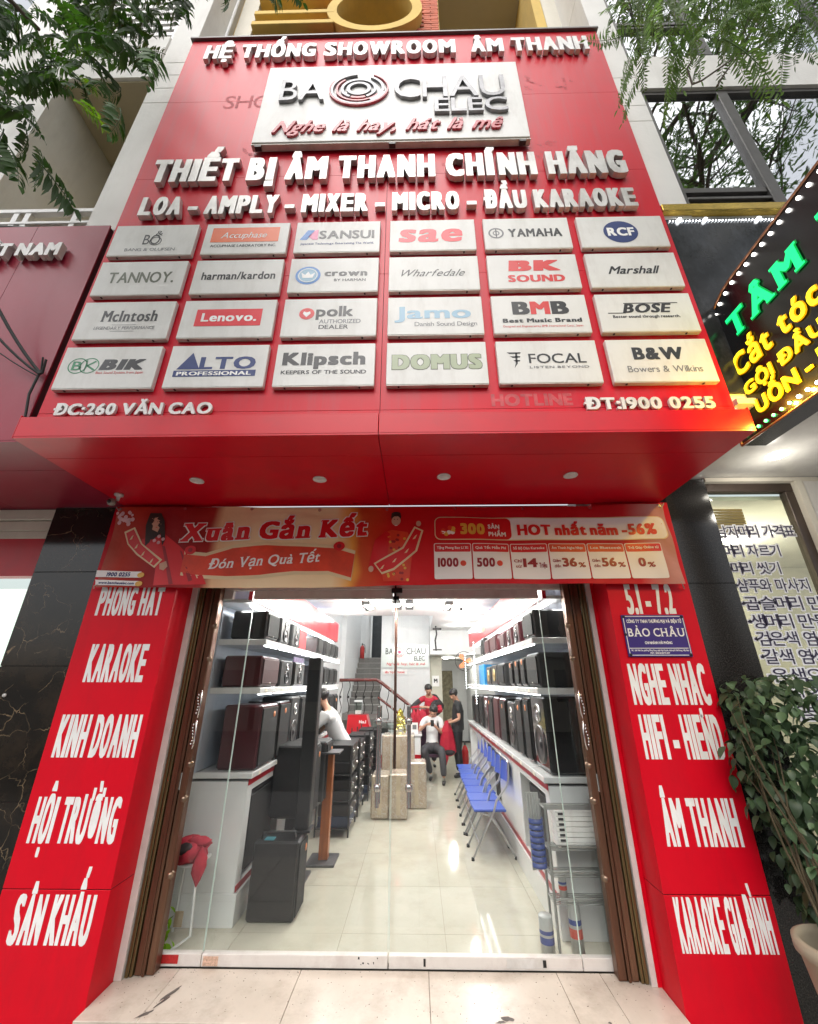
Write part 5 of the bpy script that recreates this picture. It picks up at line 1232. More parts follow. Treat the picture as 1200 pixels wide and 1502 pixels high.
obj('back_wall', MB().box(-2.0, -1.50, 10.6, 10.7, 2.3, 5).box(-1.02, .36, 8.5, 8.6, -.06, 4.6).box(.36, 1.72, 8.0, 8.1, 2.43, 3.1).box(-2.0, 2.0, 11.9, 12.0, -.1, 5).box(-2.3, 1.95, 8, 12, 4.6, 4.7).box(-2.3, .36, 5.1, 5.2, 3.06, 4.7).box(.36, .40, 5.2, 8.6, 3.2, 4.7), SW, kind='structure')
obj('corridor_ceiling', MB().box(.36, 1.72, 8.1, 11.9, 2.43, 2.5), CEILM, kind='structure')
DK = mat('dark_opening', (.03, .035, .04), rough=.8, var=.3)
dd = thing('stair_door', (-1.25, 10.59, 2.3), 'dark doorway at the head of the grey stairs', 'doorway'); bx('door_leaf', dd, DK, -1.50, -1.03, 10.55, 10.6, 2.4, 3.9); bx('door_frame', dd, LAM, -1.56, -1.503, 10.5, 10.6, 2.4, 3.9)  # dark sheet painted for the shade inside the open doorway
# stairs
ST = mat('granite_step', (.20, .19, .18), rough=.35, var=.3, vs=40); STN = mat('granite_nosing', (.36, .35, .33), rough=.3, var=.2, vs=40)
sr = thing('staircase', (-1.4, 8.6, -.06), 'grey granite staircase rising at the back left of the shop', 'stairs')
for k in range(9):
    y = 8.6 + .22*k; z = 1.0 + .163*(k+1)
    bx('step', sr, ST, -1.98, -1.03, y, y+.235, z-.163, z-.022); bx('tread', sr, STN, -1.98, -1.03, y-.02, y+.22, z-.02, z)
bx('landing', sr, ST, -2.0, -1.02, 7.65, 8.59, .86, 1.0)
for k in range(6):
    x = -1.015 + .22*k; z = 1.0 - .163*(k+1); bx('step', sr, ST, x, x+.22, 7.65, 8.48, -.06, z)
hr = thing('stair_railing', (-1, 7.6, 1), 'dark red wooden stair handrail with black scrolled iron balusters', 'railing')
HW = mat('handrail_wood', (.13, .02, .015), rough=.2, coat=.5, var=.2); IRON = mat('wrought_iron', (.02, .018, .018), rough=.4, metal=.5)
obj('handrail', MB().use(HW).tube([(-2.0, 7.6, 1.78), (-1.05, 7.6, 1.79), (-.92, 7.6, 1.72), (0.1, 7.6, .98)], .042, 10), HW, hr); obj('handrail', MB().use(HW).tube([(-1.0, 7.6, 1.38), (.1, 7.6, .62)], .03, 8), HW, hr)
for k in range(10):
    x = -1.95 + .2*k; zt = 1.77 if x < -1 else 1.77 - (x+.95)*.74; zb = 1.0 if x < -1 else 1.0 - (x+1)*.74
    pts_ = [(x + .03*math.sin(t*math.pi*3), 7.6, zb + (zt-zb)*t) for t in [i/10 for i in range(11)]]; m_ = MB().use(IRON).tube(pts_, .011, 5); m_.lathe((x, 7.6, (zb+zt)/2), [(.001, -.04), (.025, 0), (.001, .04)], 8); obj('baluster', m_, IRON, hr)
ur = thing('upper_railing', (.45, 6.9, 2.5), 'short black iron railing by the stairwell opening under the ceiling', 'railing')
obj('baluster', MB().use(IRON).tube([(.48, 6.9, 2.45), (.46, 6.9, 2.7), (.5, 6.9, 2.85), (.48, 6.9, 3.05)], .02, 6), IRON, ur); obj('rail', MB().use(IRON).box(.40, .62, 6.88, 6.92, 2.95, 3.0).box(.40, .62, 6.88, 6.92, 2.46, 2.49), IRON, ur)
# logo panel on the back wall
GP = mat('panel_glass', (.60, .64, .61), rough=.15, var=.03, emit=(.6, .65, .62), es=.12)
lp = thing('logo_panel', (-.33, 8.5, 2.4), 'pale back wall panel with black and red shop logo lettering', 'panel')
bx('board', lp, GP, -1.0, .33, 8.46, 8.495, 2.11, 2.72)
for s, a, b, z, h, m_ in (('BA', -.89, -.68, 2.46, .17, INK), ('CHAU', -.30, .25, 2.46, .17, INK), ('ELEC', -.08, .22, 2.29, .12, INK), ('Nghe là hay, hát là mê', -.86, .24, 2.17, .07, PRED)):
    lettering('lettering', lp, m_, s, (a, 8.455, z), XR, ZU, b-a, h, b=(.01, .01), shear=.3 if m_ is PRED else 0)
RG = mat('red_glow', (.8, .02, .05), var=0, emit=(1, .02, .06), es=1.6)
for r0, r1, a0, a1, m_ in ((0.001, .045, 0, 360, RG), (.07, .085, 0, 360, INK), (.10, .115, 30, 320, PRED), (.13, .145, 80, 400, PRED)):
    mb = MB(); flat(mb, ring2d(0, 0, r0, r1, a0, a1, 28), 8.455, m_, x0=-.5, z0=2.52); obj('emblem', mb, m_, lp)
ws = thing('wall_notice', (-.6, 8.49, 1.98), 'small white notice with red print under the logo panel', 'notice'); bx('board', ws, WHITEP, -.97, -.28, 8.475, 8.495, 1.93, 2.06); lettering('lettering', ws, PRED, 'SIÊU THỊ ÂM THANH', (-.9, 8.47, 1.96), XR, ZU, .55, .05, b=(.04, .03))
# corridor furniture
cdn = thing('corridor_door', (.9, 11.8, 0), 'old brown patterned door at the end of the back corridor', 'door'); OLD = mat('old_door', (.22, .19, .12), rough=.7, var=.5, vs=9)
bx('door_leaf', cdn, OLD, .72, 1.25, 11.80, 11.88, -.06, 2.1); bx('door_frame', cdn, LAM, .66, .717, 11.8, 11.88, -.06, 2.16); bx('door_frame', cdn, LAM, 1.253, 1.3, 11.8, 11.88, -.06, 2.16)
bx('corridor_pier', None, mat('corridor_cream', (.62, .60, .50), rough=.7, var=.05), .362, .70, 8.61, 8.9, -.06, 2.43, kind='structure')
bsn = bx('wall_clock_board', None, WHITEP, .42, .62, 8.585, 8.605, 1.62, 1.9, label='small white board with black marks on the corridor pier', cat='notice'); bsn.name = 'notice_board'
lettering('lettering', bsn, INK, 'M', (.47, 8.58, 1.72), XR, ZU, .1, .1, b=(.05, .03))
fe = thing('fire_extinguisher', (-1.68, 8.62+1.9, 2.46), 'red fire extinguisher standing at the top of the stairs', 'extinguisher'); FER = mat('ext_red', (.5, .01, .01), rough=.25, coat=.5)
obj('cylinder', MB().use(FER).lathe((-1.78, 10.2, 2.44), [(.001, 0), (.07, 0), (.075, .3), (.05, .37), (.02, .4)], 14), FER, fe); obj('nozzle', MB().use(BLACK).lathe((-1.78, 10.2, 2.84), [(.018, 0), (.018, .06), (.001, .07)], 8).tube([(-1.78, 10.2, 2.88), (-1.7, 10.2, 2.85), (-1.68, 10.2, 2.6)], .01, 6), BLACK, fe)
f2 = thing('fire_extinguisher', (1.05, 6.3, -.06), 'red fire extinguisher standing on the floor behind the blue chairs', 'extinguisher'); obj('cylinder', MB().use(FER).lathe((1.02, 6.3, -.06), [(.001, 0), (.07, 0), (.075, .42), (.05, .5), (.02, .54)], 14), FER, f2); obj('nozzle', MB().use(BLACK).lathe((1.02, 6.3, .48), [(.02, 0), (.02, .06), (.001, .07)], 8), BLACK, f2)
# ceiling lamps
SPB = mat('spot_black', (.03, .03, .03), rough=.5); LEDC = mat('led_disc', (1, 1, 1), var=0, emit=(1, .98, .94), es=22)
for i, (px, py, dx) in enumerate(((538, 886, .12), (582, 884, 0), (600, 884, 0), (658, 886, -.12))):
    p = atZ(px, py, 3.04)
    t = thing('spot_lamp', (p.x, p.y, 3.05), ('black twin spot lamp on the shop ceiling, leftmost of four', 'black spot lamp on the shop ceiling just left of the glass door joint', 'black spot lamp on the shop ceiling just right of the glass door joint', 'black twin spot lamp on the shop ceiling, rightmost of four')[i], 'lamp', 'spot lamps on the shop ceiling')
    bx('housing', t, SPB, p.x-.07, p.x+.07, p.y-.16, p.y+.5, 2.995, 3.058, bev=.004)
    for dy in (0, .18) if dx else (0,):
        obj('bulb', MB().use(LEDC).lathe((p.x + dx*.4, p.y+dy, 2.985), [(.001, -.012), (.045, -.010), (.058, 0), (.058, .009)], 14), LEDC, t)
    point('spot_light', (p.x, p.y, 2.9), 30, (1, .97, .92), .06)
for i, (px, py) in enumerate(((508, 897), (690, 896), (682, 907), (676, 917))):
    p = atZ(px, py, 3.055); o = obj('downlight_lamp', MB().use(LEDC).lathe((p.x, p.y, 3.052), [(.001, -.008), (.06, -.006), (.07, 0), (.07, .007)], 14), LEDC)
    tag(o, ('lit round downlight in the shop ceiling, left of the spot lamps', 'lit round downlight in the shop ceiling, nearest of the right-hand three', 'lit round downlight in the shop ceiling, middle of the right-hand three', 'lit round downlight in the shop ceiling, farthest of the right-hand three')[i], 'lamp', 'round downlights in the shop')
    point('downlight_light', (p.x, p.y, 2.93), 12, (1, .97, .94), .06)
point('stairwell_light', (-.9, 9.6, 4.3), 18, (.95, .97, 1), .2); point('corridor_lamp_light', (1.0, 9.8, 2.3), 12, (1, .95, .85), .1); point('mezzanine_light', (-.5, 6.8, 4.2), 22, (.97, .98, 1), .2)
for i, (x, y) in enumerate(((-.75, 1.2), (.35, 1.2), (-.75, 2.4), (.35, 2.4))):
    o = obj('downlight_lamp', MB().use(LEDC).lathe((x, y, 3.052), [(.001, -.008), (.06, -.006), (.07, 0), (.07, .007)], 14), LEDC)
    tag(o, 'lit round downlight near the entrance, ' + ('front left', 'front right', 'rear left', 'rear right')[i] + ' of four', 'lamp', 'round downlights in the shop'); point('downlight_light', (x, y, 2.95), 26, (1, .98, .93), .06)
tl = obj('tube_lamp', MB().use(LEDC).box(.85, .95, 9.2, 9.9, 2.40, 2.425), LEDC); tag(tl, 'short lit strip lamp on the corridor ceiling', 'lamp')
cc_ = obj('dome_camera', MB().use(BLACK).ball((.86, 4.2, 3.03), .03, 8, 6), BLACK); tag(cc_, 'tiny black dome camera on the shop ceiling', 'camera')
# steel pole
pole = obj('steel_pole', MB().use(mat('brown_pole', (.07, .035, .025), rough=.25, metal=.6)).tube([(-.37, 3.75, -.06), (-.37, 3.75, 3.06)], .024, 12), None); tag(pole, 'slim dark brown metal pole from floor to ceiling behind the glass door', 'pole')

# shelving on both sides
LED = mat('strip_led', (1, 1, 1), var=0, emit=(.95, .97, 1), es=7)
def shelving(side, xf, xb, y0, y1, lab):
    """side +1: stands on the left, front faces +x. xf = front, xb = wall"""
    s = thing('shelving_unit', ((xf+xb)/2, (y0+y1)/2, -.06), lab, 'shelving')
    f = lambda d: xf + side*d        # d > 0 goes into the aisle
    bx('kickboard', s, LAM, xb, f(.02), y0, y1, -.06, .155, bev=.003)
    bx('cabinet', s, LAM, xb, f(-.36), y0+.02, y1, .157, .93)
    bx('end_panel', s, LAM, xb, f(-.004), y0, y0+.019, .157, .93)
    n = int((y1-y0)/1.05); e = [y0+.02 + (y1-y0-.02)*i/n for i in range(n+1)]
    for i in range(n):
        a, b = e[i], e[i+1]
        if i % 2 == 0:
            bx('niche_frame', s, LAM, f(-.36), f(-.002), a, a+.10, .157, .93); bx('niche_frame', s, LAM, f(-.36), f(-.002), b-.06, b, .157, .93)
            bx('niche_frame', s, LAM, f(-.36), f(-.002), a+.101, b-.061, .157, .20); bx('niche_frame', s, LAM, f(-.36), f(-.002), a+.101, b-.061, .85, .93)
        else: bx('door_panel', s, LAM, f(-.359), f(-.002), a+.004, b-.004, .16, .93, bev=.003)
    bx('red_stripe', s, LAMR, f(-.001), f(.006), y0+.01, y1, .90, .945); bx('red_stripe', s, LAMR, f(-.001), f(.006), y0+.01, y1, .16, .20)
    k = int((y1-y0)/.45)
    for i in range(k): a = y0 + (y1-y0)*i/k; b = y0 + (y1-y0)*(i+1)/k; bx('worktop', s, LAM, xb, f(.03), a, b-.001, .95, .998, bev=.006)
    bx('back_panel', s, WALLB, xb, xb + side*.03, y0, y1, 1.0, 3.0)
    bx('end_post', s, LAM, xb+side*.031, f(-.28), y0, y0+.02, 1.0, 2.45) if False else None
    for zb in (1.64, 2.085):
        for i in range(k):
            a = y0 + (y1-y0)*i/k; b = y0 + (y1-y0)*(i+1)/k; bx('shelf_board', s, LAM, xb+side*.031, f(.0), a, b-.002, zb, zb+.055, bev=.005)
            bx('shelf_led', s, LED, f(-.035), f(-.02), a+.05, b-.05, zb-.010, zb-.0015)
    bx('fascia', s, LAMR, f(-.12), f(-.08), y0-.3 if side > 0 else y0-.22, y1, 2.47, 2.82, bev=.003)
    bx('canopy_board', s, LAM, xb+side*.031, f(-.121), y0-.2, y1, 2.47, 2.50); bx('light_strip', s, LED, f(-.21), f(-.16), y0, y1, 2.455, 2.468)
    area('shelf_lamp_light', ((xf+xb)/2, (y0+y1)/2, 2.44), .1, y1-y0, 44, (1, .98, .95), (0, 0, 0))
    return s
sl = shelving(1, -1.50, -2.015, .43, 4.7, 'white display shelving with red fascia along the left wall of the shop')
srt = shelving(-1, 1.10, 1.715, .30, 5.9, 'white display shelving with red fascia along the right wall of the shop')
YP = Vector((0, 1, 0)); YM = Vector((0, -1, 0))
# fascia lettering, right side (read facing +x): BIK near the door
xx = 1.10 + .12 - .003 - .04
xr_ = 1.10 + .08 - .003
lettering('lettering', srt, INK, 'BIK', (xr_-.0, .98, 2.56), YM, ZU, .42, .15, b=(.07, .03), shear=.2)
mb = MB().use(mat('green_print', (.03, .55, .12), rough=.4, var=0)); 
for cyy in (1.12, 1.06):
    P, F = ring2d(0, 0, .055, .075); mb.add([(xr_-.002, cyy-p_[0], 2.64+p_[1]) for p_ in P], [f[::-1] for f in F] and F)
obj('emblem', mb, None, srt)
lettering('lettering', srt, PW, 'Sumico', (xr_, 2.30, 2.56), YM, ZU, .50, .12, b=(.05, .02)) if False else lettering('lettering', srt, NAVY, 'BMB', (xr_, 2.30, 2.56), YM, ZU, .50, .12, b=(.08, .03))
lettering('lettering', srt, mat('red_lit', (.8, .1, .05), var=0, emit=(1, .12, .08), es=1.5), 'BO', (xr_, 3.85, 2.56), YM, ZU, .32, .16, b=(.04, .03))
xl_ = -1.50 - .08 + .003
for yy in (1.45, 2.75, 3.85):
    mb = MB().use(mat('fascia_mark', (.10, .004, .01), rough=.3))
    for r0, r1 in ((.07, .085), (.02, .04)): P, F = ring2d(0, 0, r0, r1); mb.add([(xl_, yy+p_[0], 2.64+p_[1]) for p_ in P], F)
    obj('emblem', mb, None, sl)

SPK_B = mat('speaker_black', (.014, .014, .015), rough=.4, var=.2, vs=30, bump=.1, bs=200); SPK_G = mat('speaker_gloss', (.012, .012, .012), rough=.12, coat=.6, var=.1); SPK_M = mat('speaker_maroon', (.065, .012, .016), rough=.28, var=.12, vs=6, coat=.3); SPK_C = mat('speaker_charcoal', (.03, .031, .032), rough=.5, var=.2)
GRL = mat('grille', (.006, .006, .006), rough=.75, var=.5, vs=140, bump=.3, bs=300); GRLR = mat('grille_maroon', (.05, .012, .014), rough=.6, var=.4, vs=100); BDG = mat('badge', (.62, .20, .06), rough=.35, var=.5, vs=30); CONE = mat('cone', (.02, .02, .022), rough=.35, coat=.3); GOLD = mat('badge_gold', (.6, .45, .22), rough=.3, metal=.7)
ordn = ['nearest the door', 'second from the door', 'third from the door', 'fourth from the door', 'fifth from the door', 'sixth from the door', 'seventh from the door', 'eighth from the door', 'ninth from the door', 'last before the stairs', 'very last before the stairs']
def speaker(lab, x0, x1, y0, y1, z0, z1, side, m, style='grille', group=None, cat='speaker', nm='speaker'):
    """side +1: front faces +x; -1: front faces -x; 0: front faces the street"""
    t = thing(nm, ((x0+x1)/2, (y0+y1)/2, z0), lab, cat, group)
    b = min(.016, (x1-x0)*.08); bx('cabinet', t, m, x0, x1, y0, y1, z0+.004, z1, bev=b)
    h = z1-z0; w = y1-y0; xf = x1 if side > 0 else x0; s = 1 if side > 0 else -1
    if style == 'grille' or style == 'badge' or style == 'tall':
        bx('grille', t, GRLR if m is SPK_M and style == 'grille' else GRL, xf + s*.0015, xf + s*.014, y0+.018, y1-.018, z0+.03, z1-.03, bev=.005)
        xg = xf + s*.0145
    else: xg = xf + s*.0015
    def rg(cy, cz, r, m_, nm_='woofer'):
        mb = MB().use(m_); mb.lathe((xg, cy, cz), [(r, -.001*s), (r, .008*s), (r*.86, .010*s), (r*.78, .004*s), (r*.25, -.001*s + .002*s), (r*.22, .008*s), (.001, .012*s)], 20, axis='x'); obj(nm_, mb, m_, t)
    if style == 'drivers': rg((y0+y1)/2, z0+h*.34, min(w*.38, h*.26), CONE); rg((y0+y1)/2, z0+h*.76, min(w*.2, h*.13), STEEL, 'tweeter')
    if style in ('badge', 'grille', 'tall'):
        obj('badge', MB().use(BDG if style != 'grille' else STEEL).lathe((xg, (y0+y1)/2 + (w*.22 if style == 'badge' else 0), z0+h*(.82 if style != 'grille' else .12)), [(.028 if style != 'grille' else .010, -.0005*s), (.026 if style != 'grille' else .009, .003*s), (.001, .0035*s)], 16, axis='x'), None, t)
    if style == 'gold': rg((y0+y1)/2, z0+h*.5, min(w, h)*.3, GOLD)
    return t
def row(side, xf, depth, z, items, where, zr):
    for i, (y0, y1, h, m, st) in enumerate(items):
        xa, xb = (xf-depth, xf-.02) if side > 0 else (xf+.02, xf+depth)
        kind_ = {SPK_B: 'black', SPK_G: 'glossy black', SPK_M: 'dark maroon', SPK_C: 'charcoal'}[m]
        speaker(f'{kind_} loudspeaker on the {where}, {ordn[i]}', xa, xb, y0, y1, z, z+h, side, m, st, f'loudspeakers on the {where}')
B_, G_, M_2, C_2 = SPK_B, SPK_G, SPK_M, SPK_C
row(1, -1.50, .38, 2.143, [(.45, .82, .28, B_, 'grille'), (.92, 1.25, .28, B_, 'drivers'), (1.38, 1.72, .27, C_2, 'drivers'), (2.75, 3.1, .25, B_, 'grille'), (3.3, 3.62, .25, B_, 'grille'), (3.75, 4.05, .24, B_, 'grille'), (4.15, 4.45, .24, B_, 'grille')], 'top left-hand shelf', 0)
row(1, -1.50, .40, 1.697, [(.46, .97, .29, M_2, 'grille'), (1.07, 1.53, .28, B_, 'drivers'), (1.64, 2.1, .28, G_, 'drivers'), (2.85, 3.2, .28, C_2, 'grille'), (3.3, 3.65, .28, B_, 'grille'), (3.75, 4.1, .27, B_, 'grille'), (4.2, 4.5, .27, B_, 'grille')], 'middle left-hand shelf', 0)
row(1, -1.46, .38, 1.0, [(.50, .98, .54, M_2, 'badge'), (1.04, 1.42, .55, G_, 'tall'), (1.5, 1.85, .58, C_2, 'drivers'), (1.9, 2.25, .58, B_, 'badge'), (2.35, 2.7, .57, B_, 'tall'), (2.8, 3.15, .56, B_, 'grille'), (3.25, 3.6, .56, G_, 'tall'), (3.7, 4.05, .54, B_, 'grille'), (4.15, 4.5, .54, C_2, 'tall')], 'left-hand counter', 0)
row(-1, 1.12, .42, 2.143, [(.33, .74, .27, B_, 'grille'), (.95, 1.25, .24, M_2, 'drivers'), (1.35, 1.65, .22, M_2, 'drivers'), (1.75, 2.05, .21, M_2, 'grille'), (2.35, 2.85, .25, M_2, 'grille'), (2.95, 3.4, .24, M_2, 'grille'), (3.55, 3.85, .3, B_, 'grille')], 'top right-hand shelf', 0)
row(-1, 1.12, .42, 1.697, [(.33, .74, .31, B_, 'grille'), (.82, 1.02, .30, G_, 'tall'), (1.10, 1.32, .29, G_, 'tall'), (1.42, 1.62, .28, G_, 'tall'), (1.95, 2.4, .28, C_2, 'grille'), (2.5, 2.95, .28, B_, 'gold'), (3.05, 3.45, .27, B_, 'gold')], 'middle right-hand shelf', 0)
row(-1, 1.13, .42, 1.0, [(.34, .80, .62, G_, 'drivers'), (.88, 1.12, .60, G_, 'tall'), (1.2, 1.5, .58, B_, 'tall'), (1.6, 2.0, .52, C_2, 'drivers'), (2.1, 2.5, .54, G_, 'tall'), (2.6, 3.0, .54, M_2, 'grille'), (3.1, 3.5, .54, B_, 'badge'), (3.6, 4.0, .52, M_2, 'drivers'), (4.15, 4.55, .52, B_, 'grille'), (4.7, 5.1, .5, G_, 'tall'), (5.25, 5.6, .5, C_2, 'grille')], 'right-hand counter', 0)
for sd, y0, y1, lab in ((1, .60, 1.30, 'black subwoofer in the near niche under the left-hand counter'), (1, 2.7, 3.35, 'black subwoofer in the far niche under the left-hand counter')):
    speaker(lab, -1.84, -1.53, y0, y1, .203, .82, 1, SPK_B, 'grille', 'subwoofers in the counter niches')
for y0, y1, lab in ((.55, 1.2, 'black subwoofer in the near niche under the right-hand counter'), (2.72, 3.3, 'black subwoofer in the middle niche under the right-hand counter')):
    speaker(lab, 1.16, 1.45, y0, y1, .203, .82, -1, SPK_B, 'grille', 'subwoofers in the counter niches')
TAG = mat('price_tag', (.75, .72, .6), rough=.5, var=0)
for zt_ in (1.655, 2.10, .955):
    for k in range(9):
        y = .6 + k*.47 + rnd.uniform(-.05, .05); f_ = .03 if zt_ < 1 else 0
        bx('price_tag', sl, TAG, -1.4985+f_, -1.497+f_, y, y+.07, zt_, zt_+.03); bx('price_tag', srt, TAG, 1.097-f_, 1.0985-f_, y, y+.07, zt_, zt_+.03)
# poster, boxes on top
PST = mat('poster_print', (.35, .25, .45), rough=.4, var=.8, vs=14)
o = bx('poster', None, PST, -1.72, -1.71, 2.2, 2.75, 1.70, 2.07, label='colourful purple and green poster between speakers on the middle left shelf', cat='poster')
RB = bx('carton', None, mat('red_carton', (.42, .02, .03), rough=.5, var=.2), -1.86, -1.56, 1.86, 2.2, 2.143, 2.40, bev=.004, label='red carton beside speakers on the top left shelf', cat='box')
bbx = bx('carton', None, mat('blue_carton', (.03, .25, .55), rough=.4, var=.3), 1.14, 1.5, 3.7, 4.3, 1.697, 2.02, bev=.004, label='bright blue carton at the far end of the middle right shelf', cat='box')
CARTS = [mat('carton_blue_print', (.10, .14, .35), rough=.35, var=.8, vs=8), mat('carton_silver', (.5, .5, .55), rough=.3, var=.5, vs=7), mat('carton_violet', (.2, .18, .4), rough=.35, var=.8, vs=9)]
cols = ['blue', 'silver', 'violet']
for k in range(7):
    y = 1.3 + k*.47; bx('carton', None, CARTS[k % 3], -1.98, -1.66, y, y+.4, 2.503, 2.80 + .05*((k*5) % 3), bev=.004, label=f'printed {cols[k%3]} carton above the left fascia, {ordn[k]}', cat='box', group='cartons above the left fascia')
for k in range(7):
    y = 1.2 + k*.5; bx('carton', None, CARTS[(k+1) % 3], 1.30, 1.70, y, y+.42, 2.503, 2.84 + .06*((k*4) % 3), bev=.004, label=f'printed {cols[(k+1)%3]} carton above the right fascia, {ordn[k]}', cat='box', group='cartons above the right fascia')
# added glowing dots for light strings mirrored in the glass
ls_ = MB().use(LEDW)
for k in range(26): ls_.ball((1.02, 3.95, 2.40 - k*.04), .0075, 5, 3)
for k in range(14): ls_.ball((.93, 4.6, 2.22 - k*.045), .0075, 5, 3)
for k in range(7): ls_.ball((.93+.02*k, 4.6-.08*k, 2.23), .0075, 5, 3)
tag(obj('glass_reflection_dots', ls_, LEDW), 'tiny white dots for lights mirrored in the glass, added by the right shelves', 'lights')
fan = thing('wall_fan', (.95, 5.5, 2.1), 'orange-bladed wall fan at the far end of the right shelving', 'fan'); FO = mat('fan_orange', (.6, .14, .05), rough=.5)
for k in range(3):
    mb = MB().use(FO); a = k*2.094; P = [(.0, 0), (.14*math.cos(a-.4), .14*math.sin(a-.4)), (.17*math.cos(a), .17*math.sin(a)), (.13*math.cos(a+.45), .13*math.sin(a+.45))]
    mb.add([(1.0+p_[0], 5.44, 2.15+p_[1]) for p_ in P] + [(1.0+p_[0], 5.45, 2.15+p_[1]) for p_ in P], [(0, 1, 2, 3), (7, 6, 5, 4)]); obj('blade', mb, FO, fan)
obj('guard', MB().use(IRON).tube([(1.0+.19*math.cos(R(a)), 5.44, 2.15+.19*math.sin(R(a))) for a in range(0, 361, 20)], .006, 5).tube([(1.0, 5.46, 2.15), (1.0, 5.6, 2.15), (1.18, 5.6, 2.1)], .02, 6), IRON, fan)

# floor standing loudspeakers, left
fs = speaker('big matt black floor speaker with carry handle standing nearest the glass', -1.41, -1.02, .50, .80, -.06, .48, 1, SPK_B, 'badge')
obj('handle', MB().use(BLACK).tube([(-1.36, .54, .485), (-1.35, .55, .53), (-1.08, .58, .53), (-1.07, .58, .485)], .012, 6), BLACK, fs); bx('control_panel', fs, mat('panel_cyan', (.1, .35, .42), rough=.3), -1.33, -1.25, .53, .6, .4805, .487)
PODM = mat('stand_wood', (.34, .10, .025), rough=.35, var=.25, vs=3, stretch=(6, 6, .6), coat=.2); STP = mat('stand_plate', (.07, .07, .075), rough=.4)
sp1 = speaker('tall black speaker with orange badges raised on a dark stand in the aisle', -1.50, -1.10, 1.12, 1.50, .48, 1.12, 1, SPK_B, 'badge')
sp2 = speaker('black speaker with orange badges behind the raised aisle speaker', -1.48, -1.06, 1.62, 2.0, .5, 1.10, 1, SPK_C, 'badge')
for (x, y, top, lab) in ((-1.30, 1.3, .48, 'dark speaker stand under the tall aisle speaker'),):
    t = thing('speaker_stand', (x, y, -.06), lab, 'stand'); bx('post', t, SPK_B, x-.06, x+.06, y-.05, y+.05, -.035, top-.012); bx('base_plate', t, STP, x-.17, x+.2, y-.16, y+.16, -.059, -.037, bev=.004); bx('top_plate', t, STP, x-.15, x+.15, y-.13, y+.13, top-.011, top+.003)
t = thing('speaker_stand', (-1.03, 1.75, -.06), 'orange wooden speaker stand with black base and flat top plate', 'stand')
bx('post', t, PODM, -1.085, -.985, 1.70, 1.80, -.035, .97, bev=.004); bx('base_plate', t, STP, -1.2, -.89, 1.58, 1.92, -.059, -.037, bev=.004); bx('top_plate', t, STP, -1.17, -.9, 1.6, 1.9, .972, .99)
tc_ = speaker('slim tall black column speaker rising above the aisle speakers', -1.13, -1.0, .72, .86, .50, 1.98, 1, SPK_B, 'plain')
bx('foot', tc_, SPK_B, -1.15, -.98, .7, .88, .485, .503)
# trolleys of stacked amplifiers
NV = mat('navy_case', (.015, .025, .055), rough=.5, var=.2)
k = 0
for i, (x0, y0, n, w, zz) in enumerate(((-1.30, 2.45, 7, .42, 0), (-1.30, 3.3, 6, .42, 0), (-1.22, 4.15, 6, .4, 0), (-1.15, 5.0, 5, .38, 0))):
    t = thing('equipment_trolley', (x0+.2, y0+.3, -.06), ('black wire trolley stacked with amplifiers, nearest the speaker stand', 'black wire trolley stacked with amplifiers, second in the left row', 'black wire trolley stacked with amplifiers, third in the left row', 'black wire trolley stacked with amplifiers, farthest in the left row')[i], 'trolley', 'equipment trolleys')
    x1 = x0+w
    for (a, b) in ((x0, y0), (x1, y0), (x0, y0+.62), (x1, y0+.62)): obj('leg', MB().use(SPB).tube([(a, b, -.05), (a, b, .95)], .012, 6), SPB, t)
    for z in (.04, .33, .62): bx('wire_shelf', t, SPB, x0, x1, y0, y0+.62, z-.012, z)
    for lv, (z, hs) in enumerate(((.041, (.12, .13)), (.331, (.11, .12)), (.621, (.13, .15) if n < 7 else (.14, .2)))):
        zc_ = z + .001
        for q, hh in enumerate(hs):
            mm = NV if (lv == 0 and q == 0) else SPK_B
            c = thing('amplifier', (x0+.2, y0+.3, zc_), f'{"navy" if mm is NV else "black"} amplifier case on the {["nearest","second","third","farthest"][i]} trolley, {["bottom","second","third","fourth","fifth","top"][lv*2+q]} of its stack', 'amplifier', 'stacked amplifiers')
            bx('case', c, mm, x0+.02, x1+.01, y0+.03, y0+.57, zc_, zc_+hh-.006, bev=.006)
            for yy in (y0+.12, y0+.46): obj('knob', MB().use(STEEL).lathe((x1+.012, yy, zc_+hh*.5), [(.018, 0), (.016, .018), (.001, .02)], 8, axis='x'), STEEL, c)
            obj('handle', MB().use(STEEL).tube([(x1+.01, y0+.05, zc_+hh*.25), (x1+.035, y0+.05, zc_+hh*.4), (x1+.035, y0+.05, zc_+hh*.65), (x1+.01, y0+.05, zc_+hh*.8)], .006, 5), STEEL, c)
            zc_ += hh
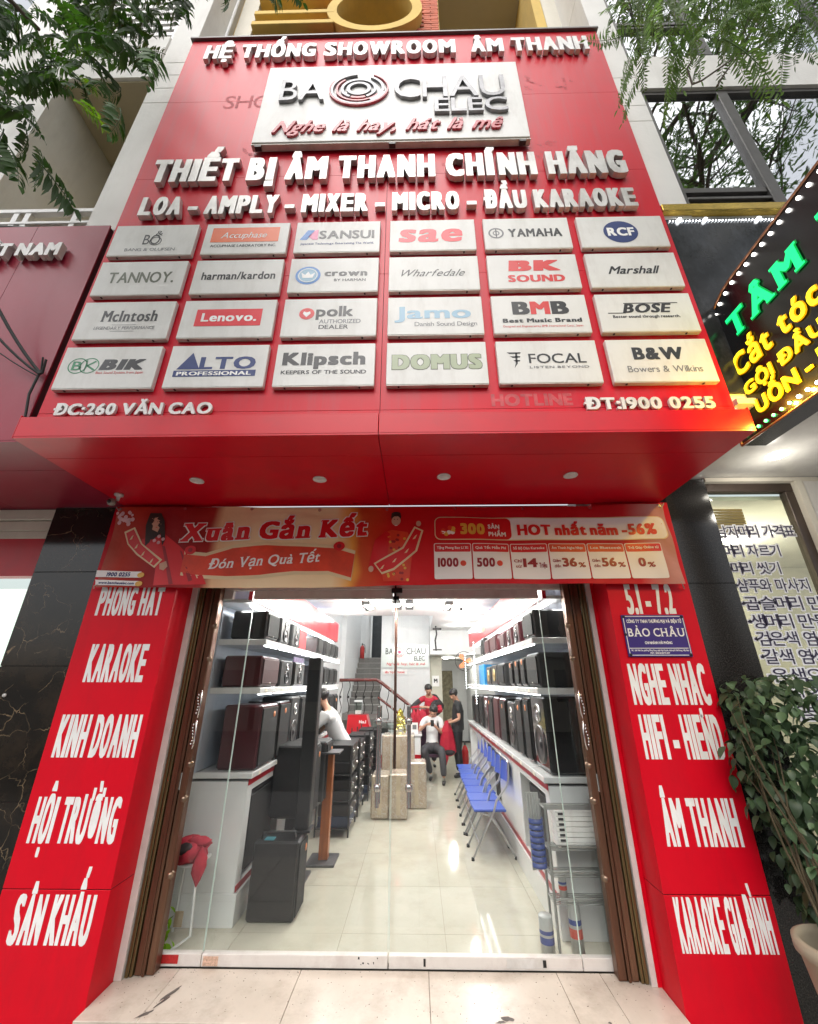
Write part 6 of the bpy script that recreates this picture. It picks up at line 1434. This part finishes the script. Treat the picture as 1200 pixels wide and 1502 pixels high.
# plastic wrapped cartons
CBD = mat('carton_brown', (.36, .27, .17), rough=.6, var=.2, vs=5); 
def wrap_mat():
    m = mat('wrapped_carton', (.42, .34, .25), rough=.22, var=.18, vs=5, coat=.9)
    N = m.node_tree.nodes; L = m.node_tree.links; b = N['Principled BSDF']; tc = N.new('ShaderNodeTexCoord')
    n_ = N.new('ShaderNodeTexNoise'); n_.inputs['Scale'].default_value = 14; n_.inputs['Detail'].default_value = 5; n_.inputs['Distortion'].default_value = 2.5; L.new(tc.outputs['Object'], n_.inputs[0])
    src = b.inputs['Base Color'].links[0].from_socket; vo = N.new('ShaderNodeTexVoronoi'); vo.feature = 'DISTANCE_TO_EDGE'; vo.inputs['Scale'].default_value = 7; ms = N.new('ShaderNodeMixRGB'); ms.inputs[0].default_value = .45; L.new(tc.outputs['Object'], ms.inputs[1]); L.new(n_.outputs['Color'], ms.inputs[2]); L.new(ms.outputs[0], vo.inputs['Vector'])
    cv = N.new('ShaderNodeValToRGB'); cv.color_ramp.elements[0].color = (.8, .8, .8, 1); cv.color_ramp.elements[1].color = (0, 0, 0, 1); cv.color_ramp.elements[1].position = .07; L.new(vo.outputs['Distance'], cv.inputs[0])
    mc = N.new('ShaderNodeMixRGB'); mc.inputs[2].default_value = (.68, .66, .60, 1); L.new(cv.outputs[0], mc.inputs[0]); L.new(src, mc.inputs[1]); L.new(mc.outputs[0], b.inputs['Base Color'])  # whitish highlights of the wrinkled film, painted into the carton colour
    bp = N.new('ShaderNodeBump'); bp.inputs['Strength'].default_value = .5; bp.inputs['Distance'].default_value = .015; L.new(n_.outputs['Fac'], bp.inputs['Height']); L.new(bp.outputs[0], b.inputs['Normal']); L.new(bp.outputs[0], b.inputs['Coat Normal']); return m
WR = wrap_mat(); TAPE = mat('tape', (.5, .42, .3), rough=.15, coat=.5)
for (x0, x1, y0, y1, z1, lab) in ((-.68, -.425, 3.2, 3.6, .48, 'plastic wrapped brown carton at floor level, left of the front pair'), (-.415, -.15, 3.18, 3.6, .50, 'plastic wrapped brown carton at floor level, right of the front pair'), (-.18, .135, 3.72, 4.1, .56, 'squat plastic wrapped carton right of the front pair'), (-.62, -.05, 4.3, 4.75, .88, 'large tall plastic wrapped carton behind the other cartons')):
    t = thing('wrapped_carton', ((x0+x1)/2, (y0+y1)/2, -.06), lab, 'box', 'plastic wrapped cartons on the shop floor'); mb = MB().use(WR)
    nx = 8
    bxx = MB().box(x0, x1, y0, y1, -.058, z1, bev=.02); mb.merge(bxx); mb.m = [0]*len(mb.m); mb.mats = [WR]; obj('wrapped_box', mb, WR, t)
    bx('tape_strip', t, TAPE, (x0+x1)/2-.03, (x0+x1)/2+.03, y0-.002, y0-.0005, .0, z1-.03)
# counters at the back
rc = thing('service_desk', (-.1, 5.6, -.06), 'white service desk with red stripe behind the wrapped cartons', 'desk'); bx('body', rc, LAM, -.9, .06, 5.45, 6.1, -.06, .74, bev=.004); bx('red_band', rc, LAMR, -.9, .064, 5.440, 5.449, .20, .42); bx('desk_top', rc, LAM, -.93, .09, 5.42, 6.12, .742, .78, bev=.004)
rp = thing('promo_counter', (-1.25, 6.0, -.06), 'bright red tapering promotional counter with white print at the left rear', 'counter'); RC2 = mat('promo_red', (.55, .01, .02), rough=.3, coat=.3)
mb = MB().use(RC2); mb.add([(-1.50, 6, 1.08), (-1.10, 6, 1.08), (-.78, 6, .05), (-1.55, 6, .05), (-1.50, 6.4, 1.08), (-1.10, 6.4, 1.08), (-.78, 6.4, .05), (-1.55, 6.4, .05)], [(3, 2, 1, 0), (0, 1, 5, 4), (4, 5, 6, 7), (1, 2, 6, 5), (3, 0, 4, 7), (2, 3, 7, 6)]); obj('body', mb, RC2, rp)
bx('shelf_line', rp, LAM, -1.53, -.95, 5.97, 5.998, .50, .53); lettering('lettering', rp, PW, 'VIỆT NAM', (-1.28, 5.995, .62), XR, ZU, .3, .06, b=(.04, .03)); lettering('lettering', rp, PW, 'No.1', (-1.25, 5.995, .92), XR, ZU, .15, .06, b=(.04, .03))
db = thing('donation_box', (-1.3, 6.2, 1.08), 'clear acrylic box with white top standing on the red counter', 'box'); AC = glass('acrylic', (.85, .9, .88), ior=1.4); bx('panel', db, AC, -1.38, -1.22, 6.1, 6.26, 1.085, 1.33); bx('lid', db, LAM, -1.385, -1.215, 6.09, 6.27, 1.332, 1.37); bx('paper', db, WHITEP, -1.36, -1.24, 6.12, 6.24, 1.09, 1.16)
XM = mat('tinsel', (.35, .30, .04), rough=.3, metal=.6, var=.8, vs=60); GL = mat('tinsel_light', (1, .8, .2), var=0, emit=(1, .75, .15), es=5)
xt = thing('tinsel_tree', (-.35, 5.6, .78), 'small golden tinsel tree with yellow lights on the service desk', 'tree ornament'); mb = MB().use(XM)
for k in range(240):
    z = rnd.random(); r_ = .10*(1-z)**.7 + .015; a = rnd.uniform(0, 6.28); c = Vector((-.35 + r_*math.cos(a), 5.6 + r_*math.sin(a), .80 + .42*z)); d = Vector((rnd.gauss(0, 1), rnd.gauss(0, 1), rnd.gauss(0, 1))).normalized()*.025; e = d.orthogonal().normalized()*.008
    mb.add([c-d-e, c-d+e, c+d+e, c+d-e], [(0, 1, 2, 3)])
tag(obj('tinsel', mb, XM, xt), kind='stuff'); mb = MB().use(GL)
for k in range(16): z = rnd.random(); a = rnd.uniform(3.3, 6.1); r_ = .11*(1-z)+.02; mb.ball((-.35+r_*math.cos(a), 5.6+r_*math.sin(a), .82+.38*z), .010, 5, 3)
obj('fairy_light', mb, GL, xt)
qr = thing('counter_card', (-.06, 5.5, .78), 'white card stand at the right end of the service desk', 'card stand'); bx('card', qr, WHITEP, -.13, .01, 5.47, 5.48, .783, .98); bx('foot', qr, WHITEP, -.11, -.01, 5.46, 5.52, .781, .785); bx('emblem', qr, GREY, -.10, -.02, 5.466, 5.469, .86, .94)
bowl = thing('glass_case', (-.72, 5.7, .78), 'low glass display case on the service desk', 'case'); bx('panel', bowl, AC, -.88, -.48, 5.5, 5.9, .783, .97); bx('frame', bowl, STEEL, -.89, -.47, 5.49, 5.91, .972, .985); bx('device', bowl, SPK_B, -.8, -.6, 5.55, 5.8, .785, .87)

# blue folding chairs
CB = mat('chair_blue', (.035, .085, .42), rough=.35, var=.08, vs=4, coat=.2); CT = mat('chair_tube', (.50, .50, .50), rough=.3, metal=.8, var=.1)
def chair(label):
    t = thing('folding_chair', (0, 0, 0), label, 'chair', 'blue folding chairs in a row')
    def rail(y): return [(-.24, y, .01), (-.10, y, .25), (.02, y, .44), (.06, y, .55), (.18, y, .68), (.215, y, .76), (.225, y, .92)]
    for y in (-.20, .20):
        obj('leg', MB().use(CT).tube(rail(y), .0115, 8), CT, t)
        yy = y*.86; obj('leg', MB().use(CT).tube([(-.14, yy, .43), (-.02, yy, .40), (.12, yy, .22), (.24, yy, .01)], .0105, 8), CT, t)
        for (x, q) in ((-.24, y), (.24, yy)): obj('rubber_foot', MB().use(RUBBER).lathe((x, q, 0), [(.001, 0), (.018, 0), (.016, .03), (.001, .03)], 8), RUBBER, t)
    obj('stretcher', MB().use(CT).tube([(-.16, -.2, .15), (-.16, .2, .15)], .008, 6).tube([(.17, -.172, .12), (.17, .172, .12)], .008, 6).tube([(.225, -.2, .92), (.225, -.17, .945), (.225, .17, .945), (.225, .2, .92)], .0115, 8), CT, t)
    bx('seat', t, CB, -.20, .17, -.185, .185, .435, .462, bev=.009)
    mb = MB().use(CB); V = []
    for i in range(7):
        a = -.19 + .38*i/6; bow = .03*(1-(a/.19)**2)
        for z, dx in ((.70, .0), (.90, .03)): V += [(.195+dx+bow, a, z), (.207+dx+bow, a, z)]
    F = []
    for i in range(6):
        o = i*4; F += [(o, o+2, o+6, o+4), (o+1, o+5, o+7, o+3), (o, o+4, o+5, o+1), (o+2, o+3, o+7, o+6)]
    F += [(0, 1, 3, 2), (24, 26, 27, 25)]
    mb.add(V, F); obj('backrest', mb, CB, t)
    return t
pos = ['nearest the entrance', 'second from the entrance', 'third from the entrance', 'fourth from the entrance', 'fifth from the entrance', 'sixth from the entrance', 'seventh, farthest from the entrance']
c0 = chair('blue folding chair with grey tube frame, ' + pos[0])
for i in range(7):
    c = c0 if i == 0 else copy_tree(c0)
    c['label'] = 'blue folding chair with grey tube frame, ' + pos[i]
    c.location = (.83 + .01*i + rnd.uniform(-.008, .008), 2.0 + .40*i + rnd.uniform(-.01, .01), -.06); c.rotation_euler = (0, 0, R(rnd.uniform(-2, 3)))

# stool with a red jacket by the left gate
so = thing('folding_stool', (-1.8, .25, -.06), 'white tubular folding stool behind the left gate', 'stool')
obj('leg', MB().use(LAM).tube([(-1.80, .12, -.05), (-1.68, .14, .02), (-1.71, .14, .42)], .010, 6), LAM, so); obj('leg', MB().use(LAM).tube([(-1.92, .36, -.05), (-1.9, .34, .42)], .010, 6), LAM, so); bx('seat', so, LAM, -1.95, -1.70, .12, .36, .42, .445, bev=.006)
JR = mat('jacket_red', (.42, .008, .03), rough=.7, var=.15, vs=10, bump=.3, bs=30); JK = mat('jacket_dark', (.02, .012, .015), rough=.8)
def cloth(name, m, cx, cy, cz, rx, rz, seed, parent, ry=.05):
    r_ = random.Random(seed); mb = MB().use(m); n = 14; V = []
    for j in range(9):
        for i in range(n):
            t = 2*math.pi*i/n; ph = math.pi*j/8; k_ = 1 + .28*math.sin(3*t + seed + j) * math.sin(ph) + r_.uniform(-.08, .08)
            V.append((cx + rx*k_*math.sin(ph)*math.cos(t), cy + ry*k_*math.sin(ph)*math.sin(t), cz + rz*math.cos(ph)*(1+.15*math.sin(2*t+seed))))
    F = [(j*n+i, (j+1)*n+i, (j+1)*n+(i+1) % n, j*n+(i+1) % n) for j in range(8) for i in range(n)]
    mb.add(V, F, True); return obj(name, mb, m, parent)
jk = thing('red_jacket', (-1.8, .2, .45), 'crumpled red jacket with dark lining on the stool by the left gate', 'jacket')
cloth('cloth_body', JR, -1.80, .17, .52, .13, .09, 1, jk, .12); cloth('sleeve', JR, -1.69, .13, .44, .045, .12, 4, jk, .05); cloth('collar', JR, -1.72, .15, .58, .09, .035, 7, jk, .05); cloth('lining', JK, -1.80, .10, .545, .07, .04, 9, jk, .06)
bc = thing('leafy_branch', (-1.86, .2, -.06), 'green leaves and a brown paper scrap on the floor behind the left gate', 'leaves')
gl_ = [[leaf_mesh('l', .10, .04, LB, .2, 4, .3), None]]
for k in range(14): scatter_leaf(bc, gl_, (-1.84+rnd.uniform(-.05, .05), .12+rnd.uniform(-.03, .06), -.02+rnd.random()*.2), (rnd.uniform(-.5, .5), rnd.uniform(.2, 1.2), rnd.uniform(-3, 3)), rnd.uniform(.6, 1))
bx('paper_scrap', bc, CBD, -1.83, -1.77, .16, .17, .06, .15)

# small rack with boxes and rolls in the right corner
rk = thing('wire_rack', (1.2, .15, -.06), 'grey wire rack in the right corner behind the glass', 'rack'); RKM = mat('rack_grey', (.32, .33, .32), rough=.4, metal=.5)
for (x, y) in ((1.0, .09), (1.42, .09), (1.0, .26), (1.42, .26)): obj('leg', MB().use(RKM).tube([(x, y, -.05), (x, y, .85)], .010, 6), RKM, rk)
for z in (.24, .40, .56, .82):
    mb = MB().use(RKM)
    for k in range(7): mb.tube([(1.0, .09+.028*k, z), (1.42, .09+.028*k, z)], .004, 4)
    mb.tube([(1.0, .09, z), (1.0, .26, z)], .007, 5); mb.tube([(1.0, .09, z+.03), (1.42, .09, z+.03)], .006, 5); obj('shelf', mb, RKM, rk)
for k in range(7):
    z = .567 + .034*k; o = thing('small_box', (1.2, .17, z), f'flat white carton with black label on the corner rack, {["lowest", "second", "third", "fourth", "fifth", "sixth", "topmost"][k]} of its pile', 'box', 'flat cartons on the corner rack'); bx('carton', o, WHITEP, 1.08, 1.40, .11, .25, z, z+.03, bev=.002); bx('label', o, INK, 1.10, 1.14, .107, .1095, z+.006, z+.022)
TB = mat('tube_blue', (.04, .07, .25), rough=.35, var=.1); TW = mat('tube_white', (.42, .43, .42), rough=.35); TR_ = mat('tube_red', (.5, .06, .04), rough=.4)
# bunch of slim tubes tied with blue bands
bt = thing('tube_bundle', (.93, .16, .3), 'upright bundle of silver tubes with blue bands beside the corner rack', 'tubes')
for k in range(5): obj('tube', MB().use(TW).tube([(.88+.022*k, .15+.01*(k % 2), .42), (.88+.02*k, .15, .92)], .010, 6), TW, bt)
for k in range(8): obj('band', MB().use(TB).lathe((.93, .155, .44+.04*k), [(.058, 0), (.058, .03), (.052, .03)], 14), TB, bt)
for i, (x, y, z0, h, r_, c1) in enumerate(((1.15, .16, -.058, .30, .045, TR_), (.93, .14, -.058, .22, .05, TB), (1.10, .2, .247, .14, .03, TR_))):
    o = thing('tin_can', (x, y, z0), ('tall white can with red and blue bands standing under the corner rack', 'short white can with blue bands by the right counter foot', 'small white can with red band on the lower rack shelf')[i], 'can'); obj('body', MB().use(TW).lathe((x, y, z0), [(.001, 0), (r_, 0), (r_, h*.97), (r_*.9, h), (.001, h)], 14), TW, o); obj('band', MB().use(c1).lathe((x, y, z0+h*.3), [(r_+.001, 0), (r_+.001, h*.18)], 14), c1, o); obj('band', MB().use(TB).lathe((x, y, z0+h*.55), [(r_+.001, 0), (r_+.001, h*.1)], 14), TB, o)
# ------------------------------------------------------------------ people
SKIN = mat('skin', (.50, .27, .18), rough=.5, var=.06, vs=10); HAIR = mat('hair', (.012, .009, .008), rough=.45, var=.2)
SHW = mat('shirt_white', (.72, .72, .72), rough=.8, var=.05, bump=.2, bs=12); SHB = mat('shirt_black', (.015, .015, .017), rough=.8); TRG = mat('trousers_grey', (.045, .045, .05), rough=.8, var=.15); TRB = mat('trousers_black', (.012, .012, .015), rough=.8); SHOE = mat('shoe', (.015, .013, .012), rough=.4)
def skinmesh(name, chains, m, parent, root=0, sub=1):
    V = []; E = []; Rr = []; key = {}
    for ch in chains:
        prev = None
        for (p_, r_) in ch:
            k_ = tuple(round(c, 4) for c in p_)
            if k_ not in key: key[k_] = len(V); V.append(Vector(p_)); Rr.append(r_)
            i = key[k_]
            if prev is not None and prev != i: E.append((prev, i))
            prev = i
    base_ = OFF[parent.name]; me = bpy.data.meshes.new(name); me.from_pydata([v-base_ for v in V], E, []); me.materials.append(m)
    o = bpy.data.objects.new(name, me); COL.objects.link(o); o.parent = parent; OFF[o.name] = base_
    sk = o.modifiers.new('Skin', 'SKIN'); sk.use_smooth_shade = True
    ly = me.skin_vertices[0] if me.skin_vertices else None
    if ly is None:
        o.update_from_editmode() if False else None
    sv = me.skin_vertices[0].data
    for i, r_ in enumerate(Rr): sv[i].radius = (r_, r_) if not isinstance(r_, tuple) else r_
    sv[0].use_root = True
    ss = o.modifiers.new('Sub', 'SUBSURF'); ss.levels = sub; ss.render_levels = sub
    return o
def V3(*a): return Vector(a)
def lerp(a, b, t): return a + (b-a)*t
def person(lab, J, top, leg_m, sleeve=1.0, coat=None, face=V3(0, -1, -.2), hold=None):
    """J: joints as Vectors in world space."""
    t = thing('person', (J['pelvis'].x, J['pelvis'].y, -.06), lab, 'person')
    fc = face.normalized(); side = (J['shR']-J['shL']).normalized(); upn = (J['head']-J['neck']).normalized()
    ch = [[(J['pelvis'], .095), (J['waist'], .09), (J['chest'], .10), (J['neck0'], .055), (J['neck'], .045), (J['head'] - upn*.035 + fc*.025, .062), (J['head'] + upn*.03, .078), (J['head'] + upn*.085 - fc*.01, .055)]]
    for s in 'LR':
        ch.append([(J['neck0'], .055), (J['sh'+s], .045), (lerp(J['sh'+s], J['el'+s], .5), .042), (J['el'+s], .034), (lerp(J['el'+s], J['wr'+s], .5), .033), (J['wr'+s], .023), (J['ha'+s], .026)])
        ch.append([(J['pelvis'], .095), (J['hi'+s], .078), (lerp(J['hi'+s], J['kn'+s], .5), .07), (J['kn'+s], .05), (lerp(J['kn'+s], J['an'+s], .45), .047), (J['an'+s], .033)])
        d = (J['ha'+s] - J['wr'+s]).normalized(); sd = d.cross(upn); sd = sd.normalized() if sd.length > .1 else side; pal = sd.cross(d).normalized()
        for k in range(4):
            o_ = sd*(.021 - .014*k); L_ = (.06, .07, .066, .052)[k]; a = J['ha'+s] + o_ + d*.02
            ch.append([(J['ha'+s], .026), (a, .0095), (a + d*L_*.55 - pal*.008, .0085), (a + d*L_*.85 - pal*.03, .0075)])
        a = J['wr'+s] + sd*.03 + d*.03; ch.append([(J['wr'+s], .023), (a, .011), (a + d*.035 - pal*.018, .009)])
    # nose and ears keep the face readable
    h0 = J['head'] - upn*.035 + fc*.025; ch.append([(h0, .062), (h0 + fc*.072 + upn*.012, .011)])
    skinmesh('body', ch, SKIN, t, sub=1)
    hm = MB().use(HAIR); hc = J['head'] + upn*.055 - fc*.034
    tmp = MB(); tmp.ball((0, 0, 0), .094, 14, 9, (1, 1.08, .92)); M_ = Matrix.Translation(hc) @ upn.to_track_quat('Z', 'Y').to_matrix().to_4x4()
    vs = [M_ @ Vector(v) for v in tmp.v]; out = []
    for v in vs:
        r_ = v - (J['head']); df = r_.dot(fc); du = r_.dot(upn)
        if df > .03 and du < .055: v = v - fc*(df-.01)*1.0
        if du < -.02: v = v + upn*(-.02-du)*.6
        out.append(v)
    hm.add(out, tmp.f, True); obj('hair', hm, HAIR, t)
    em = MB().use(HAIR); eo = side
    for s in (-1, 1): em.ball(tuple(h0 + fc*.064 + upn*.035 + eo*.028*s), .009, 6, 4)
    em.box(0, 0, 0, 0, 0, 0) if False else None
    mp = h0 + fc*.066 - upn*.028; em.ball(tuple(mp), .011, 6, 4, (1.6, .5, .4)); obj('face_feature', em, HAIR, t)
    er = MB().use(SKIN)
    for s in (-1, 1): er.ball(tuple(J['head'] + side*.082*s + upn*.0), .022, 7, 5, (.5, .8, 1.2))
    obj('ear', er, SKIN, t)
    g = .018
    sc_ = [[(J['pelvis'] - (J['waist']-J['pelvis'])*.35, .122), (J['pelvis'] + (J['waist']-J['pelvis'])*.3, .122), (J['waist'], .118), (lerp(J['waist'], J['chest'], .5), .12), (J['chest'], .128), (J['neck0'], .075)]]
    for s in 'LR':
        e_ = lerp(J['sh'+s], J['el'+s], min(1, sleeve)); c_ = [(J['neck0'], .075), (J['sh'+s], .07), (lerp(J['sh'+s], e_, .5), .064), (e_, .058)]
        if sleeve > 1: c_ += [(lerp(J['el'+s], J['wr'+s], .5), .05), (lerp(J['el'+s], J['wr'+s], .88), .042)]
        sc_.append(c_)
    skinmesh('jacket' if coat else 'shirt', sc_, coat or top, t)
    hem = MB().use(coat or top); lo = J['pelvis'] - (J['waist']-J['pelvis'])*.25; hem.tube([lo, J['pelvis']*.5+J['waist']*.5, J['waist'], J['chest']], [.135, .132, .125, .125], 16)
    obj('shirt_hem', hem, None, t)
    tr = [[(J['waist']*.6 + J['pelvis']*.4, .106), (J['pelvis'], .114)]]
    for s in 'LR': tr.append([(J['pelvis'], .114), (J['hi'+s], .102), (lerp(J['hi'+s], J['kn'+s], .5), .098), (J['kn'+s], .08), (lerp(J['kn'+s], J['an'+s], .5), .074), (J['an'+s] + (J['kn'+s]-J['an'+s]).normalized()*.02, .062)])
    skinmesh('trousers', tr, leg_m, t)
    for s in 'LR': skinmesh('shoe', [[(J['an'+s] + V3(0, 0, -.03), .042), (J['an'+s] + V3(0, 0, -.06), .04), (J['to'+s], .034)]], SHOE, t)
    return t
F0 = -.06
# man in white shirt leaning over the left counter, seen from behind right
J = dict(pelvis=V3(-1.12, 3.35, .88), waist=V3(-1.20, 3.3, 1.02), chest=V3(-1.28, 3.2, 1.22), neck0=V3(-1.35, 3.15, 1.36), neck=V3(-1.38, 3.13, 1.42), head=V3(-1.425, 3.10, 1.51),
         shL=V3(-1.33, 3.02, 1.30), elL=V3(-1.53, 2.98, 1.06), wrL=V3(-1.62, 3.08, 1.04), haL=V3(-1.69, 3.12, 1.04), shR=V3(-1.33, 3.34, 1.32), elR=V3(-1.46, 3.42, 1.06), wrR=V3(-1.58, 3.3, 1.04), haR=V3(-1.65, 3.27, 1.04),
         hiL=V3(-1.12, 3.26, .84), knL=V3(-1.16, 3.25, .44), anL=V3(-1.05, 3.24, .03), toL=V3(-1.18, 3.22, F0+.03), hiR=V3(-1.1, 3.46, .84), knR=V3(-1.15, 3.5, .44), anR=V3(-1.0, 3.52, .03), toR=V3(-1.13, 3.52, F0+.03))
for k_ in J: J[k_] = J[k_] + V3(0, -.18, 0) if k_ not in () else J[k_]
person('man in white polo shirt bending over the left counter', J, SHW, TRB, .75, face=V3(-1, -.1, -.5))
# man buttoning a jacket behind the seated man
J = dict(pelvis=V3(.28, 7.1, .86), waist=V3(.28, 7.1, 1.0), chest=V3(.28, 7.06, 1.22), neck0=V3(.28, 7.03, 1.40), neck=V3(.28, 7.0, 1.46), head=V3(.27, 6.94, 1.55),
         shL=V3(.46, 7.03, 1.35), elL=V3(.56, 6.9, 1.10), wrL=V3(.34, 6.72, 1.16), haL=V3(.27, 6.70, 1.19), shR=V3(.10, 7.03, 1.35), elR=V3(-.12, 6.9, 1.16), wrR=V3(.10, 6.74, 1.2), haR=V3(.18, 6.72, 1.2),
         hiL=V3(.38, 7.1, .82), knL=V3(.38, 7.08, .42), anL=V3(.38, 7.12, .03), toL=V3(.40, 6.98, F0+.03), hiR=V3(.18, 7.1, .82), knR=V3(.18, 7.08, .42), anR=V3(.18, 7.12, .03), toR=V3(.16, 6.98, F0+.03))
JD = mat('jacket_black', (.02, .018, .02), rough=.7)
pb_ = person('standing man fastening a red and black jacket behind the seated man', J, SHB, TRB, 1.5, coat=JR, face=V3(-.05, -1, -.45))
cloth('jacket_back', JD, .40, 7.10, 1.22, .2, .22, 3, pb_, .14)
for s in (-1, 1): pass
skinmesh('sleeve', [[(V3(.46, 7.03, 1.35), .078), (V3(.53, 6.93, 1.2), .07)]], JD, pb_); skinmesh('sleeve', [[(V3(.10, 7.03, 1.35), .078), (V3(-.1, 6.92, 1.2), .068), (V3(-.13, 6.9, 1.16), .06)]], JD, pb_)
# seated man with phone
J = dict(pelvis=V3(.30, 5.92, .50), waist=V3(.31, 5.98, .64), chest=V3(.31, 6.02, .86), neck0=V3(.32, 6.02, 1.03), neck=V3(.33, 5.99, 1.08), head=V3(.34, 5.92, 1.15),
         shL=V3(.50, 6.0, .98), elL=V3(.52, 5.86, .74), wrL=V3(.40, 5.70, .86), haL=V3(.34, 5.68, .92), shR=V3(.14, 6.0, .98), elR=V3(.04, 5.84, .80), wrR=V3(.20, 5.70, .94), haR=V3(.27, 5.68, .95),
         hiL=V3(.40, 5.84, .47), knL=V3(.48, 5.42, .48), anL=V3(.50, 5.35, .04), toL=V3(.48, 5.22, F0+.03), hiR=V3(.20, 5.84, .47), knR=V3(.12, 5.45, .50), anR=V3(.26, 5.62, .06), toR=V3(.24, 5.50, F0+.05))
person('seated man in white shirt and grey trousers looking at his phone', J, SHW, TRG, .7, face=V3(-.1, -1, -.6))
ph = bx('mobile_phone', None, BLACK, .27, .34, 5.60, 5.61, .90, 1.02, bev=.003, label='black mobile phone held by the seated man', cat='phone')
ch_ = thing('office_chair', (.3, 5.95, -.06), 'dark purple chair with chrome frame under the seated man', 'chair'); PUR = mat('chair_purple', (.05, .015, .04), rough=.6)
bx('seat', ch_, PUR, .08, .52, 5.70, 6.12, .33, .39, bev=.012); bx('backrest', ch_, PUR, .08, .52, 6.16, 6.20, .45, .95, bev=.012)
for x in (.07, .53):
    obj('leg', MB().use(STEEL).tube([(x, 5.68, -.05), (x, 5.70, .36), (x, 6.16, .40), (x, 6.2, .95)], .012, 8), STEEL, ch_); obj('leg', MB().use(STEEL).tube([(x, 6.14, .38), (x, 6.2, -.05)], .012, 8), STEEL, ch_)
# standing man in black looking down, holding a red jacket
J = dict(pelvis=V3(.86, 6.05, .84), waist=V3(.87, 6.06, .98), chest=V3(.88, 6.06, 1.18), neck0=V3(.86, 6.05, 1.34), neck=V3(.84, 6.03, 1.39), head=V3(.79, 5.98, 1.47),
         shL=V3(.93, 6.20, 1.29), elL=V3(.88, 6.2, 1.02), wrL=V3(.70, 6.02, .98), haL=V3(.64, 5.97, .97), shR=V3(.86, 5.90, 1.29), elR=V3(.88, 5.82, 1.02), wrR=V3(.70, 5.80, .96), haR=V3(.64, 5.82, .96),
         hiL=V3(.88, 6.13, .80), knL=V3(.86, 6.14, .42), anL=V3(.90, 6.16, .03), toL=V3(.78, 6.1, F0+.03), hiR=V3(.84, 5.97, .80), knR=V3(.82, 5.95, .42), anR=V3(.86, 5.98, .03), toR=V3(.73, 5.93, F0+.03))
person('standing man in black short-sleeved shirt looking down at a red jacket', J, SHB, TRB, .7, face=V3(-1, -.75, -.55))
jk2 = thing('hanging_jacket', (.62, 5.85, .5), 'bright red jacket held hanging by the standing man in black', 'jacket')
mb = MB().use(JR); V = []; n = 16
prof = [(.03, .99), (.06, .92), (.10, .80), (.12, .66), (.14, .52), (.15, .42), (.10, .36), (.05, .34)]
for j, (r_, z) in enumerate(prof):
    for i in range(n): t_ = 2*math.pi*i/n; k_ = 1 + .22*math.sin(4*t_+j*.4); V.append((.62 + r_*k_*math.cos(t_), 5.84 + .06*k_*math.sin(t_), z))
mb.add(V, [(j*n+i, j*n+(i+1) % n, (j+1)*n+(i+1) % n, (j+1)*n+i) for j in range(len(prof)-1) for i in range(n)], True); mb.f = [f[::-1] for f in mb.f]; obj('cloth_body', mb, JR, jk2)
cloth('sleeve', JR, .58, 5.80, .33, .04, .13, 5, jk2, .04); cloth('hem', JK, .64, 5.79, .41, .12, .05, 6, jk2, .05)
cl2 = thing('red_coat', (.0, 6.6, .7), 'red coats hanging on a rail beside the service desk', 'coats')
for i, x in enumerate((-.08, .02, .12)): cloth('coat', JR, x, 6.6, .93, .09, .22, 11+i, cl2, .1)
bx('hanger_rail', cl2, STEEL, -.2, .2, 6.59, 6.61, 1.16, 1.18); bx('rail_post', cl2, STEEL, -.2, -.18, 6.59, 6.61, -.06, 1.159)
bpy.data.scenes.remove(_ts)
